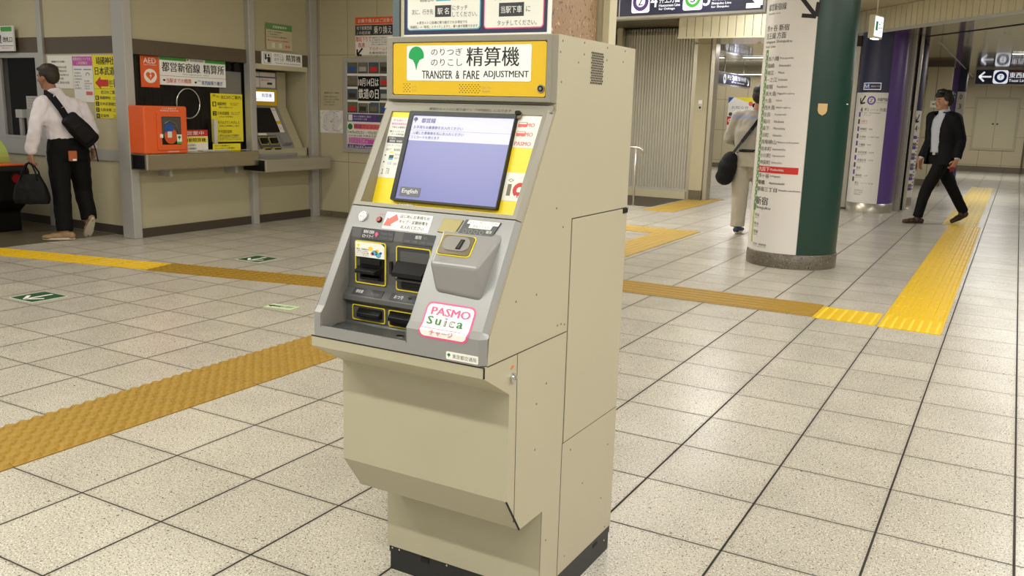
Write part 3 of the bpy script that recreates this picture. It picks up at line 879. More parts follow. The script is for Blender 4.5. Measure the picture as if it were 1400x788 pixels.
m = MB(); m.tube([IF.m(.155, .012, .016), IF.m(.185, .009, .022), IF.m(.205, .013, .018)], .0022, 'black', 6); m.fslab(IF, [(.13, .012), (.175, .012), (.175, .018), (.13, .018)], .014, .017, 'chrome')
m.build('card_clip', MX, label='loose clip lying on the ledge')

# grey lower console, with the slot bay let into its left half
def P(y, z): return (y, z)
cy = lambda b, c: tuple((SF.m(0, b, c).y, SF.m(0, b, c).z))
YF = -1.757
outer = [cy(.2745, TH), cy(.004, TH), (YF, .836), (YF, .7765)]
inner = [(-1.70, .7765), (-1.70, .836), cy(.004, -.03), cy(.2745, -.03)]
def cut(bt):   # console skin from slope height bt down to the lip
    return [cy(bt, TH), cy(.004, TH), (YF, .836), (YF, .7765)]
m = MB()
RL, RR = .035, .291
m.prism(outer + inner, M0 + RR, M0 + .486, 'machine_grey')
m.prism(outer + inner, M0 + .014, M0 + RL, 'machine_grey')
m.prism([cy(.2745, TH), cy(.217, TH), cy(.217, -.03), cy(.2745, -.03)], M0 + RL, M0 + RR, 'machine_grey')
m.prism([(YF, .8035), (YF, .7765), (-1.752, .7765), (-1.752, .8035)], M0 + RL, M0 + RR, 'machine_grey')
edge0 = [cy(.2745, 0.0), cy(.004, 0.0), (-1.742, .836), (-1.742, .7765)]
for x0, x1 in ((M0 + .014, M0), (M0 + .486, M1)):
    vs = [(x0, y, z) for y, z in outer] + [(x1, y, z) for y, z in edge0]
    m.add(vs, [(i, i + 1, 5 + i, 4 + i) for i in range(3)], 'machine_grey')
m.build('control_panel', MX, label='grey lower console')
# bay: back wall, label ledge, lower wall, tray
bay = [(-1.637, 1.034), (-1.645, 1.012), (-1.650, .985), (-1.653, .905), (-1.658, .885), (-1.676, .868), (-1.678, .858), (-1.664, .848), (-1.664, .802), (-1.668, .797), (-1.745, .793), (-1.757, .801)]
back = [(-1.757, .778), (-1.60, .778), (-1.60, 1.034)]
m = MB()
m.prism(bay[:9] + [(-1.60, .802), (-1.60, 1.034)], M0 + RL, M0 + RR, 'slot_grey')
m.build('slot_panel', MX, label='dark grey slot bay')
m = MB()
m.prism([(-1.60, .802), (-1.664, .802), (-1.668, .797), (-1.742, .793), (-1.749, .8035), (YF + .003, .8045), (YF + .003, .779), (-1.60, .779)], M0 + RL, M0 + RR, 'tray_grey')
m.disc(Fr((M0 + .235, -1.712, .7955), (1, 0, 0), (0, 1, 0)), 0, 0, .030, 0, .0012, 'slot_grey', 24, rx=1.25)
m.disc(Fr((M0 + .240, -1.712, .7955), (1, 0, 0), (0, 1, 0)), 0, 0, .008, .0012, .004, 'chrome', 12, rx=1.3)
m.build('coin_tray', MX, label='shiny grey tray')
for x, mt in ((M0 + RL, 'machine_shade'), (M0 + RR, 'machine_grey')):
    m = MB()
    pts = [cy(.217, TH), cy(.004, TH), (YF, .836), (YF, .800), (-1.62, .795), (-1.62, 1.034)]
    m.prism(pts, x - .001, x + .001, mt)
    m.build('bay_cheek', MX, label='side wall of the slot bay')
BF = front(M0, -1.653)
UF = Fr((M0, -1.653, .905), (1, 0, 0), (0, .003, .08))
LFr = front(M0, -1.664)
def slot_ring(F, a0, a1, b0, b1, nm='slot_frame', c=0.0):
    mm = MB(); mm.ring(F, rr(a0, a1, b0, b1, .006, 4), rr(a0 + .0026, a1 - .0026, b0 + .0026, b1 - .0026, .0045, 4), c, c + .0022, 'outline_yellow')
    return mm.build(nm, MX, label='yellow slot outline')
slot_ring(BF, .061, .156, .899, 1.006, c=.003); slot_ring(BF, .187, .288, .895, 1.004, c=.003)
slot_ring(LFr, .058, .161, .806, .846, c=.001); slot_ring(LFr, .171, .289, .804, .846, c=.001)
# ticket slot
m = MB()
m.fslab(BF, rr(.075, .147, .910, .966, .002, 2), .002, .0045, 'matte_black'); m.fbox(BF, .080, .142, .950, .962, .0045, .0105, 'black'); m.fbox(BF, .082, .140, .944, .949, .0045, .0052, 'dark_gap')
m.hexa([BF.m(.070, .931, .004), BF.m(.146, .931, .004), BF.m(.146, .943, .004), BF.m(.070, .943, .004), BF.m(.078, .929, .028), BF.m(.138, .929, .028), BF.m(.138, .936, .028), BF.m(.078, .936, .028)], 'black')
m.hexa([BF.m(.080, .912, .004), BF.m(.142, .912, .004), BF.m(.142, .922, .004), BF.m(.080, .922, .004), BF.m(.084, .913, .014), BF.m(.138, .913, .014), BF.m(.138, .918, .014), BF.m(.084, .918, .014)], 'black')
m.build('ticket_slot', MX, bevel=.0012, label='black ticket slot')
m = MB()
m.fslab(BF, rr(.190, .285, .898, 1.001, .004, 2), .002, .004, 'slot_label')
m.fslab(BF, rr(.199, .285, .962, .992, .003, 2), .004, .0048, 'slot_grey')
m.hexa([BF.m(.188, .940, .004), BF.m(.286, .940, .004), BF.m(.286, .968, .004), BF.m(.188, .968, .004), BF.m(.196, .934, .034), BF.m(.282, .934, .034), BF.m(.282, .944, .034), BF.m(.196, .944, .034)], 'matte_black')
m.hexa([BF.m(.192, .920, .004), BF.m(.286, .920, .004), BF.m(.286, .933, .004), BF.m(.192, .933, .004), BF.m(.197, .921, .020), BF.m(.282, .921, .020), BF.m(.282, .926, .020), BF.m(.197, .926, .020)], 'tray_grey')
m.fbox(BF, .205, .284, .902, .917, .004, .008, 'black')
m.build('bill_slot', MX, bevel=.0015, label='black banknote slot')
m = MB(); m.fslab(BF, rr(.1665, .1735, .932, .962, .001, 1), .002, .005, 'sensor_dark'); m.fslab(BF, rr(.1655, .1745, .931, .963, .001, 1), .001, .0035, 'black')
m.build('sensor', MX, label='small dark red sensor window')
m = MB()
m.hexa([LFr.m(.077, .818, 0), LFr.m(.151, .818, 0), LFr.m(.151, .839, 0), LFr.m(.077, .839, 0), LFr.m(.080, .817, .014), LFr.m(.149, .817, .014), LFr.m(.149, .828, .014), LFr.m(.080, .828, .014)], 'black'); m.fbox(LFr, .088, .142, .820, .826, .010, .0146, 'matte_black')
m.build('receipt_slot', MX, bevel=.001, label='black receipt slot')
m = MB()
m.hexa([LFr.m(.176, .823, 0), LFr.m(.286, .823, 0), LFr.m(.286, .843, 0), LFr.m(.176, .843, 0), LFr.m(.180, .821, .018), LFr.m(.284, .821, .018), LFr.m(.284, .831, .018), LFr.m(.180, .831, .018)], 'black'); m.fbox(LFr, .178, .286, .808, .820, .0, .004, 'dark_gap'); m.fbox(LFr, .176, .287, .8195, .8215, .0, .010, 'tray_grey')
m.build('change_slot', MX, bevel=.001, label='black change slot')
# labels inside the bay
T2 = Fr((M0, -1.645, 1.012), (1, 0, 0), (0, .008, .022))
m = MB()
m.fslab(T2, [(.068, -.003), (.168, -.003), (.168, .0225), (.068, .0225)], 0, .0014, 'slot_label'); m.fslab(T2, [(.196, -.003), (.289, -.003), (.289, .0225), (.196, .0225)], 0, .0014, 'slot_label')
c = .0018
m.text(T2, '乗車券 定期券', .075, .108, .011, .0195, c, 'white'); m.text(T2, 'ICカード カード', .074, .108, .000, .0085, c, 'paper')
m.add([T2.m(.110, .013, c), T2.m(.122, .013, c), T2.m(.116, .003, c)], [(2, 1, 0)], 'pink'); m.fbox(T2, .113, .119, .011, .016, .0012, .0020, 'pink')
m.text(T2, 'Ticket  Pass', .128, .164, .0120, .0180, c, 'grey_ink'); m.text(T2, 'IC Card  Card', .128, .166, .0020, .0075, c, 'grey_ink')
m.text(T2, '紙幣', .232, .250, .0105, .0195, c, 'white'); m.text(T2, 'Bill', .256, .266, .012, .018, c, 'grey_ink')
for k, tx in enumerate(('1,000', '2,000', '5,000', '10,000')):
    m.text(T2, tx, .201 + .0225 * k, .218 + .0225 * k, .000, .0065, c, 'grey_ink')
T3 = Fr((M0, -1.6575, .8855), (1, 0, 0), (0, .0185, .0177))
m.fslab(T3, [(.061, -.020), (.152, -.020), (.152, .000), (.061, .000)], .0, .0014, 'slot_label'); m.fslab(T3, [(.176, -.020), (.289, -.020), (.289, .0), (.176, .0)], 0, .0014, 'slot_label')
m.text(T3, '領収書', .070, .092, -.0145, -.005, c, 'white'); m.text(T3, 'Receipt', .118, .144, -.0165, -.009, c, 'grey_ink'); m.text(T3, 'おつり', .188, .214, -.0150, -.005, c, 'white'); m.text(T3, 'Change', .252, .278, -.015, -.007, c, 'grey_ink')
m.add([T3.m(.226, -.006, c), T3.m(.242, -.006, c), T3.m(.234, -.014, c)], [(2, 1, 0)], 'dark_gap')
m.build('slot_label', MX, label='dark printed strips over the slots')
m = MB()
m.fslab(BF, [(.0635, .966), (.1525, .966), (.1525, .9960), (.141, 1.003), (.0635, 1.003)], .0048, .0056, 'paper')
m.fslab(BF, [(.067, .994), (.072, .999), (.077, .994), (.072, .989)], .0056, .0059, 'yellow_poster')
for k, tx in enumerate(('硬貨・回数券は', 'この口に入れない', 'カードを先に抜', 'いてください')):
    m.text(BF, tx, .066, .104, .9835 - .0050 * k, .9872 - .0050 * k, .0060, 'ink', .01)
for a, b, r_, mt in ((.110, .988, .0055, 'yellow_bar'), (.124, .992, .005, 'paper'), (.122, .979, .0065, 'cyan'), (.134, .974, .0065, 'cyan'), (.130, .984, .004, 'machine_yellow'), (.115, .976, .004, 'soft_red'), (.141, .980, .003, 'blue')):
    m.disc(BF, a, b, r_, .0056, .0058, mt, 14, rx=1.3)
m.build('notice_sticker', MX, label='white caution sticker over the ticket slot')
# controls on the slope
m = MB(); m.disc(SF, .0605, .2465, .0130, TH, TH + .004, 'chrome', 28); m.disc(SF, .0605, .2465, .0112, TH + .004, TH + .0065, 'white', 28); m.disc(SF, .0605, .255, .0014, TH + .0065, TH + .0068, 'ink', 8); m.text(SF, '呼出', .052, .069, .241, .2475, TH + .0068, 'grey_ink')
m.build('button', MX, bevel=.0008, label='round white call button')
m = MB(); m.disc(SF, .1115, .2420, .0082, TH, TH + .003, 'matte_black', 20); m.disc(SF, .1115, .2420, .0068, TH + .003, TH + .0055, 'led_red', 20); m.text(SF, 'とりけし', .106, .124, .2560, .2605, TH + .0006, 'soft_red')
m.build('button', MX, bevel=.001, label='small dark red cancel button')
m = MB()
m.fslab(SF, [(.1265, .2205), (.264, .2205), (.264, .2655), (.1265, .2655)], TH, TH + .0008, 'paper')
m.fpoly(SF, arrow_pts(.1455, .241, .044, math.radians(216), .2, .46), TH + .0012, 'soft_red')
for k, tx in enumerate(('はじめにお手持ちの', 'キップ・定期券等を', 'お入れください')):
    m.text(SF, tx, .171 + (.010 if k == 2 else 0), .257 - (.008 if k == 2 else 0), .2525 - .0138 * k, .2620 - .0138 * k, TH + .0012, 'ink', .02)
m.build('instruction_sticker', MX, label='cream sticker with a red arrow')
# coin unit bulging from the right half
m = MB()
cwu = Vector((0, .097, .063)).normalized()
CF = Fr((M0, -1.725, .988), (1, 0, 0), cwu)
a0, a1 = .302, .462
top = [(a0 + .006, .108), (a1 + .002, .112)]
vs = [CF.m(.300, .120, 0), CF.m(.466, .120, 0), CF.m(.4585, .0, 0), CF.m(.3315, .0, 0),
      (M0 + .462, -1.703, .917), (M0 + .334, -1.703, .917), (M0 + .478, -1.640, 1.020), (M0 + .296, -1.640, 1.020)]
# base on the slope
b_tl, b_tr, b_br, b_bl = SF.m(.296, .258, .009), SF.m(.470, .258, .009), SF.m(.4635, .074, .009), SF.m(.3330, .082, .009)
t_tl, t_tr = CF.m(.298, .122, 0), CF.m(.468, .122, 0)
f_tl, f_tr = CF.m(.3310, .0, 0), CF.m(.4560, .0, 0)
f_bl, f_br = Vector((M0 + .338, -1.712, .922)), Vector((M0 + .4555, -1.712, .914))
bo = SF.n * -0.02
pts = [b_bl + bo, b_br + bo, b_tr + bo, b_tl + bo, f_bl, f_br, t_tr, t_tl, f_tl, f_tr]
m.add(pts, [(8, 9, 6, 7), (4, 5, 9, 8), (5, 1, 2, 6, 9), (0, 4, 8, 7, 3), (0, 1, 5, 4), (2, 3, 7, 6), (0, 3, 2, 1)], 'machine_grey')
cu = m.build('coin_unit', MX, bevel=.009, seg=4, label='bulging grey coin unit')
m = MB()
ro = rr(.3245, .4155, .0275, .0985, .010, 4); ri = rr(.327, .413, .030, .096, .008, 4)
sk = lambda L_: [(a + (b - .06) * -.22, b) for a, b in L_]
m.ring(CF, sk(ro), sk(ri), -.001, .0022, 'outline_yellow')
m.fslab(CF, sk(rr(.328, .412, .031, .095, .008, 4)), -.001, .0045, 'satin_metal')
m.fslab(CF, sk(rr(.334, .406, .042, .090, .020, 5)), .0045, .0060, 'machine_shade')
m.fslab(CF, [(.377, .047), (.389, .047), (.386, .079), (.376, .079)], .006, .0078, 'black'); m.fslab(CF, [(.381, .050), (.3845, .050), (.383, .076), (.380, .076)], .0078, .0081, 'tray_grey')
m.build('coin_slot', cu, label='metal coin slot with yellow outline')
m = MB(); m.text(CF, 'コイン', .352, .372, .011, .018, .0006, 'machine_shade'); m.build('lettering', cu)
m = MB(); m.fslab(SF, [(.2895, .2265), (.3395, .2265), (.3520, .2625), (.2985, .2625)], .004, TH + .003, 'gold_plate'); m.build('cover_plate', MX, bevel=.0008, label='bronze coloured plate')
m = MB()
m.fslab(SF, [(.3480, .2265), (.4390, .2265), (.4530, .2645), (.3590, .2645)], .004, TH + .0034, 'slot_label')
c = TH + .0040
m.fslab(SF, [(.3645, .2545), (.4490, .2545), (.4515, .2640), (.3680, .2640)], TH + .0034, TH + .0038, 'white'); m.fslab(SF, [(.3720, .2440), (.4310, .2440), (.4350, .2545), (.3750, .2545)], TH + .0034, TH + .0038, 'white')
m.text(SF, 'コイン投入口のみ', .368, .446, .2560, .2630, c, 'grey_ink'); m.text(SF, 'ご使用できます。', .376, .430, .2455, .2525, c, 'grey_ink')
for k in range(4): m.ring(SF, arc(.3650 + .0150 * k, .2355, .0056, 0, 2 * PI, 12), arc(.3650 + .0150 * k, .2355, .0044, 0, 2 * PI, 12), TH + .0034, TH + .0040, 'machine_shade')
m.text(SF, '硬貨', .422, .437, .234, .2415, c, 'paper'); m.text(SF, 'Coins', .421, .435, .2285, .2325, c, 'grey_ink')
m.build('coin_label', MX, label='dark label with white strips')
# stickers on the front
K = SF
def fold(a, b):   # sticker height: above 0 on the slope, below on the upright lip
    return None
m = MB()
ZF = front(M0, YF)
o = rr(.3245, .4580, -.026, .0575, .017, 5); i_ = rr(.3290, .4535, -.0215, .053, .013, 5)
class Bent:
    curved = False
    def m(s, a, b, c=0.0):
        if b >= .002: return SF.m(a, b, TH + c)
        q = SF.m(a, .002, TH + c)
        return Vector((q.x, YF - c, q.z + (b - .002)))
BT = Bent()
def bent_fill(mb, a0, a1, b0, b1, r, c, mt):
    bs = sorted(set([b0 + r * (1 - math.cos(PI / 2 * k / 6)) for k in range(7)] + [b1 - r * (1 - math.cos(PI / 2 * k / 6)) for k in range(7)] + [.002]))
    vs = []
    for b in bs:
        dd_ = max(0.0, r - (b - b0), r - (b1 - b))
        ins = r - math.sqrt(max(0.0, r * r - dd_ * dd_))
        vs += [BT.m(a0 + ins, b, c), BT.m(a1 - ins, b, c)]
    mb.add(vs, [(2 * k, 2 * k + 1, 2 * k + 3, 2 * k + 2) for k in range(len(bs) - 1)], mt)
bent_fill(m, .3245, .4580, -.026, .0575, .017, .0006, 'pink'); bent_fill(m, .3290, .4535, -.0215, .053, .013, .0011, 'paper')
c = .0017
m.text(BT, 'PASMO', .3415, .4465, .0265, .0450, c, 'pink', .035)
for tx, a, b in (('S', .3375, .3535), ('u', .3605, .3755), ('a', .4180, .4345)):
    m.text(BT, tx, a, b, .0035, .0225 if tx == 'S' else .0175, c, 'green_ink', .03)
m.text(BT, 'i', .3845, .3905, .0030, .0222, c, 'soft_ink', .06); m.text(BT, 'i', .3866, .3884, .0046, .0206, c + .0006, 'paper', .0)
m.text(BT, 'c', .3975, .4128, .0030, .0172, c, 'soft_ink', .06); m.text(BT, 'c', .3996, .4110, .0050, .0152, c + .0006, 'paper', .0)
m.frect(BT, .3345, .4385, -.0025, -.0013, c, 'pink')
m.text(BT, 'チャージ', .3555, .4190, -.0180, -.0055, c, 'pink', .02)
m.build('charge_sticker', MX, label='pink bordered card charging sticker')
m = MB()
m.fslab(ZF, rr(.4020, .4860, .7805, .7985, .003, 3), 0, .0012, 'paper'); m.fpoly(ZF, leaf_pts(.4095, .7905, .0042), .0015, 'green_ink'); m.text(ZF, '東京都交通局', .4190, .4820, .7845, .7945, .0015, 'soft_ink')
m.build('operator_label', MX, label='small white operator label')

# board standing on the machine
NB = thing('notice_board', 'white instruction board with navy border standing on top of the fare machine', 'notice board', (0.562, -1.29, 1.509))
B = front(0, -1.300)
m = MB(); m.box(.334, .790, -1.300, -1.286, 1.509, 1.90, 'paper'); m.box(.331, .337, -1.302, -1.28, 1.509, 1.90, 'cream_wall'); m.build('board', NB)
m = MB(); m.frect(B, .340, .785, 1.5275, 1.885, .0008, 'navy'); m.build('border', NB, label='navy border')
for a0, a1, mt, nm in ((.351, .588, 'cyan', 'pale blue framed left panel'), (.598, .776, 'pink', 'pink framed right panel')):
    m = MB(); m.fslab(B, rr(a0, a1, 1.538, 1.88, .010, 4), .0008, .0014, mt); m.fslab(B, rr(a0 + .003, a1 - .003, 1.541, 1.876, .008, 4), .0014, .0020, 'paper'); m.build('text_panel', NB, label=nm)
m = MB(); c = .0025
m.text(B, '路線名の', .395, .440, 1.6120, 1.6270, c, 'soft_ink'); m.frect(B, .447, .494, 1.6130, 1.6330, .0022, 'cyan'); m.text(B, '東西線', .452, .489, 1.6170, 1.6290, c, 'ink'); m.text(B, 'にタッチ。', .500, .560, 1.6130, 1.6270, c, 'soft_ink')
m.text(B, '次に、行き先', .367, .438, 1.5795, 1.5935, c, 'soft_ink'); m.frect(B, .444, .496, 1.5720, 1.6020, .0022, 'slot_label'); m.text(B, '駅 名', .452, .489, 1.5785, 1.5955, c, 'white', .01)
m.text(B, 'にタッチ', .500, .548, 1.5880, 1.6005, c, 'soft_ink'); m.text(B, 'してください。', .500, .578, 1.5710, 1.5840, c, 'soft_ink')
m.text(B, '※ 東京メトロ各線に乗り継ぎされる場合でも', .385, .548, 1.5540, 1.5620, c, 'soft_ink'); m.text(B, '『路線名』→『駅名』とタッチしますと、乗り継ぎ精算できます', .360, .580, 1.5432, 1.5510, c, 'soft_ink')
m.text(B, 'タッチパネル左下の', .630, .750, 1.6080, 1.6200, c, 'soft_ink'); m.frect(B, .644, .718, 1.5680, 1.6020, .0022, 'slot_label'); m.text(B, '当駅下車', .650, .712, 1.5760, 1.5940, c, 'white', .01)
m.text(B, 'に', .724, .737, 1.5785, 1.5925, c, 'soft_ink'); m.text(B, 'タッチしてください。', .640, .756, 1.5455, 1.5585, c, 'soft_ink')
m.build('lettering', NB, label='instructions in small characters')
# pillar and posts behind the machine
m = MB(); m.box(.09, .512, -.935, -.40, 0, ZC, 'granite_pillar'); tag(m.build('granite_pillar', bevel=.004), 'brown speckled stone pillar directly behind the fare machine', 'pillar')
m = MB(); m.box(.40, .552, -.385, -.33, 0, ZC, 'cream_wall'); m.box(.532, .556, -.392, -.33, 0, ZC, 'fascia_slat'); tag(m.build('corner_strip'), 'cream metal corner strip behind the brown stone pillar', 'trim strip')  # paler outer box holds the bright reflection on the strip in its colour
m = MB(); m.box(.046, .072, -.965, -.945, 0, ZC, 'navy'); o_ = m.build('steel_post'); o_.data.materials[0] = mat('post_blue', (104, 118, 124), .4, metal=.4); tag(o_, 'slim blue grey metal post against the brown stone pillar', 'post')
# ------------------------------------------------------------------ columns with line maps
mat('column_green', (20, 58, 50), 0.35, var=0.05, scale=2)
mat('column_white', (226, 222, 218), 0.4, var=0.015)
mat('patch_tan', (214, 180, 128), 0.6, var=0.1)
mat('map_green', (92, 138, 80), 0.5, var=0.0)
mat('map_lime', (176, 196, 104), 0.5, var=0.0)
mat('map_pale', (200, 216, 184), 0.5, var=0.0)
CX, CY, R = .119, 5.09, .396
GC = thing('round_column', 'thick round column, dark green with a white railway line map', 'column', (CX, CY, 0))
m = MB(); m.lathe(CX, CY, [(R + .010, 0), (R + .010, .125), (R + .004, .132), (R, .132)], 'granite_dark', 64); m.build('base', GC, label='speckled granite base ring')
m = MB(); m.lathe(CX, CY, [(R, .13), (R, ZC)], 'column_green', 72); m.build('cladding', GC, label='dark green cladding')
ph = math.radians(-72.2)
G = CylFr(CX, CY, R, ph)
dg = R * PI / 180
m = MB(); m.frect(G, -100 * dg, 0, .134, ZC, .003, 'column_white'); m.fbox(G, -.002, .002, .134, ZC, 0, .004, 'aluminium'); mp = m.build('map_panel', GC, label='white line map panel')
def A(deg): return (deg + 77.9) * dg
c = .0045
m = MB()
m.frect(G, A(-150), A(-143.3), .50, 1.93, c, 'map_green'); m.frect(G, A(-150), A(-145.8), .20, .50, c, 'map_lime')
k = .56
i = 0
while k < 1.90:
    m.frect(G, A(-149) if i % 2 else A(-147), A(-147.4) if i % 2 else A(-144.5), k, k + .022, c + .0006, 'map_pale'); k += .030; i += 1
m.build('line_band', mp, label='green route band')
m = MB()
m.text(G, '都営新宿線', A(-152), A(-117.5), 2.262, 2.322, c, 'soft_ink', .01); m.text(G, 'Shinjuku Line', A(-152), A(-126), 2.226, 2.246, c, 'grey_ink')
m.text(G, '市ヶ谷 新宿', A(-152), A(-111), 2.085, 2.140, c, 'soft_ink', .01); m.text(G, '京王線 方面', A(-152), A(-114.5), 2.020, 2.075, c, 'soft_ink', .01)
m.text(G, 'Ichigaya Shinjuku', A(-152), A(-106), 1.978, 2.008, c, 'soft_ink', .01); m.text(G, 'Keio Line', A(-152), A(-130), 1.945, 1.968, c, 'soft_ink')
sign_arrow(m, G, A(-89), 2.270, .20, math.radians(-50), c, 'ink', .17)
ST = [('本八幡', 'Motoyawata'), ('篠崎', 'Shinozaki'), ('瑞江', 'Mizue'), ('一之江', 'Ichinoe'), ('船堀', 'Funabori'), ('東大島', 'Higashi-ojima'), ('大島', 'Ojima'), ('西大島', 'Nishi-ojima'), ('住吉', 'Sumiyoshi'), ('菊川', 'Kikukawa'), ('森下', 'Morishita'), ('浜町', 'Hamacho'), ('馬喰横山', 'Bakuro-yokoyama'), ('岩本町', 'Iwamotocho'), ('小川町', 'Ogawamachi'), ('神保町', 'Jimbocho'), ('九段下', 'Kudanshita'), ('市ヶ谷', 'Ichigaya'), ('曙橋', 'Akebonobashi'), ('新宿三丁目', 'Shinjuku-sanchome')]
for i, (jp, en) in enumerate(ST):
    z = 1.850 - .0605 * i
    now = i == 16; after = i > 16
    if now: m.frect(G, A(-143), A(-84), z - .033, z + .027, c, 'red')
    mt = 'white' if now else ('ink' if after else 'grey_ink')
    wj = .046 * len(jp)
    m.text(G, jp, A(-142), A(-142) + wj, z - .020, z + .020, c + .0012, mt, .01)
    e0 = A(-142) + max(wj, .13) + .012
    m.text(G, en, e0, min(e0 + .0125 * len(en), -.012), z - .010, z + .010, c + .0012, mt, .01)
m.text(G, '新宿', A(-143.5), A(-120.5), .556, .630, c, 'ink', .015); m.text(G, 'Shinjuku', A(-144), A(-116), .510, .545, c, 'ink', .01)
for jp, z in (('初台', .445), ('幡ヶ谷', .365), ('笹塚', .290)):
    m.text(G, jp, A(-143.5), A(-134), z, z + .030, c, 'soft_ink'); m.text(G, 'Station', A(-143.5), A(-135), z - .016, z - .005, c, 'grey_ink')
m.text(G, '京王線・相模原線', A(-143.5), A(-118), .183, .204, c, 'soft_ink'); m.text(G, 'Keio Line, Sagamihara Line', A(-143.5), A(-118), .168, .177, c, 'soft_ink')
m.build('lettering', mp, label='dark station names with one red row')
m = MB(); a, z = A(-61.5), 1.42
m.fslab(G, [(a - .042, z + .05), (a - .042, z - .01), (a - .03, z - .035), (a, z - .052), (a + .03, z - .035), (a + .042, z - .01), (a + .042, z + .05)], .001, .004, 'patch_tan'); m.build('torn_patch', GC, label='tan shield shaped patch')
m = MB(); m.fslab(G, [(A(-22), 1.47), (A(-17), 1.468), (A(-17), 1.476), (A(-22), 1.478)], .001, .003, 'paper'); m.build('scratch', GC, label='small pale scratch')

def purple_column(cx, cy, r, label, ph0, navy_z, base_mt, full):
    t = thing('round_column', label, 'column', (cx, cy, 0))
    m = MB(); m.lathe(cx, cy, [(r + .004, 0), (r + .004, .135), (r, .137)], base_mt, 48); m.build('base', t, label='polished metal base ring')
    m = MB(); m.lathe(cx, cy, [(r, .136), (r, ZL)], 'purple', 56); m.build('cladding', t, label='purple cladding')
    return t
PX, PY, PR = .0, 10.91, .32
PC = purple_column(PX, PY, PR, 'round purple column with navy top and white line map, stainless base', 0, 1.742, 'stainless', True)
G2 = CylFr(PX, PY, PR, math.radians(-63))
dg2 = PR * PI / 180
def A2(deg): return (-63 + (deg + 136) * 1.1) * dg2
m = MB(); m.frect(G2, -110 * dg2, 0, 1.745, ZL, .003, 'navy'); nv = m.build('navy_panel', PC, label='navy panel at the top')
m = MB(); [m.frect(G2, A2(p_), A2(q_), z0_, z1_, .0045, 'icon_lit') for p_, q_, z0_, z1_ in ((-139, -97, 1.785, 1.790), (-139, -97, 1.875, 1.880), (-139, -138.2, 1.785, 1.880), (-97.8, -97, 1.785, 1.880))]; m.frect(G2, A2(-138), A2(-122), 1.790, 1.875, .0040, 'blue'); m.text(G2, 'Ｍ', A2(-136), A2(-124), 1.805, 1.86, .0052, 'white', .02); m.text(G2, '東京メトロ', A2(-119), A2(-100), 1.818, 1.845, .0045, 'paper')
m.build('emblem', nv, label='small outlined emblem plate')
m = MB(); m.frect(G2, -110 * dg2, 0, .137, 1.743, .003, 'column_white'); wp = m.build('map_panel', PC, label='white line map panel')
m = MB(); c = .0045
sign_arrow(m, G2, A2(-137), 1.64, .14, math.radians(235), c, 'ink', .16)
m.ring(G2, arc(A2(-115), 1.63, .062, 0, 2 * PI, 20), arc(A2(-115), 1.63, .040, 0, 2 * PI, 20), c, c + .001, 'purple_ink'); m.text(G2, 'Z', A2(-119), A2(-111), 1.608, 1.652, c, 'ink', .02)
m.text(G2, '半蔵門線', A2(-102), A2(-79), 1.618, 1.668, c, 'soft_ink', .01); m.text(G2, 'Hanzomon Line', A2(-102), A2(-79), 1.595, 1.610, c, 'grey_ink')
m.text(G2, '4', A2(-142), A2(-135), 1.46, 1.53, c, 'ink', .02); m.text(G2, '押上', A2(-130), A2(-118), 1.475, 1.525, c, 'soft_ink', .01); m.text(G2, '〈スカイツリー前〉', A2(-116), A2(-97), 1.483, 1.508, c, 'grey_ink'); m.text(G2, '方面', A2(-95), A2(-80), 1.475, 1.525, c, 'soft_ink', .01)
m.text(G2, 'for Oshiage', A2(-130), A2(-92), 1.440, 1.462, c, 'soft_ink'); m.text(G2, 'Skytree', A2(-130), A2(-112), 1.415, 1.430, c, 'grey_ink')
k = .45
i = 0
while k < 1.40:
    m.frect(G2, A2(-146), A2(-140), k, k + .07, c, 'purple_ink' if i % 2 else 'soft_ink'); k += .105; i += 1
for i, (jp, ex) in enumerate((('九段下', ''), ('神保町', '都営線'), ('大手町', '丸ノ内線 千代田線'), ('三越前', '銀座線'), ('水天宮前', '日比谷線'), ('清澄白河', '大江戸線'), ('住吉', ''), ('錦糸町', 'JR線'), ('押上', 'スカイツリー前 方面'))):
    z = 1.325 - .1125 * i
    w_ = .035 * len(jp)
    m.text(G2, jp, A2(-136), A2(-136) + w_, z - .012, z + .024, c, 'pink' if i == 0 else 'soft_ink', .01); m.text(G2, 'Station', A2(-136), A2(-136) + w_, z - .030, z - .020, c, 'grey_ink')
    if ex: m.text(G2, ex, A2(-136) + w_ + .03, A2(-136) + w_ + .03 + .017 * len(ex), z - .004, z + .016, c, 'grey_ink')
m.text(G2, '各駅停車のみ', A2(-136), A2(-112), .315, .332, c, 'grey_ink'); m.text(G2, '平日・土休日', A2(-136), A2(-114), .285, .302, c, 'grey_ink'); m.text(G2, '運転時刻', A2(-136), A2(-118), .255, .272, c, 'grey_ink')
m.build('lettering', wp, label='station names and purple route band')
# second purple column half hidden by the guide rails
QX, QY, QR = .075, 12.45, .37
QC = purple_column(QX, QY, QR, 'round column mostly hidden behind the steel guide rails, sliver of map showing', 0, 1.6, 'stainless', True)
G3 = CylFr(QX, QY, QR, math.radians(-55))
m = MB(); m.frect(G3, 0, .55, 1.52, ZL, .003, 'navy'); m.build('navy_panel', QC, label='navy panel at the top')
m = MB(); m.frect(G3, 0, .55, .137, 1.52, .003, 'column_white'); wp = m.build('map_panel', QC, label='white line map panel')
m = MB()
sign_arrow(m, G3, .20, 1.40, .15, math.radians(235), .0045, 'ink', .17); m.text(G3, '4', .15, .22, 1.19, 1.29, .0045, 'ink', .02); m.text(G3, '押上', .24, .30, 1.22, 1.27, .0045, 'grey_ink')
k = .25
i = 0
while k < 1.12:
    m.frect(G3, .14, .24, k, k + .05, .0045, ('purple_ink', 'grey_ink', 'paper')[i % 3]); m.frect(G3, .25, .32, k + .01, k + .03, .0045, 'grey_ink'); k += .055; i += 1
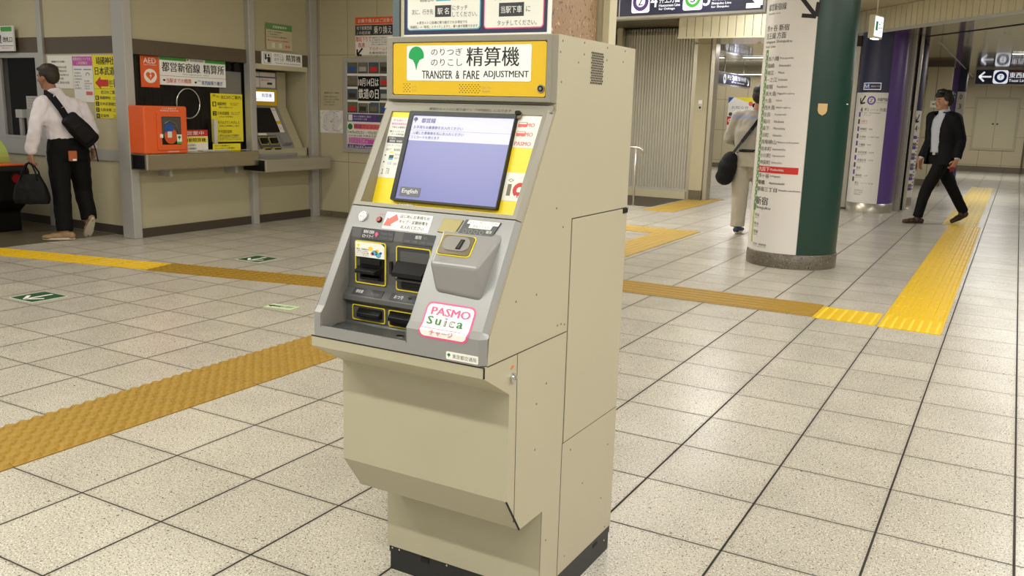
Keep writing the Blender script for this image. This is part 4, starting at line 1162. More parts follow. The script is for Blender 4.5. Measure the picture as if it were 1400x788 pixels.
m.build('lettering', wp, label='arrow, platform number and chequered route band')
# far purple column behind the businessman
RX, RY, RRd = .30, 20.6, .34
RC = purple_column(RX, RY, RRd, 'distant purple column behind the businessman with a narrow white map', 0, 2.08, 'granite_skirt', True)
G4 = CylFr(RX, RY, RRd, math.radians(-60))
m = MB(); m.frect(G4, 0, .5, 2.09, ZL, .003, 'navy'); m.build('navy_panel', RC, label='navy panel at the top')
m = MB(); m.frect(G4, 0, .5, .6, 2.08, .003, 'column_white'); wp = m.build('map_panel', RC, label='white line map panel')
m = MB(); m.text(G4, '0', .06, .14, 1.90, 2.02, .0045, 'soft_ink', .02); m.text(G4, '3', .06, .14, 1.68, 1.80, .0045, 'soft_ink', .02); m.text(G4, '半蔵', .06, .16, 1.45, 1.55, .0045, 'grey_ink'); m.build('lettering', wp, label='grey platform numbers')
# cream square pillar
m = MB(); m.box(.02, .48, 17.7, 18.2, .13, ZL, 'cream_wall'); m.box(.0, .50, 17.68, 18.22, 2.50, ZL, 'brown_band'); m.box(.01, .49, 17.69, 18.21, 0, .14, 'granite_skirt'); m.box(.205, .213, 17.694, 17.70, .14, 2.5, 'slat_gap'); m.box(.02, .205, 17.694, 17.70, 1.02, 1.028, 'slat_gap')
tag(m.build('square_pillar', bevel=.005), 'square cream pillar with dark skirting, behind the walking businessman', 'pillar')
m = MB(); Fq = front(0, 17.694)
m.fslab(Fq, [(.13, 1.66), (.33, 1.66), (.33, 1.80), (.13, 1.80)], 0, .006, 'paper'); m.fpoly(Fq, arrow_pts(.23, 1.73, .12, 0, .12, .4), .007, 'green_ink')
tag(m.build('arrow_sign'), 'tiny white plate with an arrow on the square cream pillar', 'sign')
# stainless housing and guide rails
m = MB(); m.box(-.53, -.335, 10.92, 11.25, 0, 2.42, 'stainless'); m.box(-.535, -.332, 10.915, 11.26, 0, .03, 'dark_base'); m.box(-.53, -.335, 10.93, 11.25, 2.42, ZL, 'slat_gap')
tag(m.build('steel_housing', bevel=.006), 'stainless steel upright housing between the green and the purple column', 'post')
for x0, x1, y, gp, lb in ((.285, .388, 11.24, .0, 'stainless shutter guide rail standing next to the purple column'), (.424, .458, 11.40, .036, 'thinner stainless guide rail beyond the dark slot, farther from the purple column')):
    m = MB(); m.box(x0, x1, y, y + .12, 0, ZL, 'stainless')
    if gp: m.box(x0 - gp, x0, y + .03, y + .08, 0, ZL, 'dark_gap')
    else: m.box(x0 + .035, x0 + .039, y - .001, y + .01, 0, ZL, 'dark_gap')
    tag(m.build('guide_rail', bevel=.003), lb, 'guide rail')

# ------------------------------------------------------------------ hanging signs
DS = thing('direction_sign', 'big navy hanging sign with purple and green line symbols above the passage', 'sign', (-1.45, 6.10, 2.4))
P0 = Vector((-2.378, 6.264, 0)); du = Vector((.985, -.17, 0)).normalized()
D = Fr(P0, du, UP)
m = MB(); m.fbox(D, -.9, 1.885, 2.384, 2.80, -.16, 0.0, 'aluminium'); m.build('casing', DS, bevel=.004, label='pale metal casing')
m = MB(); m.frect(D, -.88, 1.855, 2.412, 2.78, .003, 'navy'); m.frect(D, .138, .146, 2.412, 2.78, .004, 'paper'); m.build('face', DS, label='navy face')
c = .005
for a, mt, ch, rng in ((.417, 'purple_ink', 'Z', .112), (1.060, 'sign_green', 'S', .104)):
    m = MB(); m.fslab(D, rr(a - .115, a + .115, 2.440, 2.675, .025, 4), .003, .005, 'icon_lit'); m.ring(D, arc(a, 2.560, rng - .012, 0, 2 * PI, 28), arc(a, 2.560, .058, 0, 2 * PI, 28), .005, .006, mt); m.text(D, ch, a - .030, a + .030, 2.520, 2.595, .006, 'ink', .02)
    m.build('line_symbol', DS, label='purple ring line symbol' if ch == 'Z' else 'green ring line symbol')
m = MB()
m.text(D, '4', .545, .630, 2.492, 2.64, c, 'icon_lit', .02); m.text(D, '押上方面', .655, .905, 2.530, 2.612, c, 'icon_lit', .01); m.text(D, 'Hanzomon Line', .651, .911, 2.492, 2.520, c, 'icon_lit', .02); m.text(D, 'for Oshiage', .651, .850, 2.452, 2.482, c, 'icon_lit', .02)
m.text(D, '5', 1.185, 1.265, 2.476, 2.63, c, 'icon_lit', .02); m.text(D, '新宿方面', 1.285, 1.510, 2.522, 2.600, c, 'icon_lit', .01); m.text(D, 'Shinjuku Line', 1.281, 1.506, 2.478, 2.508, c, 'icon_lit', .02); m.text(D, 'for Shinjuku', 1.281, 1.480, 2.445, 2.472, c, 'icon_lit', .02)
sign_arrow(m, D, 1.735, 2.545, .26, math.radians(-45), c, 'icon_lit', .19)
m.build('lettering', DS, label='white lettering and arrow')
for a in (-.4, .6, 1.5):
    m = MB(); p = D.m(a, 0, -.08); m.tube([(p.x, p.y, 2.79), (p.x, p.y, ZC)], .012, 'aluminium', 8); m.build('hanger', DS)

TS = thing('direction_sign', 'black hanging sign with a white arrow and blue T ring by the back wall', 'sign', (2.2, 20.0, 2.4))
m = MB(); m.box(.80, 3.6, 20.0, 20.18, 2.225, ZL, 'aluminium'); m.build('casing', TS, label='thin metal casing')
T_ = front(0, 20.0)
m = MB(); m.frect(T_, .83, 3.57, 2.25, 2.565, .003, 'navy'); m.frect(T_, 1.495, 3.5, 2.525, 2.545, .005, 'red'); m.build('face', TS, label='dark face with a red line')
m = MB(); sign_arrow(m, T_, 1.02, 2.410, .25, PI, .006, 'icon_lit', .15)
m.fslab(T_, rr(1.180, 1.480, 2.258, 2.556, .05, 4), .003, .006, 'icon_lit'); m.ring(T_, arc(1.33, 2.407, .128, 0, 2 * PI, 28), arc(1.33, 2.407, .070, 0, 2 * PI, 28), .006, .008, 'blue'); m.text(T_, 'T', 1.30, 1.36, 2.370, 2.445, .008, 'ink', .02)
m.text(T_, '東西線', 1.50, 1.88, 2.385, 2.510, .006, 'icon_lit', .01); m.text(T_, 'Tozai Line', 1.50, 1.86, 2.300, 2.360, .006, 'icon_lit', .02); m.text(T_, '中野方面', 2.0, 2.5, 2.385, 2.510, .006, 'icon_lit', .01); m.text(T_, 'for Nakano', 2.0, 2.44, 2.300, 2.360, .006, 'icon_lit', .01)
m.build('lettering', TS, label='white arrow, blue ring and characters')

PS = thing('direction_sign', 'small navy hanging sign deep inside the passage with white writing', 'sign', (-4.3, 18.4, 2.2))
m = MB(); m.box(-4.40, -4.30, 17.0, 19.8, 2.07, 2.37, 'aluminium'); m.build('casing', PS)
S_ = side(-4.30, 0)
m = MB(); m.frect(S_, 17.02, 19.78, 2.10, 2.36, .003, 'navy'); m.build('face', PS, label='navy face')
m = MB(); m.ring(S_, arc(17.5, 2.22, .11, 0, 2 * PI, 20), arc(17.5, 2.22, .07, 0, 2 * PI, 20), .003, .006, 'icon_lit'); m.text(S_, 'Z', 17.45, 17.55, 2.17, 2.27, .006, 'icon_lit'); m.text(S_, '押上', 17.7, 18.05, 2.21, 2.32, .006, 'icon_lit', .01); m.text(S_, '3', 18.1, 18.25, 2.15, 2.32, .006, 'icon_lit', .02); m.text(S_, '渋谷 方面 中央林間', 18.3, 19.35, 2.21, 2.32, .006, 'icon_lit', .01); m.text(S_, 'for Shibuya', 18.3, 19.2, 2.14, 2.18, .006, 'icon_lit'); sign_arrow(m, S_, 19.55, 2.22, .2, math.radians(-50), .006, 'icon_lit', .16)
m.build('lettering', PS, label='white writing')
for y in (17.6, 19.3):
    m = MB(); m.box(-4.36, -4.34, y - .01, y + .01, 2.37, ZL, 'aluminium'); m.build('hanger', PS)

EX = thing('exit_light', 'small cream box lamp with a lit green and white face hanging from the ceiling', 'exit light', (.43, 6.65, 2.28))
eF = Fr((.445, 6.50, 0), Vector((.22, .975, 0)), UP)
m = MB(); m.fbox(eF, 0, .24, 2.165, 2.395, -.058, 0, 'fascia_slat'); m.build('housing', EX, bevel=.006, label='cream housing')
m = MB(); m.fslab(eF, rr(.012, .228, 2.185, 2.38, .01, 3), 0, .004, 'sign_lit'); lf = m.build('lit_face', EX, label='lit white face'); m = MB(); m.frect(eF, .03, .085, 2.24, 2.33, .0055, 'leaf_green'); m.text(eF, '出口', .105, .205, 2.26, 2.34, .0055, 'green_ink'); m.text(eF, 'EXIT', .105, .205, 2.205, 2.24, .0055, 'green_ink'); m.build('lettering', lf, label='green pictogram and characters')
m = MB(); m.fbox(eF, .06, .18, 2.158, 2.166, -.05, -.01, 'lamp_white'); m.build('lamp', EX, label='small glowing window underneath')
p = eF.m(.12, 0, -.03); m = MB(); m.tube([(p.x, p.y, 2.39), (p.x, p.y, ZC)], .007, 'fascia_slat', 8); m.build('rod', EX)
# lamps seen in the low ceilings
def lamp(x0, x1, y, lb, dz=0.0):
    t = thing('ceiling_light', lb, 'ceiling light', ((x0 + x1) / 2, y, ZL))
    m = MB(); m.box(x0, x1, y - .11, y + .11, ZL - .012 - dz, ZL, 'fascia_slat'); m.build('housing', t)
    m = MB(); m.box(x0 + .02, x1 - .02, y - .08, y + .08, ZL - .016 - dz, ZL - .011 - dz, 'lamp_white'); m.build('tube', t, label='glowing tube')
lamp(1.56, 2.8, 15.23, 'glowing ceiling lamp above the black sign with the white arrow')
lamp(-4.20, -3.85, 15.85, 'short ceiling lamp glimpsed at the edge of the cream jamb in the passage')
lamp(-3.45, -2.2, 15.85, 'nearer full length ceiling lamp in the passage beside the line map column')
lamp(-5.6, -3.4, 19.9, 'long ceiling lamp just in front of the passage end wall', .16)

# ------------------------------------------------------------------ passage details
PO = thing('poster', 'colourful poster on the passage wall beyond the grey worker', 'poster', (-4.5, 20.4, 1.5))
Wp = front(0, 20.392)
m = MB(); m.fslab(Wp, [(-5.0, 1.0), (-3.9, 1.0), (-3.9, 1.86), (-5.0, 1.86)], 0, .01, 'paper'); m.build('sheet', PO)
m = MB(); m.fpoly(Wp, [(-5.0, 1.86), (-5.0, 1.70), (-4.86, 1.86)], .012, 'blue'); m.fpoly(Wp, [(-4.84, 1.86), (-4.5, 1.74), (-3.9, 1.74), (-3.9, 1.86)], .012, 'yellow_poster'); m.frect(Wp, -5.0, -3.9, 1.14, 1.36, .012, 'red'); m.ring(Wp, arc(-4.93, 1.25, .05, 0, 2 * PI, 14), arc(-4.93, 1.25, .025, 0, 2 * PI, 14), .012, .014, 'paper')
for a in (-4.92, -4.80): m.disc(Wp, a, 1.42, .05, .012, .014, 'brown_band', 14)
for a, b, mt in ((-4.40, 1.70, 'soft_red'), (-4.30, 1.66, 'black'), (-4.22, 1.71, 'patch_tan')): m.disc(Wp, a, b, .06, .012, .014, mt, 12)
m.text(Wp, 'お知らせ', -4.90, -4.45, 1.56, 1.64, .013, 'grey_ink'); m.build('print', PO)
WC = thing('wall_cabinet', 'double door cabinet set into the far back wall', 'cabinet', (1.25, 25.5, .7))
Wb = front(0, 25.5)
m = MB(); m.ring(Wb, [(.66, .62), (1.79, .62), (1.79, 2.10), (.66, 2.10)], [(.71, .67), (1.74, .67), (1.74, 2.05), (.71, 2.05)], 0, .03, 'cream_wall_shaded'); m.build('frame', WC)
for a0, a1, kx in ((.712, 1.222, 1.17), (1.228, 1.738, 1.28)):
    m = MB(); m.fbox(Wb, a0, a1, .672, 2.048, 0, .022, 'cream_wall'); dd_ = m.build('door', WC, bevel=.004); m = MB(); m.disc(Wb, kx, 1.36, .025, .022, .05, 'dark_base', 12); m.build('knob', dd_, label='dark round knob')
CS = thing('switch_box', 'small steel switch plate on the cream jamb', 'switch', (-2.59, 10.52, 1.6))
Wj = front(0, 10.52)
m = MB(); m.fslab(Wj, rr(-2.645, -2.555, 1.42, 1.60, .005, 2), -.002, .012, 'stainless'); m.build('plate', CS)
m = MB(); m.fslab(Wj, [(-2.63, 1.53), (-2.57, 1.53), (-2.57, 1.585), (-2.63, 1.585)], .012, .014, 'white'); m.disc(Wj, -2.60, 1.47, .018, .012, .016, 'dark_gap', 12); m.build('key_switch', CS)
HR = thing('handrail', 'stainless handrail end standing before the ribbed steel shutter', 'handrail', (-3.0, 8.95, 0))
m = MB(); m.tube([(-3.9, 8.95, .86), (-3.05, 8.95, .86), (-2.96, 8.95, .852), (-2.915, 8.95, .82), (-2.91, 8.95, .78)], .019, 'stainless', 10); m.build('rail', HR)
for x in (-3.02, -3.85):
    m = MB(); m.tube([(x, 8.95, 0), (x, 8.95, .86)], .017, 'stainless', 10); m.disc(Fr((x, 8.95, 0), (1, 0, 0), (0, 1, 0)), 0, 0, .04, 0, .006, 'stainless', 16); m.build('post', HR)
m = MB(); IS = front(0, 10.37); m.fslab(IS, [(-4.30, 2.30), (-4.08, 2.30), (-4.08, 2.62), (-4.30, 2.62)], -.03, 0, 'navy'); m.fpoly(IS, arrow_pts(-4.19, 2.45, .22, PI / 2, .2, .45), .002, 'icon_lit')
m.box(-4.20, -4.18, 10.38, 10.40, 2.62, 2.70, 'aluminium'); tag(m.build('direction_sign'), 'tiny navy plate with a white arrow just above the fare machine top', 'sign')

# ------------------------------------------------------------------ floor stickers
def floor_sticker(name, lb, cx, cy, wx, wy, ang, base, fg, build_):
    Fs = Fr((cx, cy, 0), (math.cos(ang), math.sin(ang), 0), (-math.sin(ang), math.cos(ang), 0))
    m = MB(); m.fslab(Fs, rr(-wx / 2, wx / 2, -wy / 2, wy / 2, .01, 2), 0, .0015, fg); m.fslab(Fs, rr(-wx / 2 + .007, wx / 2 - .007, -wy / 2 + .007, wy / 2 - .007, .006, 2), .0015, .002, base)
    build_(m, Fs); return tag(m.build(name), lb, 'floor sticker')
def white_arrow(m, Fs):
    sign_arrow(m, Fs, 0, 0, .20, math.radians(270), .0026, 'paper', .13)
floor_sticker('floor_sticker', 'green floor sticker with a white arrow on open tiles, away from the office wall', -3.81, .17, .26, .26, math.radians(0), 'floor_green', 'map_pale', white_arrow)
floor_sticker('floor_sticker', 'green floor sticker with a white arrow near the ticket office wall', -3.80, 2.17, .26, .26, math.radians(0), 'floor_green', 'map_pale', white_arrow)
def small_mark(m, Fs):
    m.fpoly(Fs, arrow_pts(-.06, .0, .10, PI, .12, .42), .0026, 'ink'); m.text(Fs, '出口専用', -.015, .08, -.02, .03, .0026, 'green_ink')
floor_sticker('floor_sticker', 'small pale green floor label with a dark arrow beside the fare machine', -2.30, .91, .22, .12, math.radians(8), 'map_pale', 'map_lime', small_mark)
# ------------------------------------------------------------------ ticket office fittings
mat('counter_steel', (178, 170, 154), 0.24, metal=0.9, var=0.08, scale=4, stretch=(8, .5, 8))
mat('acrylic_white', (206, 204, 196), 0.4, var=0.05)
X2F = X2 - 0.066    # outside face of the office pane
O_ = side(X2F, 0)
CT = thing('counter', 'long stainless steel counter under the office window, holding the orange box', 'counter', (-5.42, 3.0, .66))
m = MB(); m.box(-5.545, -5.30, 2.26, 3.70, .675, .832, 'counter_steel'); m.build('top', CT, bevel=.012, seg=3)
m = MB(); m.box(-5.50, -5.335, 2.253, 2.262, .690, .818, 'black'); m.build('end_cap', CT, label='black end cap')
m = MB()
for y in (2.6, 3.45): m.box(-5.57, -5.40, y, y + .03, .60, .68, 'aluminium')
m.build('bracket', CT)
CT2 = thing('counter', 'lower rounded steel shelf under the small fare machine', 'counter', (-5.40, 4.2, .6))
m = MB()
pts = [(-5.545, 3.705), (-5.21, 3.705)] + [(-5.29 + .08 * math.cos(t * PI / 10), 4.73 + .08 * math.sin(t * PI / 10)) for t in range(0, 6)] + [(-5.48, 4.81), (-5.48, 4.74), (-5.545, 4.74)]
n = len(pts)
m.add([(x, y, .600) for x, y in pts] + [(x, y, .738) for x, y in pts], [tuple(reversed(range(n))), tuple(range(n, 2 * n))] + [(i, (i + 1) % n, n + (i + 1) % n, n + i) for i in range(n)], 'stainless_h')
m.build('top', CT2, bevel=.008); m = MB(); m.box(-5.54, -5.23, 3.7005, 3.7045, .612, .728, 'black'); m.build('end_cap', CT2, label='dark end face')

AB = thing('defibrillator_box', 'orange defibrillator box with a glass window standing on the steel counter', 'first aid box', (-5.43, 2.5, .832))
m = MB(); m.box(-5.56, -5.315, 2.262, 2.765, .832, 1.285, 'orange'); m.build('case', AB, bevel=.014, seg=3)
Ab = side(-5.315, 0)
m = MB(); m.ring(Ab, rr(2.40, 2.735, .868, 1.225, .012, 3), rr(2.452, 2.682, .918, 1.186, .008, 3), 0, .010, 'orange'); fr_ = m.build('door', AB, bevel=.002, label='orange window frame')
m = MB(); m.frect(Ab, 2.452, 2.682, .918, 1.186, .001, 'slot_grey'); m.frect(Ab, 2.452, 2.682, .918, 1.0, .0015, 'matte_black'); m.build('recess', AB, label='dark inside')
m = MB(); m.disc(Ab, 2.56, 1.00, .075, .0015, .004, 'orange', 20, rx=1.0); m.disc(Ab, 2.54, 1.075, .05, .004, .005, 'blue', 16, rx=1.1); m.fslab(Ab, rr(2.52, 2.57, .985, 1.045, .004, 2), .005, .006, 'paper'); m.tube([Ab.m(2.49, 1.12, .004), Ab.m(2.55, 1.15, .006), Ab.m(2.62, 1.12, .005), Ab.m(2.65, 1.02, .004)], .004, 'satin_metal', 6); m.build('device', AB, label='orange and blue device behind the glass')
m = MB(); m.frect(Ab, 2.452, 2.682, .918, 1.186, .008, 'glass_clear'); m.build('pane', AB)
m = MB(); m.fslab(Ab, [(2.625, .925), (2.682, .925), (2.682, 1.015), (2.625, 1.015)], .009, .010, 'paper'); m.frect(Ab, 2.625, 2.682, .925, .945, .0105, 'sign_green'); m.fpoly(Ab, leaf_pts(2.6535, .985, .018), .0105, 'green_ink'); m.build('sticker', AB, label='white and green sticker')
m = MB(); m.text(Ab, 'ＡＥＤ 自動体外式', 2.47, 2.64, 1.255, 1.270, .001, 'paper'); m.text(Ab, '除細動器 使用方法', 2.45, 2.66, 1.235, 1.249, .001, 'paper'); m.text(Ab, '心臓救命装置', 2.51, 2.65, .845, .858, .001, 'paper'); m.build('lettering', AB, label='pale lettering')
m = MB(); m.fslab(Ab, rr(2.425, 2.452, .985, 1.02, .004, 2), .010, .024, 'paper'); m.build('handle', AB, label='white handle')
m = MB(); m.box(-5.60, -5.565, 2.41, 2.47, .833, .94, 'soft_red'); tag(m.build('small_carton'), 'pinkish carton behind the orange box at the office window edge', 'carton').location = (0, -.0, 0)

def plate(name, lb, cat, F, a0, a1, b0, b1, base, th=.006, c0=.0):
    t = thing(name, lb, cat, F.m((a0 + a1) / 2, b0, c0))
    m = MB(); m.fslab(F, [(a0, b0), (a1, b0), (a1, b1), (a0, b1)], c0, c0 + th, base); m.build('sheet', t)
    return t
def fine(mb, F, a0, a1, b0, b1, rows, c, mt, txt='ご案内のお知らせ駅構内', seed=1):
    rnd = random.Random(seed)
    h = (b1 - b0) / rows
    for k in range(rows):
        n = rnd.randint(int(len(txt) * .6), len(txt)); s0 = rnd.randint(0, len(txt) - 1)
        t = (txt + txt)[s0:s0 + n]
        mb.text(F, t, a0, a0 + (a1 - a0) * n / len(txt), b1 - (k + .82) * h, b1 - (k + .18) * h, c, mt)
S1 = plate('emergency_sign', 'orange plate with a white heart and lightning at the office window top', 'sign', O_, 2.486, 2.700, 1.462, 1.760, 'orange')
m = MB(); c = .008
m.text(O_, 'AED', 2.520, 2.665, 1.690, 1.742, c, 'paper', .01); m.text(O_, '自動体外式除細動器', 2.52, 2.67, 1.670, 1.681, c, 'paper')
m.disc(O_, 2.595, 1.570, .068, .006, .007, 'paper', 24, rx=1.1)
heart = arc(2.570, 1.585, .026, 0, PI, 8)[::-1] + [] 
hp_ = [(2.595 + .052 * (16 * math.sin(t) ** 3) / 16, 1.572 + .046 * (13 * math.cos(t) - 5 * math.cos(2 * t) - 2 * math.cos(3 * t) - math.cos(4 * t)) / 16) for t in [2 * PI * k / 28 for k in range(28)]]
m.fslab(O_, hp_, .007, .0078, 'orange'); m.fpoly(O_, [(2.605, 1.600), (2.582, 1.565), (2.597, 1.568), (2.588, 1.540), (2.612, 1.577), (2.597, 1.574)], .0085, 'paper')
m.build('lettering', S1, label='white heart symbol and letters')
S2 = plate('office_sign', 'wide white sign with green stripes naming the fare adjustment office', 'sign', O_, 2.705, 3.545, 1.492, 1.762, 'white', .012)
m = MB(); c = .014
m.frect(O_, 2.705, 3.03, 1.732, 1.760, c, 'sign_green'); m.frect(O_, 3.27, 3.545, 1.732, 1.760, c, 'sign_green'); m.fpoly(O_, leaf_pts(3.05, 1.748, .010), c, 'green_ink'); m.text(O_, '東京都交通局', 3.08, 3.25, 1.735, 1.757, c, 'grey_ink')
m.text(O_, '都営新宿線', 2.725, 3.205, 1.622, 1.715, c, 'ink', .02); m.text(O_, '精算所', 3.245, 3.525, 1.622, 1.715, c, 'ink', .02); m.text(O_, 'Fare adjustment  office', 2.98, 3.32, 1.595, 1.612, c, 'grey_ink')
m.frect(O_, 2.705, 3.545, 1.580, 1.583, c, 'grey_ink'); m.text(O_, '●', 2.735, 2.765, 1.528, 1.548, c, 'ink'); m.text(O_, '当駅までの精算', 2.775, 3.085, 1.515, 1.560, c, 'red', .01); m.text(O_, '●', 3.125, 3.155, 1.520, 1.540, c, 'ink'); m.text(O_, '地下鉄', 3.165, 3.205, 1.538, 1.556, c, 'blue'); m.text(O_, '東西線乗り継ぎ', 3.215, 3.50, 1.508, 1.552, c, 'blue', .01)
m.build('lettering', S2, label='black, red and blue characters')
m = MB(); m.tube([O_.m(3.04 + .147 * math.cos(t * PI / 20), 1.315 + .150 * math.sin(t * PI / 20), .006) for t in range(41)], .008, 'chrome', 8, caps=False)
tag(m.build('speaking_hole'), 'round metal ring in the dark office window pane', 'window ring')
S3 = plate('exit_guide', 'yellow exit guide poster on the office window pane beside the grey post', 'poster', O_, 3.335, 3.775, .918, 1.428, 'yellow_poster', .004, .002)
m = MB(); c = .008
m.text(O_, '当駅', 3.36, 3.40, 1.395, 1.418, c, 'ink'); m.text(O_, '周辺', 3.41, 3.45, 1.385, 1.405, c, 'ink'); m.text(O_, '出口のご案内', 3.475, 3.755, 1.372, 1.412, c, 'ink', .01)
for k, (n_, tx) in enumerate((('1', '靖國神社'), ('2', '日本武道館'), ('3a', 'ホテルグランドパレス'), ('4', '千代田区役所'))):
    z = 1.315 - .098 * k
    m.frect(O_, 3.355, 3.405, z - .022, z + .026, c, 'ink'); m.text(O_, n_, 3.367, 3.393, z - .015, z + .018, c + .001, 'yellow_poster', .02); m.text(O_, tx, 3.420, 3.42 + min(.032 * len(tx), .30), z - .012, z + .024, c, 'ink', .01)
    fine(m, O_, 3.44, 3.74, z - .045, z - .018, 1, c, 'soft_ink', seed=k + 3)
    if k < 2: fine(m, O_, 3.60, 3.75, z - .012, z + .024, 2, c, 'soft_ink', seed=k + 9)
fine(m, O_, 3.37, 3.74, .935, .985, 3, c, 'rivet', seed=5); m.build('lettering', S3, label='black numbers and place names')
m = MB(); m.fslab(O_, [(3.47, 1.05), (3.78, 1.05), (3.78, 1.665), (3.47, 1.665)], -.010, -.0085, 'acrylic_white'); tag(m.build('white_sheet'), 'plain pale sheet stuck inside the office pane behind the yellow exit guide', 'sheet')
m = MB(); m.fslab(O_, [(3.66, 1.668), (3.72, 1.668), (3.72, 1.755), (3.66, 1.755)], 0, .03, 'matte_black'); tag(m.build('small_speaker', bevel=.004), 'small black box at the top corner of the office window pane', 'speaker')
S4 = plate('counter_card', 'red headed white card standing on the counter beside the orange box', 'sign', side(-5.53, 0), 2.86, 3.20, .834, 1.050, 'paper', .006)
m = MB(); Fc = side(-5.524, 0); m.frect(Fc, 2.86, 3.20, .985, 1.05, .001, 'red'); m.text(Fc, '営業中', 2.93, 3.15, .998, 1.038, .002, 'paper', .01); m.frect(Fc, 2.87, 3.19, .920, .975, .001, 'yellow_poster'); m.text(Fc, '自動精算機', 2.90, 3.17, .928, .968, .002, 'ink', .02); fine(m, Fc, 2.88, 3.18, .845, .912, 2, .002, 'soft_ink', seed=2); m.build('lettering', S4)
S5 = plate('counter_notice', 'long low yellow notice lying along the counter below the exit guide', 'sign', side(-5.50, 0), 3.24, 3.62, .834, .905, 'yellow_poster', .006)
m = MB(); fine(m, side(-5.494, 0), 3.26, 3.60, .845, .898, 2, .001, 'ink', seed=8); m.build('lettering', S5)
m = MB(); m.box(-5.55, -5.44, 3.06, 3.42, .833, .846, 'acrylic_white'); tag(m.build('coin_dish', bevel=.004), 'flat pale tray on the counter between the card and the yellow notice', 'tray')
m = MB(); m.box(-5.56, -5.535, 3.30, 3.345, .846, 1.16, 'acrylic_white'); tag(m.build('leaflet_stand', bevel=.002), 'thin upright pale leaflet stand against the edge of the yellow exit guide', 'stand')
# header and notice above the alcove
Hd = side(X2 - .004, 0)
S6 = plate('machine_sign', 'white black lettered sign above the small fare machine alcove', 'sign', Hd, 4.02, 4.655, 1.765, 1.905, 'white', .014)
m = MB(); c = .016
m.ring(Hd, rr(4.045, 4.155, 1.780, 1.893, .006, 2), rr(4.048, 4.152, 1.783, 1.890, .005, 2), .014, .016, 'ink'); m.frect(Hd, 4.06, 4.085, 1.820, 1.880, c, 'ink'); m.disc(Hd, 4.12, 1.868, .013, .014, .017, 'ink', 12); m.fslab(Hd, rr(4.10, 4.142, 1.79, 1.850, .010, 3), .014, .017, 'ink'); m.frect(Hd, 4.085, 4.11, 1.832, 1.842, c, 'ink')
m.text(Hd, 'のりこし', 4.205, 4.355, 1.855, 1.893, c, 'ink'); m.text(Hd, 'のりつぎ', 4.205, 4.355, 1.810, 1.848, c, 'ink'); m.text(Hd, '精算機', 4.39, 4.63, 1.815, 1.890, c, 'ink', .015); m.text(Hd, 'Transfer & Fare Adjustment', 4.22, 4.62, 1.780, 1.797, c, 'ink'); m.build('lettering', S6, label='pictogram and black characters')
S7 = plate('wall_notice', 'cream notice with a green heading high above the alcove', 'notice', Hd, 4.10, 4.505, 1.935, 2.215, 'cream_wall', .004, .0)
m = MB(); c = .006; m.frect(Hd, 4.10, 4.505, 2.150, 2.215, c, 'map_green'); m.text(Hd, '定期券販売中', 4.20, 4.42, 2.168, 2.198, c + .001, 'paper'); fine(m, Hd, 4.115, 4.49, 2.06, 2.14, 3, c, 'soft_ink', seed=4); fine(m, Hd, 4.115, 4.49, 2.02, 2.05, 1, c, 'red', seed=6)
for a in (4.18, 4.29): m.frect(Hd, a, a + .05, 1.955, 2.01, c, 'map_pale')
m.text(Hd, '係員', 4.39, 4.47, 1.965, 1.995, c, 'red'); m.build('lettering', S7)

# small machine in the alcove (only its front stands clear of the recess)
SM = thing('fare_adjustment_machine', 'small grey fare machine with a dark screen inside the office alcove', 'ticket machine', (-6.0, 4.25, .715))
sx0, sx1 = 3.955, 4.465        # along Y
def sprof(pts): return pts
def yprism(mb, prof, y0, y1, mt):   # prof (x, z)
    n = len(prof)
    vs = [(x, y0, z) for x, z in prof] + [(x, y1, z) for x, z in prof]
    mb.add(vs, [tuple(range(n)), tuple(reversed(range(n, 2 * n)))] + [(i, (i + 1) % n, n + (i + 1) % n, n + i) for i in range(n)], mt)
m = MB(); yprism(m, [(-6.3, .716), (-5.56, .716), (-5.56, .76), (-5.86, 1.30), (-5.86, 1.70), (-6.3, 1.70)], sx0, 4.56, 'machine_grey'); m.build('body', SM, bevel=.004)
m = MB(); yprism(m, [(-6.3, .7165), (-5.552, .7165), (-5.552, .765), (-5.852, 1.30), (-5.852, 1.705), (-6.3, 1.705)], 4.56, 4.70, 'cream_wall_shaded'); m.build('side_panel', SM, label='cream side cheek')
sF = Fr((-5.56, 0, .76), (0, 1, 0), (-.30, 0, .54))
hF = side(-5.86, 0)
m = MB(); m.fslab(hF, [(sx0, 1.315), (4.55, 1.315), (4.55, 1.50), (sx0, 1.50)], 0, .012, 'machine_yellow'); hd2 = m.build('header_panel', SM, label='yellow header'); m = MB(); m.fslab(hF, rr(4.00, 4.50, 1.365, 1.47, .006, 2), .012, .016, 'sign_lit'); m.build('sign_panel', hd2, label='lit white sign'); m = MB(); m.text(hF, '精算機', 4.30, 4.46, 1.405, 1.455, .0175, 'ink', .01); m.text(hF, 'のりこし', 4.10, 4.26, 1.42, 1.45, .0175, 'soft_ink'); m.text(hF, 'Fare Adjustment', 4.10, 4.46, 1.375, 1.395, .0175, 'soft_ink'); m.build('lettering', hd2)
m = MB()
for a0, a1 in ((3.97, 4.28), (4.29, 4.53)): m.fslab(hF, [(a0, 1.52), (a1, 1.52), (a1, 1.69), (a0, 1.69)], 0, .006, 'paper')
m.frect(hF, 3.97, 4.53, 1.63, 1.645, .008, 'purple_ink'); m.frect(hF, 4.10, 4.22, 1.655, 1.68, .008, 'slot_label')
for a, b in ((4.10, 1.585), (4.10, 1.545), (4.40, 1.555)): m.frect(hF, a, a + .08, b, b + .025, .008, 'slot_label')
fine(m, hF, 3.99, 4.09, 1.53, 1.62, 3, .008, 'soft_ink', seed=3); fine(m, hF, 4.31, 4.51, 1.59, 1.62, 1, .008, 'red', seed=3); m.build('notice_cards', SM, label='white instruction cards')
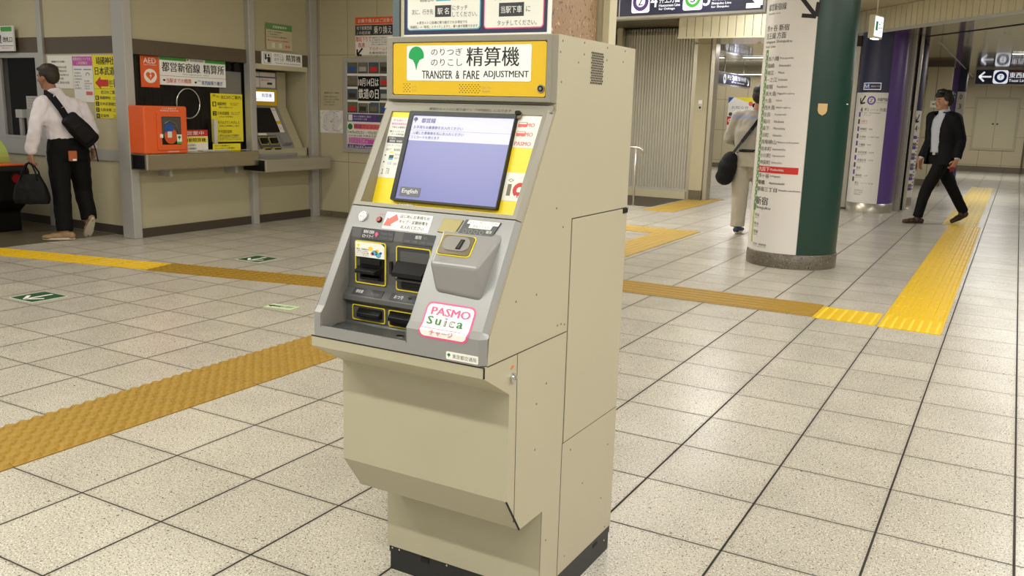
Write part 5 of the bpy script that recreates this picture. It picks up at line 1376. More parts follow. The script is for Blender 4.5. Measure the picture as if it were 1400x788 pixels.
m = MB(); m.fslab(sF, rr(4.03, 4.42, .285, .595, .008, 2), 0, .02, 'black'); m.build('display', SM, bevel=.003, label='dark screen')
m = MB(); m.fslab(sF, [(3.965, .285), (4.025, .285), (4.025, .58), (3.965, .58)], 0, .01, 'machine_yellow'); m.fslab(sF, [(4.43, .43), (4.50, .43), (4.50, .60), (4.43, .60)], 0, .01, 'paper'); m.fslab(sF, [(4.43, .39), (4.50, .39), (4.50, .43), (4.43, .43)], 0, .01, 'machine_yellow'); m.fslab(sF, [(4.43, .285), (4.50, .285), (4.50, .39), (4.43, .39)], 0, .01, 'paper')
m.text(sF, 'PASMO', 4.437, 4.493, .56, .58, .0115, 'soft_red', .02); m.text(sF, 'ＩＣ', 4.44, 4.49, .32, .35, .0115, 'red', .02); m.build('side_cards', SM, label='yellow and white strips beside the screen')
m = MB(); m.fslab(sF, [(4.02, .03), (4.34, .03), (4.34, .245), (4.02, .245)], -.01, .006, 'slot_grey'); m.build('slot_panel', SM, label='dark slot panel')
for a0, a1, b0, b1, nm in ((4.05, 4.17, .13, .225, 'ticket_slot'), (4.20, 4.325, .13, .225, 'bill_slot'), (4.05, 4.17, .045, .09, 'receipt_slot'), (4.20, 4.325, .045, .09, 'change_slot')):
    m = MB(); m.ring(sF, rr(a0, a1, b0, b1, .006, 2), rr(a0 + .005, a1 - .005, b0 + .005, b1 - .005, .004, 2), .006, .010, 'outline_yellow'); m.fslab(sF, rr(a0 + .015, a1 - .015, b0 + .012, b1 - .02, .004, 2), .006, .03, 'black'); m.build(nm, SM, label='black slot with yellow outline')
m = MB(); m.hexa([sF.m(4.37, .11, -.01), sF.m(4.52, .11, -.01), sF.m(4.52, .27, -.01), sF.m(4.37, .27, -.01), sF.m(4.38, .12, .07), sF.m(4.50, .12, .07), sF.m(4.51, .25, .012), sF.m(4.38, .25, .012)], 'machine_grey'); m.build('coin_unit', SM, bevel=.006); m = MB(); m.fslab(sF, [(4.40, .04), (4.50, .04), (4.50, .075), (4.40, .075)], 0, .006, 'paper'); m.fslab(sF, [(4.07, .25), (4.20, .25), (4.20, .275), (4.07, .275)], 0, .005, 'paper'); m.build('sticker', SM)
m = MB(); Fp = side(-5.60, 0); m.fslab(Fp, [(3.905, .72), (3.95, .72), (3.95, 1.02), (3.905, 1.02)], 0, .004, 'paper'); m.fpoly(Fp, [(3.912, .93), (3.943, .93), (3.928, .99)], .006, 'red'); fine(m, Fp, 3.91, 3.945, .75, .88, 4, .006, 'soft_red', seed=2); tag(m.build('paper_notice'), 'small white paper notice with red print at the alcove edge', 'notice')
# posters on the short office side
W1 = front(0, Y1 - .001)
N1 = plate('paper_notice', 'cream printed notice on the short office wall above the man in white', 'notice', W1, -6.895, -6.495, 1.43, 1.755, 'paper', .003)
m = MB(); m.text(W1, '駅構内でのお願い', -6.83, -6.60, 1.685, 1.705, .005, 'ink', .01); fine(m, W1, -6.86, -6.53, 1.47, 1.66, 5, .005, 'soft_ink', seed=11); m.build('lettering', N1)
N2 = plate('paper_notice', 'white notice with a magenta heading on the short office wall', 'notice', W1, -6.488, -6.182, 1.30, 1.755, 'white', .004)
m = MB(); m.frect(W1, -6.488, -6.182, 1.655, 1.745, .006, 'magenta'); m.text(W1, '運賃改定についての', -6.475, -6.20, 1.705, 1.735, .008, 'paper', .01); m.text(W1, 'ご利用案内', -6.42, -6.25, 1.665, 1.695, .008, 'paper', .01)
m.frect(W1, -6.47, -6.35, 1.615, 1.622, .006, 'purple_ink'); m.frect(W1, -6.32, -6.20, 1.615, 1.622, .006, 'purple_ink'); fine(m, W1, -6.47, -6.35, 1.42, 1.60, 6, .006, 'grey_ink', seed=12); fine(m, W1, -6.32, -6.20, 1.42, 1.52, 4, .006, 'grey_ink', seed=13); m.ring(W1, arc(-6.26, 1.56, .03, 0, PI, 8), arc(-6.26, 1.56, .024, 0, PI, 8), .005, .006, 'rivet'); m.frect(W1, -6.30, -6.20, 1.37, 1.405, .006, 'soft_red'); m.build('lettering', N2, label='magenta heading and fine print')
N3 = plate('exit_guide', 'yellow poster with a red arrow to exits on the corner of the office', 'poster', W1, -6.175, -5.765, 1.435, 1.755, 'yellow_poster', .004)
m = MB(); c = .006
m.text(W1, '靖國神社', -6.12, -5.85, 1.665, 1.740, c, 'ink', .02); m.text(W1, '日本武道館', -6.145, -5.775, 1.565, 1.645, c, 'ink', .02); m.fpoly(W1, arrow_pts(-6.05, 1.49, .20, PI, .16, .42), c, 'red'); m.text(W1, '出口', -5.94, -5.875, 1.475, 1.52, c, 'ink', .01); m.text(W1, 'Exit', -5.93, -5.885, 1.452, 1.466, c, 'ink')
for a, t in ((-5.865, '1'), (-5.815, '2')): m.frect(W1, a, a + .046, 1.45, 1.53, c, 'ink'); m.text(W1, t, a + .012, a + .034, 1.462, 1.518, c + .001, 'yellow_poster', .02)
m.build('lettering', N3, label='black place names and a red arrow')
N4 = plate('exit_guide', 'yellow numbered exit list hanging below the red arrow poster', 'poster', W1, -6.175, -5.765, 1.15, 1.43, 'yellow_poster', .004)
m = MB(); m.text(W1, '出口のご案内', -6.07, -5.82, 1.385, 1.42, c, 'ink', .01)
for k, (n_, tx) in enumerate((('1', '靖國神社'), ('2', '日本武道館'), ('3', '九段会館'), ('4', '区役所'))):
    z = 1.345 - .058 * k; m.frect(W1, -6.16, -6.11, z - .02, z + .022, c, 'ink'); m.text(W1, n_, -6.145, -6.125, z - .013, z + .015, c + .001, 'yellow_poster', .02); m.text(W1, tx, -6.095, -6.095 + .042 * len(tx), z - .012, z + .018, c, 'ink', .01); fine(m, W1, -5.90, -5.78, z - .018, z + .018, 2, c, 'soft_ink', seed=20 + k)
m.build('lettering', N4, label='black numbered list')
GS = plate('gate_sign', 'white and green sign board above the ticket window at the picture edge', 'sign', front(0, Y1 - .05), -8.2, -7.345, 1.80, 2.055, 'white', .02)
m = MB(); Fg = front(0, Y1 - .071); m.frect(Fg, -7.55, -7.36, 2.0, 2.045, .002, 'sign_green'); m.text(Fg, '線', -7.70, -7.545, 1.875, 1.975, .002, 'ink', .02); m.text(Fg, '改札口', -7.525, -7.36, 1.89, 1.945, .002, 'ink', .01); m.frect(Fg, -8.1, -7.35, 1.852, 1.857, .002, 'grey_ink'); m.text(Fg, '係員にお申し出ください', -7.55, -7.38, 1.825, 1.84, .002, 'soft_red'); m.text(Fg, '都営新宿', -8.15, -7.72, 1.875, 1.975, .002, 'ink', .02); m.build('lettering', GS, label='black characters and green bar')
# things at the ticket window
Wn = front(0, Y1 - .002)
m = MB(); m.box(-7.50, -7.20, Y1 + .10, Y1 + .28, .92, 1.21, 'acrylic_white'); tag(m.build('document_box', bevel=.008), 'pale plastic box behind the ticket window pane', 'box')
N5 = plate('paper_notice', 'white sheet propped on the pale box inside the ticket window', 'notice', front(0, Y1 + .10), -7.47, -7.22, 1.21, 1.345, 'paper', .003)
m = MB(); fine(m, front(0, Y1 + .097), -7.45, -7.24, 1.225, 1.335, 4, .0, 'blue', seed=30); m.build('lettering', N5)
m = MB(); m.box(-7.66, -7.54, Y1 + .08, Y1 + .14, 1.11, 1.20, 'white'); m.box(-7.62, -7.57, Y1 + .09, Y1 + .12, .92, 1.11, 'acrylic_white'); tag(m.build('intercom', bevel=.004), 'small white intercom on a stem at the ticket window', 'intercom')
m = MB()
for a in (-7.40, -7.34): m.tube([(a + .05, Y1 + .40, 1.56), (a + .01, Y1 + .40, 1.57), (a, Y1 + .40, 1.53), (a, Y1 + .40, 1.36)], .008, 'aluminium', 8)
tag(m.build('grab_bar'), 'two slim bent metal bars deep inside the ticket window', 'bars')
# wall with posters
W4 = front(0, 4.90)
Q1 = plate('transfer_notice', 'orange and navy headed transfer notice above the framed railway poster', 'notice', W4, -4.94, -4.20, 1.915, 2.335, 'paper', .004)
m = MB(); c = .006
m.frect(W4, -4.94, -4.20, 2.255, 2.335, c, 'orange'); m.text(W4, 'お乗り換えはご注意ください', -4.90, -4.24, 2.275, 2.318, c + .001, 'paper', .01); m.frect(W4, -4.94, -4.20, 2.135, 2.25, c, 'slot_label'); m.text(W4, '地下鉄東西線', -4.92, -4.70, 2.195, 2.238, c + .001, 'paper'); m.text(W4, 'ＪＲ総武線', -4.92, -4.72, 2.145, 2.183, c + .001, 'paper'); m.text(W4, '乗り換えご案内', -4.67, -4.22, 2.150, 2.235, c + .001, 'white', .01)
m.text(W4, '階段下りて', -4.93, -4.71, 2.065, 2.125, c, 'red', .015); m.text(W4, '直進', -4.90, -4.80, 2.005, 2.055, c, 'red', .015); sign_arrow(m, W4, -4.875, 1.955, .11, math.radians(225), c, 'ink', .2)
fine(m, W4, -4.70, -4.22, 2.02, 2.12, 4, c, 'soft_ink', seed=40); m.text(W4, '下のホームを100m', -4.74, -4.35, 1.965, 2.005, c, 'red'); m.text(W4, '先乗換階段ホーム', -4.74, -4.38, 1.925, 1.955, c, 'soft_ink'); m.build('lettering', Q1, label='orange and dark headings with an arrow')
QF = thing('framed_poster', 'silver framed railway day poster on the cream panelled wall', 'poster', (-4.75, 4.88, .8))
m = MB(); m.ring(W4, rr(-5.12, -4.38, .800, 1.890, .02, 3), rr(-5.065, -4.435, .850, 1.840, .004, 3), 0, .022, 'aluminium'); m.build('frame', QF, bevel=.004, label='silver frame')
m = MB(); m.fslab(W4, [(-5.065, .850), (-4.435, .850), (-4.435, 1.840), (-5.065, 1.840)], 0, .006, 'paper'); m.build('sheet', QF)
m = MB(); c = .008
rp = random.Random(5)
mat('photo_a', (92, 96, 78), .5, var=.5, scale=14); mat('photo_b', (112, 108, 100), .5, var=.6, scale=18); mat('photo_c', (70, 84, 96), .5, var=.6, scale=16)
cells = [(x, z) for z in (1.71, 1.56, 1.41, 1.26) for x in (-5.062, -4.905, -4.748, -4.591)]
for i, (x, z) in enumerate(cells):
    if 0 < i % 4 < 3 and i // 4 in (1, 2): continue
    pm = ('photo_a', 'photo_b', 'photo_c')[i % 3]
    m.frect(W4, x, x + .151, z, z + .125, c, pm); m.frect(W4, x + .02, x + .12, z + .025, z + .075, c + .0006, ('blue', 'red', 'rivet', 'aluminium', 'machine_seam')[(i * 3) % 5]); m.frect(W4, x, x + .151, z, z + .022, c + .0006, 'slot_grey')
m.frect(W4, -4.905, -4.585, 1.40, 1.68, c + .001, 'matte_black'); m.text(W4, '10月14日は', -4.895, -4.60, 1.565, 1.655, c + .002, 'white', .03); m.text(W4, '鉄道の日', -4.895, -4.60, 1.425, 1.54, c + .002, 'white', .03); m.frect(W4, -4.90, -4.72, 1.375, 1.392, c + .002, 'paper')
m.frect(W4, -5.062, -4.438, 1.16, 1.25, c, 'purple'); m.frect(W4, -5.05, -4.99, 1.17, 1.24, c + .001, 'paper'); m.frect(W4, -4.63, -4.45, 1.17, 1.24, c + .001, 'photo_c'); fine(m, W4, -4.97, -4.66, 1.175, 1.235, 2, c + .001, 'paper', seed=41)
m.disc(W4, -5.025, 1.10, .035, .006, .008, 'green_ink', 16); m.frect(W4, -4.97, -4.44, 1.075, 1.135, c, 'soft_red'); m.text(W4, '鉄道フェスティバル', -4.96, -4.46, 1.085, 1.128, c + .001, 'purple', .02)
m.text(W4, '10月6日(土)・7日(日)', -5.05, -4.62, 1.015, 1.055, c, 'ink', .01); m.text(W4, '日比谷公園 大噴水広場周辺', -5.05, -4.55, .985, 1.008, c, 'ink'); m.frect(W4, -4.60, -4.50, 1.02, 1.05, c, 'map_pale'); m.frect(W4, -5.05, -4.45, .905, .975, c, 'magenta'); fine(m, W4, -5.04, -4.60, .91, .97, 4, c + .001, 'paper', seed=42); m.frect(W4, -4.60, -4.48, .91, .96, c + .001, 'paper'); m.text(W4, 'お知らせ', -4.61, -4.47, .955, .97, c + .002, 'red')
m.frect(W4, -5.062, -4.438, .852, .898, c, 'purple'); m.text(W4, '03-3644-6606', -5.04, -4.68, .858, .876, c + .001, 'paper', .02); fine(m, W4, -5.04, -4.60, .879, .896, 1, c + .001, 'paper', seed=43); m.build('print', QF, label='photo grid with white date headline')
Q3 = plate('paper_notice', 'small cream text notice on the wall above the street map', 'notice', W4, -5.45, -5.14, 1.305, 1.515, 'cream_wall', .003)
m = MB(); m.text(W4, '駅周辺のご案内', -5.42, -5.19, 1.475, 1.495, .005, 'ink'); fine(m, W4, -5.43, -5.17, 1.33, 1.455, 4, .005, 'grey_ink', seed=44); m.build('lettering', Q3)
Q4 = plate('street_map', 'pale street map sheet stuck low on the cream wall', 'map', W4, -5.49, -5.14, 1.015, 1.28, 'map_paper' if 'map_paper' in MATS else 'paper', .003)
m = MB()
rp = random.Random(3)
mat('map_line', (150, 146, 172), .6, var=0)
for k in range(7):
    r_ = .016 + k * .018; m.ring(W4, arc(-5.32, 1.15, r_, 0, 2 * PI, 22), arc(-5.32, 1.15, r_ - .0025, 0, 2 * PI, 22), .0035, .0045, 'map_line') if r_ < .125 else None
for k in range(34):
    a, b = rp.uniform(-5.48, -5.15), rp.uniform(1.03, 1.27); t = rp.uniform(0, PI); L_ = rp.uniform(.03, .10)
    x1_, z1_ = min(-5.145, max(-5.485, a + L_ * math.cos(t))), min(1.275, max(1.02, b + L_ * math.sin(t)))
    nx, nz = -math.sin(t) * .0014, math.cos(t) * .0014
    m.fpoly(W4, [(a - nx, b - nz), (x1_ - nx, z1_ - nz), (x1_ + nx, z1_ + nz), (a + nx, b + nz)], .005, 'map_line')
m.disc(W4, -5.32, 1.15, .012, .0035, .0055, 'machine_yellow', 12); fine(m, W4, -5.25, -5.15, 1.02, 1.05, 2, .0058, 'grey_ink', seed=3); m.build('print', Q4)

# ticket gate at the picture edge
TG = thing('ticket_gate', 'dark ticket gate end with orange top and red lamp at the picture edge', 'ticket gate', (-7.3, 1.75, 0))
y0, y1 = 1.63, 1.95
m = MB()
pf = [(-8.6, 0), (-6.86, 0), (-6.86, .20), (-6.68, .33), (-6.66, .62), (-6.70, .665), (-8.6, .665)]
yprism(m, pf, y0, y1, 'black'); m.build('body', TG, bevel=.012, label='black body')
m = MB(); m.box(-7.1, -6.70, y0 + .02, y1 - .01, .664, .680, 'orange'); m.build('top', TG, bevel=.006, label='orange top plate')
gF = side(-6.661, 0); m = MB(); m.disc(gF, 1.80, .545, .058, -.01, .012, 'matte_black', 8); m.disc(gF, 1.80, .545, .046, .012, .018, 'led_red', 8); m.build('lamp', TG, label='dark red lamp')
m = MB(); Fs_ = front(0, y0); m.fslab(Fs_, rr(-7.35, -6.80, .40, .62, .05, 4), -.002, .008, 'red'); m.build('side_panel', TG, label='red side panel')
m = MB(); pf2 = [(-7.6, .68), (-6.93, .68)] + [(-7.33 + .40 * math.cos(t), .70 + .27 * math.sin(t)) for t in [k * PI / 20 for k in range(0, 13)]] + [(-7.6, .95)]
yprism(m, pf2, y0 + .03, y1 - .03, 'map_lime'); m.build('hood', TG, bevel=.006, label='pale green rounded hood')
m = MB(); Fh = front(0, y0 + .029); m.fslab(Fh, rr(-7.45, -6.99, .70, .86, .02, 3), 0, .006, 'black'); m.text(Fh, '30', -7.12, -7.01, .73, .77, .008, 'map_pale', .02); m.text(Fh, '出口', -7.15, -7.03, .79, .83, .008, 'leaf_green', .02); m.build('display', TG, label='dark display with pale digits')
# ------------------------------------------------------------------ people
mat('skin_warm', (178, 132, 104), 0.55, var=0.05, scale=30)
mat('skin_tan', (158, 112, 84), 0.55, var=0.05, scale=30)
mat('lip', (150, 98, 82), 0.5, var=0)
mat('eye_dark', (34, 26, 24), 0.4, var=0)
mat('hair_black', (18, 16, 17), 0.55, var=0.3, scale=60, bump=.4, bscale=160)
mat('hair_brown', (46, 36, 28), 0.6, var=0.3, scale=60, bump=.4, bscale=160)
mat('suit_navy', (14, 15, 20), 0.7, var=0.12, scale=20, spec=.2)
mat('trouser_black', (12, 12, 13), 0.75, var=0.12, scale=16, spec=.2)
mat('shirt_white', (228, 221, 228), 0.65, var=0.03)
mat('shirt_blue', (190, 194, 206), 0.65, var=0.03)
mat('work_grey', (158, 152, 142), 0.7, var=0.05, scale=10)
mat('work_stripe', (138, 150, 186), 0.7, var=0.03)
mat('work_beige', (176, 168, 152), 0.7, var=0.05, scale=10)
mat('leather_brown', (58, 40, 34), 0.4, var=0.1)
mat('shoe_tan', (158, 128, 92), 0.6, var=0.08)
mat('shoe_sole', (206, 196, 178), 0.6, var=0.05)
mat('sole_dark', (54, 44, 36), 0.6, var=0.05)
mat('bag_black', (17, 17, 19), 0.6, var=0.15, scale=30, spec=.2)
mat('tag_orange', (170, 92, 46), 0.5, var=0.06)
mat('phone_red', (128, 30, 32), 0.3, var=0.05)

class Fig:
    """clay: capsules, ellipsoids and rings fused into one skin per layer"""
    def __init__(s, o, h):
        s.o = Vector(o); s.h = Vector((h[0], h[1], 0)).normalized(); s.r = Vector((s.h.y, -s.h.x, 0))
        s.layers = {}
    def P(s, a, b, z):      # a to the figure's right, b ahead, z up
        return s.o + s.r * a + s.h * b + Vector((0, 0, z))
    def L(s, k):
        if k not in s.layers: s.layers[k] = bmesh.new()
        return s.layers[k]
    def ell(s, k, c, rx, ry, rz, yawd=0.0, pitchd=0.0, rolld=0.0):
        bm = s.L(k)
        M = Matrix((s.r, s.h, Vector((0, 0, 1)))).transposed().to_4x4()
        Mt = Matrix.Translation(Vector(c)) @ M @ Matrix.Rotation(math.radians(yawd), 4, 'Z') @ Matrix.Rotation(math.radians(pitchd), 4, 'X') @ Matrix.Rotation(math.radians(rolld), 4, 'Y') @ Matrix.Diagonal((rx, ry, rz, 1))
        bmesh.ops.create_uvsphere(bm, u_segments=20, v_segments=14, radius=1.0, matrix=Mt)
    def cap(s, k, p, q, r0, r1, ends=True, flat=1.0, fdir=None):
        """tapered limb piece from p to q; flat < 1 thins it along fdir"""
        bm = s.L(k)
        p = Vector(p); q = Vector(q); d = (q - p)
        Ln = d.length
        if Ln < 1e-6: return
        d.normalize()
        ref = Vector(fdir) if fdir is not None else (Vector((0, 0, 1)) if abs(d.z) < .9 else Vector((0, 1, 0)))
        y = (ref - d * ref.dot(d)).normalized(); x = y.cross(d)
        n = 16
        rings = []
        def ringv(c, rr_):
            return [bm.verts.new(c + x * math.cos(2 * PI * t / n) * rr_ + y * math.sin(2 * PI * t / n) * rr_ * flat) for t in range(n)]
        if ends:
            for t in (80, 50, 25): rings.append(ringv(p - d * r0 * math.sin(math.radians(t)), r0 * math.cos(math.radians(t))))
        rings.append(ringv(p, r0)); rings.append(ringv(q, r1))
        if ends:
            for t in (25, 50, 80): rings.append(ringv(q + d * r1 * math.sin(math.radians(t)), r1 * math.cos(math.radians(t))))
        for a, b in zip(rings, rings[1:]):
            for t in range(n): bm.faces.new((a[t], a[(t + 1) % n], b[(t + 1) % n], b[t]))
        bm.faces.new(rings[0][::-1]); bm.faces.new(rings[-1])
    def chain(s, k, pts, rs, ends=True, flat=1.0, fdir=None):
        for i in range(len(pts) - 1): s.cap(k, pts[i], pts[i + 1], rs[i], rs[i + 1], ends or (0 < i < len(pts) - 2), flat, fdir)
    def loft(s, k, secs):
        """secs: (centre, half width, half depth) stacked upward"""
        bm = s.L(k); n = 24; rings = []
        for c, wx, dy in secs:
            c = Vector(c)
            ring_ = []
            for t in range(n):
                ct, st = math.cos(2 * PI * t / n), math.sin(2 * PI * t / n)
                e = 0.82
                ring_.append(bm.verts.new(c + s.r * (math.copysign(abs(ct) ** e, ct) * wx) + s.h * (math.copysign(abs(st) ** e, st) * dy)))
            rings.append(ring_)
        for a, b in zip(rings, rings[1:]):
            for t in range(n): bm.faces.new((a[t], a[(t + 1) % n], b[(t + 1) % n], b[t]))
        bm.faces.new(rings[0][::-1]); bm.faces.new(rings[-1])
    def bake(s, k, name, voxel, mt, parent=None, sm=3, wrinkle=0.0, wf=9.0, label=None, paint=None, cut=None, deci=None):
        bm = s.layers.pop(k)
        bmesh.ops.recalc_face_normals(bm, faces=bm.faces)
        me = bpy.data.meshes.new(name); bm.to_mesh(me); bm.free()
        t = bpy.data.objects.new('tmp', me); COL.objects.link(t)
        md = t.modifiers.new('r', 'REMESH'); md.mode = 'VOXEL'; md.voxel_size = voxel
        ms = t.modifiers.new('s', 'SMOOTH'); ms.factor = .5; ms.iterations = sm
        if deci:
            dm = t.modifiers.new('d', 'DECIMATE'); dm.ratio = deci
        dg_ = bpy.context.evaluated_depsgraph_get()
        nm = bpy.data.meshes.new_from_object(t.evaluated_get(dg_)); nm.name = name
        bpy.data.objects.remove(t); bpy.data.meshes.remove(me)
        if wrinkle > 0:
            nr = [v.normal.copy() for v in nm.vertices]
            for v, q in zip(nm.vertices, nr):
                p = v.co
                f = noise.noise(Vector((p.x * wf, p.y * wf, p.z * wf * .55))) + .5 * noise.noise(Vector((p.x * wf * 2.3, p.y * wf * 2.3, p.z * wf * 1.6 + 7)))
                v.co = p + q * f * wrinkle
        off = Vector((0, 0, 0)); q = parent
        while q is not None: off += q.location; q = q.parent
        mats_ = [mt]
        nm.materials.clear(); nm.materials.append(MATS[mt])
        if paint:
            for pm, fn in paint:
                nm.materials.append(MATS[pm]); ix = len(nm.materials) - 1
                for f in nm.polygons:
                    if fn(f.center): f.material_index = ix
        if cut:
            b2 = bmesh.new(); b2.from_mesh(nm)
            dead = [f for f in b2.faces if cut(f.calc_center_median())]
            bmesh.ops.delete(b2, geom=dead, context='FACES'); b2.to_mesh(nm); b2.free()
        for v in nm.vertices: v.co -= off
        nm.polygons.foreach_set('use_smooth', [True] * len(nm.polygons))
        o = bpy.data.objects.new(name, nm); COL.objects.link(o)
        if cut:
            so = o.modifiers.new('cloth', 'SOLIDIFY'); so.thickness = .008; so.offset = -1
        if parent is not None: o.parent = parent
        if label: o['label'] = label
        return o
    def hand(s, k, wrist, d, palm, thumb, sc=1.0, curl=0.5):
        """wrist point, direction of the fingers, palm normal, thumb side"""
        d = Vector(d).normalized(); palm = Vector(palm); palm = (palm - d * palm.dot(d)).normalized(); th = Vector(thumb); th = (th - d * th.dot(d) - palm * th.dot(palm)).normalized()
        w_ = Vector(wrist)
        kn = w_ + d * .085 * sc
        s.cap(k, w_, w_ + d * .03 * sc, .026 * sc, .030 * sc, True, .72, palm)
        for q in (-1, -.33, .33, 1):
            s.cap(k, w_ + d * .025 * sc + th * q * .018 * sc, kn + th * q * .027 * sc, .015 * sc, .0125 * sc)
        for q, L_ in ((1, .070), (.33, .078), (-.33, .072), (-1, .058)):
            b0 = kn + th * q * .029 * sc
            ang = 0.0; p0 = b0; dr_ = d
            for seg_, (fr_, r0) in enumerate(((.45, .0098), (.32, .0088), (.23, .0080))):
                ang += curl * (.75 if seg_ == 0 else .95)
                dr_ = d * math.cos(ang) + palm * math.sin(ang)
                p1 = p0 + dr_ * L_ * fr_ * sc
                s.cap(k, p0, p1, r0 * sc, r0 * .93 * sc); p0 = p1
        t0 = w_ + d * .022 * sc + th * .022 * sc
        t1 = t0 + (th * .75 + d * .65 + palm * .35).normalized() * .042 * sc
        t2 = t1 + (d * .9 + palm * .45 + th * .1).normalized() * .032 * sc
        s.cap(k, t0, t1, .0135 * sc, .011 * sc); s.cap(k, t1, t2, .011 * sc, .009 * sc)
    def head(s, k, c, face, sc=1.0, tilt=0.0):
        """head centred on c looking along face; returns a local mapper"""
        f = Vector(face); f.z = 0; f.normalize(); r_ = Vector((f.y, -f.x, 0)); u_ = Vector((0, 0, 1))
        f, u_ = (f * math.cos(tilt) - u_ * math.sin(tilt)), (u_ * math.cos(tilt) + f * math.sin(tilt))
        sv_o, sv_h, sv_r = s.o, s.h, s.r
        C_ = Vector(c)
        H = lambda a, b, z: C_ + (r_ * a + f * b + u_ * z) * sc
        def e(p, rx, ry, rz):
            bm = s.L(k)
            Mt = Matrix.Translation(H(*p)) @ Matrix((r_, f, u_)).transposed().to_4x4() @ Matrix.Diagonal((rx * sc, ry * sc, rz * sc, 1))
            bmesh.ops.create_uvsphere(bm, u_segments=20, v_segments=14, radius=1.0, matrix=Mt)
        e((0, -.012, .035), .076, .095, .088)
        e((0, .018, -.02), .066, .074, .082)
        e((0, .040, -.070), .046, .042, .036)
        e((0, .066, -.088), .022, .020, .018)
        for q in (-1, 1):
            e((q * .074, -.008, -.012), .010, .019, .031)
            e((q * .036, .070, -.022), .022, .018, .016)
            e((q * .026, .080, .022), .022, .012, .008)
        s.cap(k, H(0, .084, .012), H(0, .106, -.024), .009 * sc, .0145 * sc)
        for q in (-1, 1): e((q * .011, .094, -.027), .008, .009, .007)
        e((0, .084, -.052), .024, .010, .007); e((0, .082, -.063), .020, .010, .007)
        inv = lambda p: (((p - C_).dot(r_)) / sc, ((p - C_).dot(f)) / sc, ((p - C_).dot(u_)) / sc)
        paint = [('lip', lambda p: (lambda q: q[1] > .072 and abs(q[0]) < .025 and -.070 < q[2] < -.046)(inv(p))),
                 ('eye_dark', lambda p: (lambda q: q[1] > .055 and .022 < abs(q[0]) < .044 and (-.004 < q[2] < .003 or .022 < q[2] < .028))(inv(p)))]
        return H, paint, e

# ---- businessman walking on the runway
BM = Fig((.985, 9.78, 0), (-.62, -.785))
f = BM.h.copy(); r = BM.r.copy()
V = Vector
hipL, hipR = V((1.03, 9.715, .88)), V((.945, 9.835, .88))
kneeL, kneeR = V((.862, 9.63, .47)), V((1.165, 9.90, .47))
ankL, ankR = V((.800, 9.585, .085)), V((1.325, 10.035, .147))
pel = V((.985, 9.78, .93)); che = V((.968, 9.768, 1.26)); shl = V((.965, 9.765, 1.42)); nek = V((.958, 9.755, 1.50)); hed = V((.945, 9.745, 1.615))
sL, sR = shl - r * .195 + V((0, 0, -.02)), shl + r * .185 + V((0, 0, -.01))
eL, eR = V((1.205, 9.70, 1.12)), V((.815, 9.88, 1.10))
wL, wR = V((1.185, 9.60, .865)), V((.742, 9.80, .855))
b = 'body'
H, paint, _ = BM.head(b, hed, (-.93, -.42, 0), 1.04, .06)
BM.cap(b, nek - V((0, 0, .10)), hed - V((0, 0, .05)), .058, .052)
BM.loft(b, [(pel - V((0, 0, .06)), .14, .09), (pel + V((0, 0, .08)), .14, .09), (che, .16, .095), (shl - V((0, 0, .02)), .15, .07), (shl + V((0, 0, .04)), .07, .05)])
for a_, k_, n_ in ((hipL, kneeL, ankL), (hipR, kneeR, ankR)):
    BM.chain(b, [a_, k_, n_], [.072, .050, .036])
for a_, k_, n_ in ((sL, eL, wL), (sR, eR, wR)):
    BM.chain(b, [a_, k_, n_], [.046, .036, .026])
BM.hand(b, wL, (-.35, -.25, -1), (-.75, .55, 0), (-.7, -.7, 0), 1.0, .62)
BM.hand(b, wR, (-.1, -.1, -1), (.7, -.5, 0), (-.7, -.7, 0), 1.0, .45)
man = BM.bake(b, 'person', .0065, 'skin_warm', None, 3, paint=paint)
tag(man, 'businessman in a dark open suit jacket and white shirt striding along the yellow tactile runway', 'person')
k = 'hair'
_, _, e = BM.head('dummy', hed, (-.93, -.42, 0), 1.04, .06)
BM.layers.pop('dummy').free()
def hairpiece(F_, H_, e_list, k_):
    pass
def hair_ell(F_, k_, H_, face, p, rx, ry, rz, sc=1.04):
    fv = V(face); fv.z = 0; fv.normalize(); rv = V((fv.y, -fv.x, 0))
    Mt = Matrix.Translation(H_(*p)) @ Matrix((rv, fv, V((0, 0, 1)))).transposed().to_4x4() @ Matrix.Diagonal((rx * sc, ry * sc, rz * sc, 1))
    bmesh.ops.create_uvsphere(F_.L(k_), u_segments=18, v_segments=12, radius=1.0, matrix=Mt)
fc = (-.93, -.42, 0)
for p, rx, ry, rz in (((0, -.028, .075), .088, .100, .070), ((0, -.060, .02), .082, .066, .085), ((0, .052, .098), .066, .046, .030), ((.05, .055, .082), .034, .036, .026), ((-.05, .060, .080), .034, .034, .026), ((.074, -.01, .045), .016, .040, .048), ((-.074, -.01, .045), .016, .040, .048), ((0, .02, .125), .070, .07, .032), ((.02, .085, .075), .028, .016, .024), ((-.025, .088, .072), .026, .014, .022)):
    hair_ell(BM, k, H, fc, p, rx, ry, rz)
BM.bake(k, 'hair', .008, 'hair_black', man, 2, wrinkle=.007, wf=38, label='tousled black hair')
k = 'shirt'
BM.loft(k, [(pel + V((0, 0, -.03)), .155, .105), (pel + V((0, 0, .10)), .158, .110), (che, .175, .118), (shl - V((0, 0, .05)), .165, .092), (shl + V((0, 0, .03)), .085, .066)])
BM.cap(k, shl + V((0, 0, .01)), nek + V((0, 0, .015)), .075, .066, False)
for w_, e_ in ((wL, eL), (wR, eR)):
    d_ = (e_ - w_).normalized(); BM.cap(k, w_ + d_ * .005, w_ + d_ * .10, .035, .040, False)
BM.bake(k, 'shirt', .009, 'shirt_blue', man, 2, wrinkle=.005, wf=11, label='white open collared shirt')
k = 'jacket'
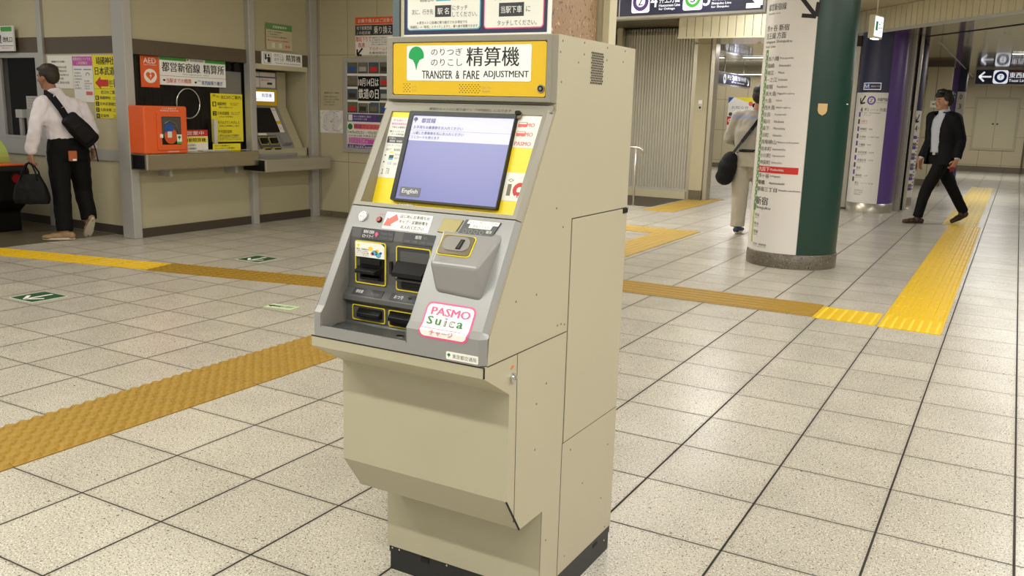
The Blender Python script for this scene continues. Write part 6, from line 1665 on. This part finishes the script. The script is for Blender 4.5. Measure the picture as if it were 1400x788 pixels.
BM.loft(k, [(pel + V((0, 0, -.14)), .222, .156), (pel + V((0, 0, -.03)), .212, .148), (pel + V((0, 0, .12)), .200, .140), (che, .212, .140), (shl - V((0, 0, .06)), .205, .112), (shl + V((0, 0, .035)), .115, .080), (nek + V((0, 0, -.02)), .080, .070)])
for a_, k_, n_, o_ in ((sL, eL, wL, -1), (sR, eR, wR, 1)):
    d_ = (k_ - n_).normalized()
    BM.cap(k, a_ + V((0, 0, -.005)), k_, .080, .064); BM.cap(k, k_, n_ + d_ * .025, .064, .052, False)
    BM.cap(k, shl + r * o_ * .10, a_, .075, .078)
def jcut(p):
    q = p - BM.o; a = q.dot(r); bb = q.dot(f)
    z = p.z
    if bb < .02: return False
    wdt = .080 + .012 * min(1, abs(z - 1.05) / .35)
    if z < 1.0: wdt = .085 + (1.0 - z) * .16
    return abs(a - .022) < (wdt if z < 1.47 else .06) and z < 1.56
BM.bake(k, 'jacket', .009, 'suit_navy', man, 3, wrinkle=.008, wf=8, label='dark navy open jacket', cut=jcut)
k = 'trousers'
BM.loft(k, [(pel + V((0, 0, -.13)), .160, .112), (pel + V((0, 0, -.06)), .170, .118), (pel + V((0, 0, .0)), .162, .112)])
for a_, k_, n_ in ((hipL, kneeL, ankL), (hipR, kneeR, ankR)):
    d_ = (k_ - n_).normalized()
    BM.cap(k, a_ + V((0, 0, -.02)), k_, .102, .076); BM.cap(k, k_, n_ + d_ * .0 + V((0, 0, .01)), .076, .062, False)
BM.bake(k, 'trousers', .010, 'trouser_black', man, 3, wrinkle=.008, wf=9, label='black trousers')
def belt(F_, pel_, rx, ry, parent, dz=.0):
    mm = MB(); n = 36
    for q in range(n):
        t0, t1 = 2 * PI * q / n, 2 * PI * (q + 1) / n
        pt = lambda t, z, g: pel_ + F_.r * math.cos(t) * (rx + g) + F_.h * math.sin(t) * (ry + g) + V((0, 0, z + dz))
        mm.add([pt(t0, 0, 0), pt(t1, 0, 0), pt(t1, .032, 0), pt(t0, .032, 0), pt(t0, 0, .006), pt(t1, 0, .006), pt(t1, .032, .006), pt(t0, .032, .006)], [(4, 5, 6, 7), (0, 3, 2, 1), (0, 1, 5, 4), (3, 7, 6, 2)], 'black', True)
    c_ = pel_ + F_.h * (ry + .008) + V((0, 0, .016 + dz))
    Fb = Fr(c_, F_.r * -1, UP); mm.fslab(Fb, rr(-.022, .022, -.018, .018, .003, 2), -.004, .005, 'chrome')
    return mm.build('belt', parent, label='black belt with a metal buckle')
belt(BM, pel + V((0, 0, -.01)), .170, .122, man)
def shoe(F_, ank, toe_dir, pitch_, parent, upper, sole, ln=.27, lab=None, k='shoe'):
    t = V(toe_dir).normalized(); rgt = V((t.y, -t.x, 0)).normalized()
    t = (V((t.x, t.y, 0)).normalized() * math.cos(pitch_) - V((0, 0, math.sin(pitch_)))); u_ = rgt.cross(t)
    if u_.z < 0: u_ = -u_
    a_ = V(ank)
    base = a_ - u_ * .075
    bm = F_.L(k)
    for fx, hz, rx, ry, rz in ((-.055, .040, .036, .040, .038), (.0, .052, .038, .06, .046), (.07, .038, .042, .07, .034), (.14, .030, .044, .06, .027), (.0, .085, .038, .045, .03)):
        Mt = Matrix.Translation(base + t * fx + u_ * hz) @ Matrix((rgt, t, u_)).transposed().to_4x4() @ Matrix.Diagonal((rx, ry, rz, 1))
        bmesh.ops.create_uvsphere(bm, u_segments=16, v_segments=10, radius=1.0, matrix=Mt)
    o = F_.bake(k, 'shoe', .006, upper, parent, 3, label=lab)
    mm = MB(); pts = []
    for q in range(28):
        an = 2 * PI * q / 28; x_ = math.cos(an); y_ = math.sin(an)
        wd = .040 if y_ > 0 else .036
        pts.append((x_ * wd * (1.08 if y_ > .2 else 1.0), .052 + y_ * .142))
    Fs2 = Fr(base + u_ * .0, rgt, t)
    sgn = 1 if Fs2.n.dot(u_) > 0 else -1
    lo, hi = (.004, .022) if sgn > 0 else (-.022, -.004)
    mm.fslab(Fs2, pts, lo, hi, sole); mm.build('sole', o, bevel=.004)
    return o
shoe(BM, ankL + V((0, 0, -.006)), (-.86, -.50, 0), .0, man, 'leather_brown', 'sole_dark', lab='dark brown leather shoe')
shoe(BM, ankR + V((-.02, -.02, .0)), (-.70, -.70, 0), .38, man, 'leather_brown', 'sole_dark', lab='dark brown leather shoe')
m = MB(); ph_c = wL + V((-.045, -.03, -.085)); Fp_ = Fr(ph_c, (.55, .35, .3), (-.15, .1, .9)); m.fslab(Fp_, rr(-.03, .03, -.06, .06, .008, 3), -.005, .005, 'phone_red'); tag(m.build('phone'), 'dark red phone in the hand of the walking businessman', 'phone')

# ---- man in a white shirt walking past the ticket window
LM = Fig((-6.0, 1.93, 0), (-.985, .17))
P_ = LM.P
b = 'body'
pel = P_(0, 0, .885); che = P_(-.03, 0, 1.13); shl = P_(-.035, .01, 1.285); nek = P_(-.085, .03, 1.385); hed = P_(-.112, .055, 1.52)
sL, sR = P_(-.205, .0, 1.275), P_(.150, .0, 1.245)
eL, eR = P_(-.300, -.02, 1.03), P_(.235, -.03, 1.02)
wL, wR = P_(-.318, .05, .815), P_(.262, .04, .865)
hipL, hipR = P_(-.085, 0, .85), P_(.085, 0, .85)
kneeL, kneeR = P_(-.095, -.02, .45), P_(.145, .05, .46)
ankL, ankR = P_(-.112, -.06, .078), P_(.150, -.02, .165)
LF = LM.h * .9 - LM.r * .42
H, paint, _ = LM.head(b, hed, LF, .98, .10)
LM.cap(b, nek - V((0, 0, .10)), hed - V((0, 0, .04)), .060, .054)
LM.loft(b, [(pel - V((0, 0, .06)), .14, .09), (pel + V((0, 0, .08)), .14, .09), (che, .155, .095), (shl - V((0, 0, .02)), .14, .07), (shl + V((0, 0, .04)), .07, .05)])
for a_, k_, n_ in ((hipL, kneeL, ankL), (hipR, kneeR, ankR)): LM.chain(b, [a_, k_, n_], [.072, .05, .036])
for a_, k_, n_ in ((sL, eL, wL), (sR, eR, wR)): LM.chain(b, [a_, k_, n_], [.044, .036, .026])
LM.hand(b, wL, (-.02, 0, -1), LM.r * .9 + LM.h * .3, LM.h, .98, 1.05)
LM.hand(b, wR, LM.h * .15 + V((0, 0, -1)), LM.r * -1, LM.h, .98, .55)
man2 = LM.bake(b, 'person', .0065, 'skin_tan', None, 3, paint=paint)
tag(man2, 'man in a white shirt seen from behind, black sling bag, at the ticket window', 'person')
for p, rx, ry, rz in (((0, -.022, .062), .080, .097, .066), ((0, -.052, .01), .076, .060, .080), ((.072, -.012, .03), .010, .045, .042), ((-.072, -.012, .03), .010, .045, .042), ((0, .055, .078), .06, .035, .022)):
    hair_ell(LM, 'hair', H, LF, p, rx, ry, rz, .98)
LM.bake('hair', 'hair', .007, 'hair_brown', man2, 2, wrinkle=.003, wf=50, label='short cropped dark hair')
k = 'shirt'
LM.loft(k, [(pel + V((0, 0, .06)), .165, .118), (pel + V((0, 0, .13)), .178, .125), (che, .190, .125), (shl - V((0, 0, .06)), .185, .105), (shl + V((0, 0, .02)), .12, .080), (shl + V((0, 0, .07)), .075, .066)])
LM.cap(k, shl + P_(0, 0, .02) - LM.o, nek + V((0, 0, .03)), .074, .066, False)
for a_, k_, n_, o_ in ((sL, eL, wL, -1), (sR, eR, wR, 1)):
    d_ = (k_ - n_).normalized()
    LM.cap(k, a_, k_, .072, .060); LM.cap(k, k_, n_ + d_ * .045, .060, .052); LM.cap(k, n_ + d_ * .055, n_ + d_ * .01, .042, .041, False)
    LM.cap(k, shl + LM.r * o_ * .07, a_, .070, .072)
LM.bake(k, 'shirt', .009, 'shirt_white', man2, 2, wrinkle=.014, wf=11, label='loose white long sleeved shirt')
k = 'trousers'
LM.loft(k, [(pel + V((0, 0, -.12)), .175, .125), (pel + V((0, 0, -.02)), .182, .132), (pel + V((0, 0, .085)), .168, .120)])
for a_, k_, n_ in ((hipL, kneeL, ankL), (hipR, kneeR, ankR)):
    LM.cap(k, a_ + V((0, 0, -.02)), k_, .108, .082); LM.cap(k, k_, n_ + (k_ - n_).normalized() * .01, .082, .070, False)
LM.bake(k, 'trousers', .010, 'trouser_black', man2, 3, wrinkle=.010, wf=9, label='loose black trousers')
shoe(LM, ankL, (-.68, -.73, 0), 0, man2, 'shoe_tan', 'shoe_sole', lab='tan shoe with a pale sole')
shoe(LM, ankR + LM.h * .02, LM.h, .95, man2, 'shoe_tan', 'shoe_sole', lab='tan shoe with the heel lifted')
# sling bag across the back
SB = thing('sling_bag', 'black sling bag worn across the back of the white shirt', 'bag', tuple(P_(0, -.15, 1.0)))
bk = -.150
m = MB()
def band(mm, pts, wdt, th_, mt):
    pts = [V(p) for p in pts]
    for i in range(len(pts) - 1):
        p, q = pts[i], pts[i + 1]; d_ = (q - p).normalized(); mid = (p + q) / 2
        out = (mid - V((LM.o.x, LM.o.y, mid.z))); out = (out - d_ * out.dot(d_)).normalized(); sd = d_.cross(out)
        vs = [p - sd * wdt / 2, p + sd * wdt / 2, q + sd * wdt / 2, q - sd * wdt / 2]
        mm.hexa(vs + [v + out * th_ for v in vs], mt)
band(m, [P_(-.135, .08, 1.335), P_(-.165, .0, 1.372), P_(-.145, -.095, 1.335), P_(-.10, -.140, 1.24), P_(-.05, -.150, 1.14), P_(.0, -.158, 1.06)], .062, .012, 'bag_black')
m.build('strap', SB, label='wide black strap')
k = 'sling'
bd = (P_(.125, 0, .945) - P_(-.04, 0, 1.125)).normalized(); bs = bd.cross(LM.h).normalized()
def pouch(c0, c1, half, dep, y0):
    bmx = LM.L(k)
    secs = [(-.10, .55, .5), (-.06, .9, .9), (0, 1, 1), (.5, 1.12, 1.1), (1.0, 1.1, 1.0), (1.06, .9, .8), (1.09, .6, .4)]
    L_ = (c1 - c0).length; rings = []
    for t_, a_, b_ in secs:
        c_ = c0 + bd * (t_ * L_); n = 24
        rings.append([bmx.verts.new(c_ + bs * math.copysign(abs(math.cos(2 * PI * q / n)) ** .6, math.cos(2 * PI * q / n)) * half * a_ + LM.h * math.copysign(abs(math.sin(2 * PI * q / n)) ** .7, math.sin(2 * PI * q / n)) * dep * b_) for q in range(n)])
    for u_, w_ in zip(rings, rings[1:]):
        for q in range(24): bmx.faces.new((u_[q], u_[(q + 1) % 24], w_[(q + 1) % 24], w_[q]))
    bmx.faces.new(rings[0][::-1]); bmx.faces.new(rings[-1])
pouch(P_(-.05, bk - .028, 1.150), P_(.135, bk - .020, .925), .082, .048, 0)
pouch(P_(-.005, bk - .075, 1.085), P_(.105, bk - .068, .950), .062, .022, 0)
LM.bake(k, 'pouch', .009, 'bag_black', SB, 3, wrinkle=.004, wf=12)
m = MB(); band(m, [P_(.165, -.13, .92), P_(.205, -.06, .95), P_(.200, .06, 1.02)], .03, .006, 'bag_black'); m.tube([P_(.205, -.08, .93), P_(.225, -.09, .85), P_(.235, -.10, .74)], .006, 'bag_black', 6); m.build('strap_tail', SB)
m = MB(); q0 = P_(-.03, -.150, .90); m.tube([q0 + V((0, 0, .045)), q0], .004, 'bag_black', 6); Ft = Fr(P_(-.03, -.158, .80), LM.r, UP); m.fslab(Ft, rr(-.038, .038, -.045, .05, .008, 3), -.006, .008, 'tag_orange'); m.fslab(Ft, rr(-.005, .03, -.043, -.025, .002, 2), .008, .010, 'paper'); tag(m.build('card_holder', bevel=.002), 'orange brown card holder hanging at the back of the black trousers', 'card holder')
# bag in his left hand
BG = thing('handbag', 'black soft handbag carried low in the left hand of the man in white', 'bag', tuple(P_(-.33, .05, .36)))
hc = P_(-.335, .055, .735)
k = 'bag'
bm = LM.L(k)
bax = (LM.r * .75 - LM.h * .66).normalized(); bt = V((0, 0, 1)).cross(bax)
secs = [(.355, .150, .070), (.40, .160, .080), (.50, .140, .070), (.60, .095, .045), (.632, .080, .028)]
rings = []
for z, wx, dy in secs:
    c_ = V((hc.x, hc.y, z)); n = 28
    rings.append([bm.verts.new(c_ + bax * math.copysign(abs(math.cos(2 * PI * t / n)) ** .55, math.cos(2 * PI * t / n)) * wx + bt * math.copysign(abs(math.sin(2 * PI * t / n)) ** .7, math.sin(2 * PI * t / n)) * dy) for t in range(n)])
for a_, b_ in zip(rings, rings[1:]):
    for t in range(28): bm.faces.new((a_[t], a_[(t + 1) % 28], b_[(t + 1) % 28], b_[t]))
bm.faces.new(rings[0][::-1]); bm.faces.new(rings[-1])
LM.bake(k, 'body', .009, 'bag_black', BG, 3, wrinkle=.006, wf=14)
for s_ in (-1, 1):
    m = MB(); m.tube([V((hc.x, hc.y, 0)) + bax * a_ + bt * s_ * d_ + V((0, 0, z)) for a_, d_, z in ((-.075, .045, .57), (-.06, .04, .65), (-.025, .015, .722), (.0, .010, .738), (.025, .015, .722), (.06, .04, .65), (.075, .045, .57))], .008, 'bag_black', 8); m.build('handle', BG)

# ---- worker in grey behind the column
WM = Fig((-.79, 6.87, 0), (.10, .995))
P_ = WM.P
b = 'body'
pel = P_(.0, 0, .90); che = P_(.0, .0, 1.18); shl = P_(.0, .01, 1.355); nek = P_(.02, .03, 1.45); hed = P_(.045, .05, 1.575)
sL, sR = P_(-.185, .0, 1.345), P_(.185, .0, 1.345)
eL, eR = P_(-.265, -.02, 1.09), P_(.27, .0, 1.08)
wL, wR = P_(-.215, .20, 1.02), P_(.26, .10, .86)
hipL, hipR = P_(-.09, 0, .87), P_(.09, 0, .87)
kneeL, kneeR = P_(-.10, .0, .47), P_(.10, .16, .48)
ankL, ankR = P_(-.085, -.02, .085), P_(.10, .30, .09)
H, paint, _ = WM.head(b, hed, (.12, .99, 0), 1.0, .10)
WM.cap(b, nek - V((0, 0, .10)), hed - V((0, 0, .04)), .060, .054)
WM.loft(b, [(pel - V((0, 0, .06)), .14, .09), (pel + V((0, 0, .08)), .14, .09), (che, .155, .095), (shl - V((0, 0, .02)), .14, .07), (shl + V((0, 0, .04)), .07, .05)])
for a_, k_, n_ in ((hipL, kneeL, ankL), (hipR, kneeR, ankR)): WM.chain(b, [a_, k_, n_], [.072, .05, .036])
for a_, k_, n_ in ((sL, eL, wL), (sR, eR, wR)): WM.chain(b, [a_, k_, n_], [.044, .036, .026])
WM.hand(b, wL, (0, 1, -.1), (0.3, 0, -1), (1, 0, 0), 1.0, .6); WM.hand(b, wR, (0, .3, -1), (-1, 0, 0), (0, 1, 0), 1.0, .5)
man3 = WM.bake(b, 'person', .0075, 'skin_tan', None, 3, paint=paint)
tag(man3, 'worker in grey overalls seen from behind, half hidden by the line map column', 'person')
for p, rx, ry, rz in (((0, -.022, .062), .085, .100, .066), ((0, -.055, .0), .080, .060, .088), ((.074, -.012, .03), .012, .05, .05), ((-.074, -.012, .03), .012, .05, .05), ((0, .055, .085), .06, .035, .022)):
    hair_ell(WM, 'hair', H, (.12, .99, 0), p, rx, ry, rz, 1.0)
WM.bake('hair', 'hair', .008, 'hair_black', man3, 2, wrinkle=.003, wf=50, label='black hair')
k = 'shirt'
WM.loft(k, [(pel + V((0, 0, .04)), .180, .128), (pel + V((0, 0, .13)), .190, .135), (che, .205, .135), (shl - V((0, 0, .06)), .200, .112), (shl + V((0, 0, .02)), .13, .082), (shl + V((0, 0, .07)), .078, .068)])
for a_, k_, n_, o_ in ((sL, eL, wL, -1), (sR, eR, wR, 1)):
    d_ = (k_ - n_).normalized()
    WM.cap(k, a_, k_, .076, .066); WM.cap(k, k_, n_ + d_ * .02, .066, .048, False); WM.cap(k, shl + WM.r * o_ * .08, a_, .074, .076)
WM.bake(k, 'work_shirt', .010, 'work_grey', man3, 2, wrinkle=.013, wf=10, label='grey work shirt with a pale blue shoulder stripe', paint=[('work_stripe', lambda p: 1.325 < p.z < 1.352 and (p - WM.o).dot(WM.h) < .03)])
k = 'trousers'
WM.loft(k, [(pel + V((0, 0, -.12)), .175, .125), (pel + V((0, 0, -.02)), .180, .130), (pel + V((0, 0, .065)), .172, .122)])
for a_, k_, n_ in ((hipL, kneeL, ankL), (hipR, kneeR, ankR)):
    WM.cap(k, a_ + V((0, 0, -.02)), k_, .112, .092); WM.cap(k, k_, n_ + (k_ - n_).normalized() * .0, .092, .080, False)
WM.bake(k, 'trousers', .010, 'work_beige', man3, 3, wrinkle=.012, wf=8, label='baggy pale grey trousers')
belt(WM, pel + V((0, 0, .05)), .180, .130, man3)
mat('shoe_blue', (44, 56, 84), .6, var=.1)
shoe(WM, ankL, (.0, 1, 0), 0, man3, 'shoe_blue', 'shoe_sole', lab='dark blue shoe'); shoe(WM, ankR, (.1, 1, 0), 0, man3, 'shoe_blue', 'shoe_sole', lab='dark blue shoe')
SK = thing('shoulder_bag', 'rounded black shoulder bag at the left hip of the grey worker', 'bag', tuple(P_(-.22, -.10, .6)))
k = 'bag'
WM.ell(k, P_(-.225, -.13, .735), .105, .085, .165, 0, 0, 14); WM.ell(k, P_(-.205, -.13, .84), .092, .075, .11, 0, 0, 18); WM.ell(k, P_(-.245, -.13, .66), .108, .085, .10); WM.ell(k, P_(-.22, -.13, .77), .110, .085, .13, 0, 0, 14)
WM.bake(k, 'body', .010, 'bag_black', SK, 3, wrinkle=.006, wf=10)
m = MB()
pp = [P_(-.15, -.165, .93), P_(-.06, -.165, 1.06), P_(.04, -.160, 1.20), P_(.12, -.130, 1.33), P_(.15, -.04, 1.435), P_(.13, .08, 1.38)]
for i in range(len(pp) - 1):
    p, q = V(pp[i]), V(pp[i + 1]); d_ = (q - p).normalized(); out = (p + q) / 2 - V((WM.o.x, WM.o.y, (p.z + q.z) / 2 - .1)); out = (out - d_ * out.dot(d_)).normalized(); sd = d_.cross(out)
    vs = [p - sd * .02, p + sd * .02, q + sd * .02, q - sd * .02]; m.hexa(vs + [v + out * .008 for v in vs], 'bag_black')
m.build('strap', SK)
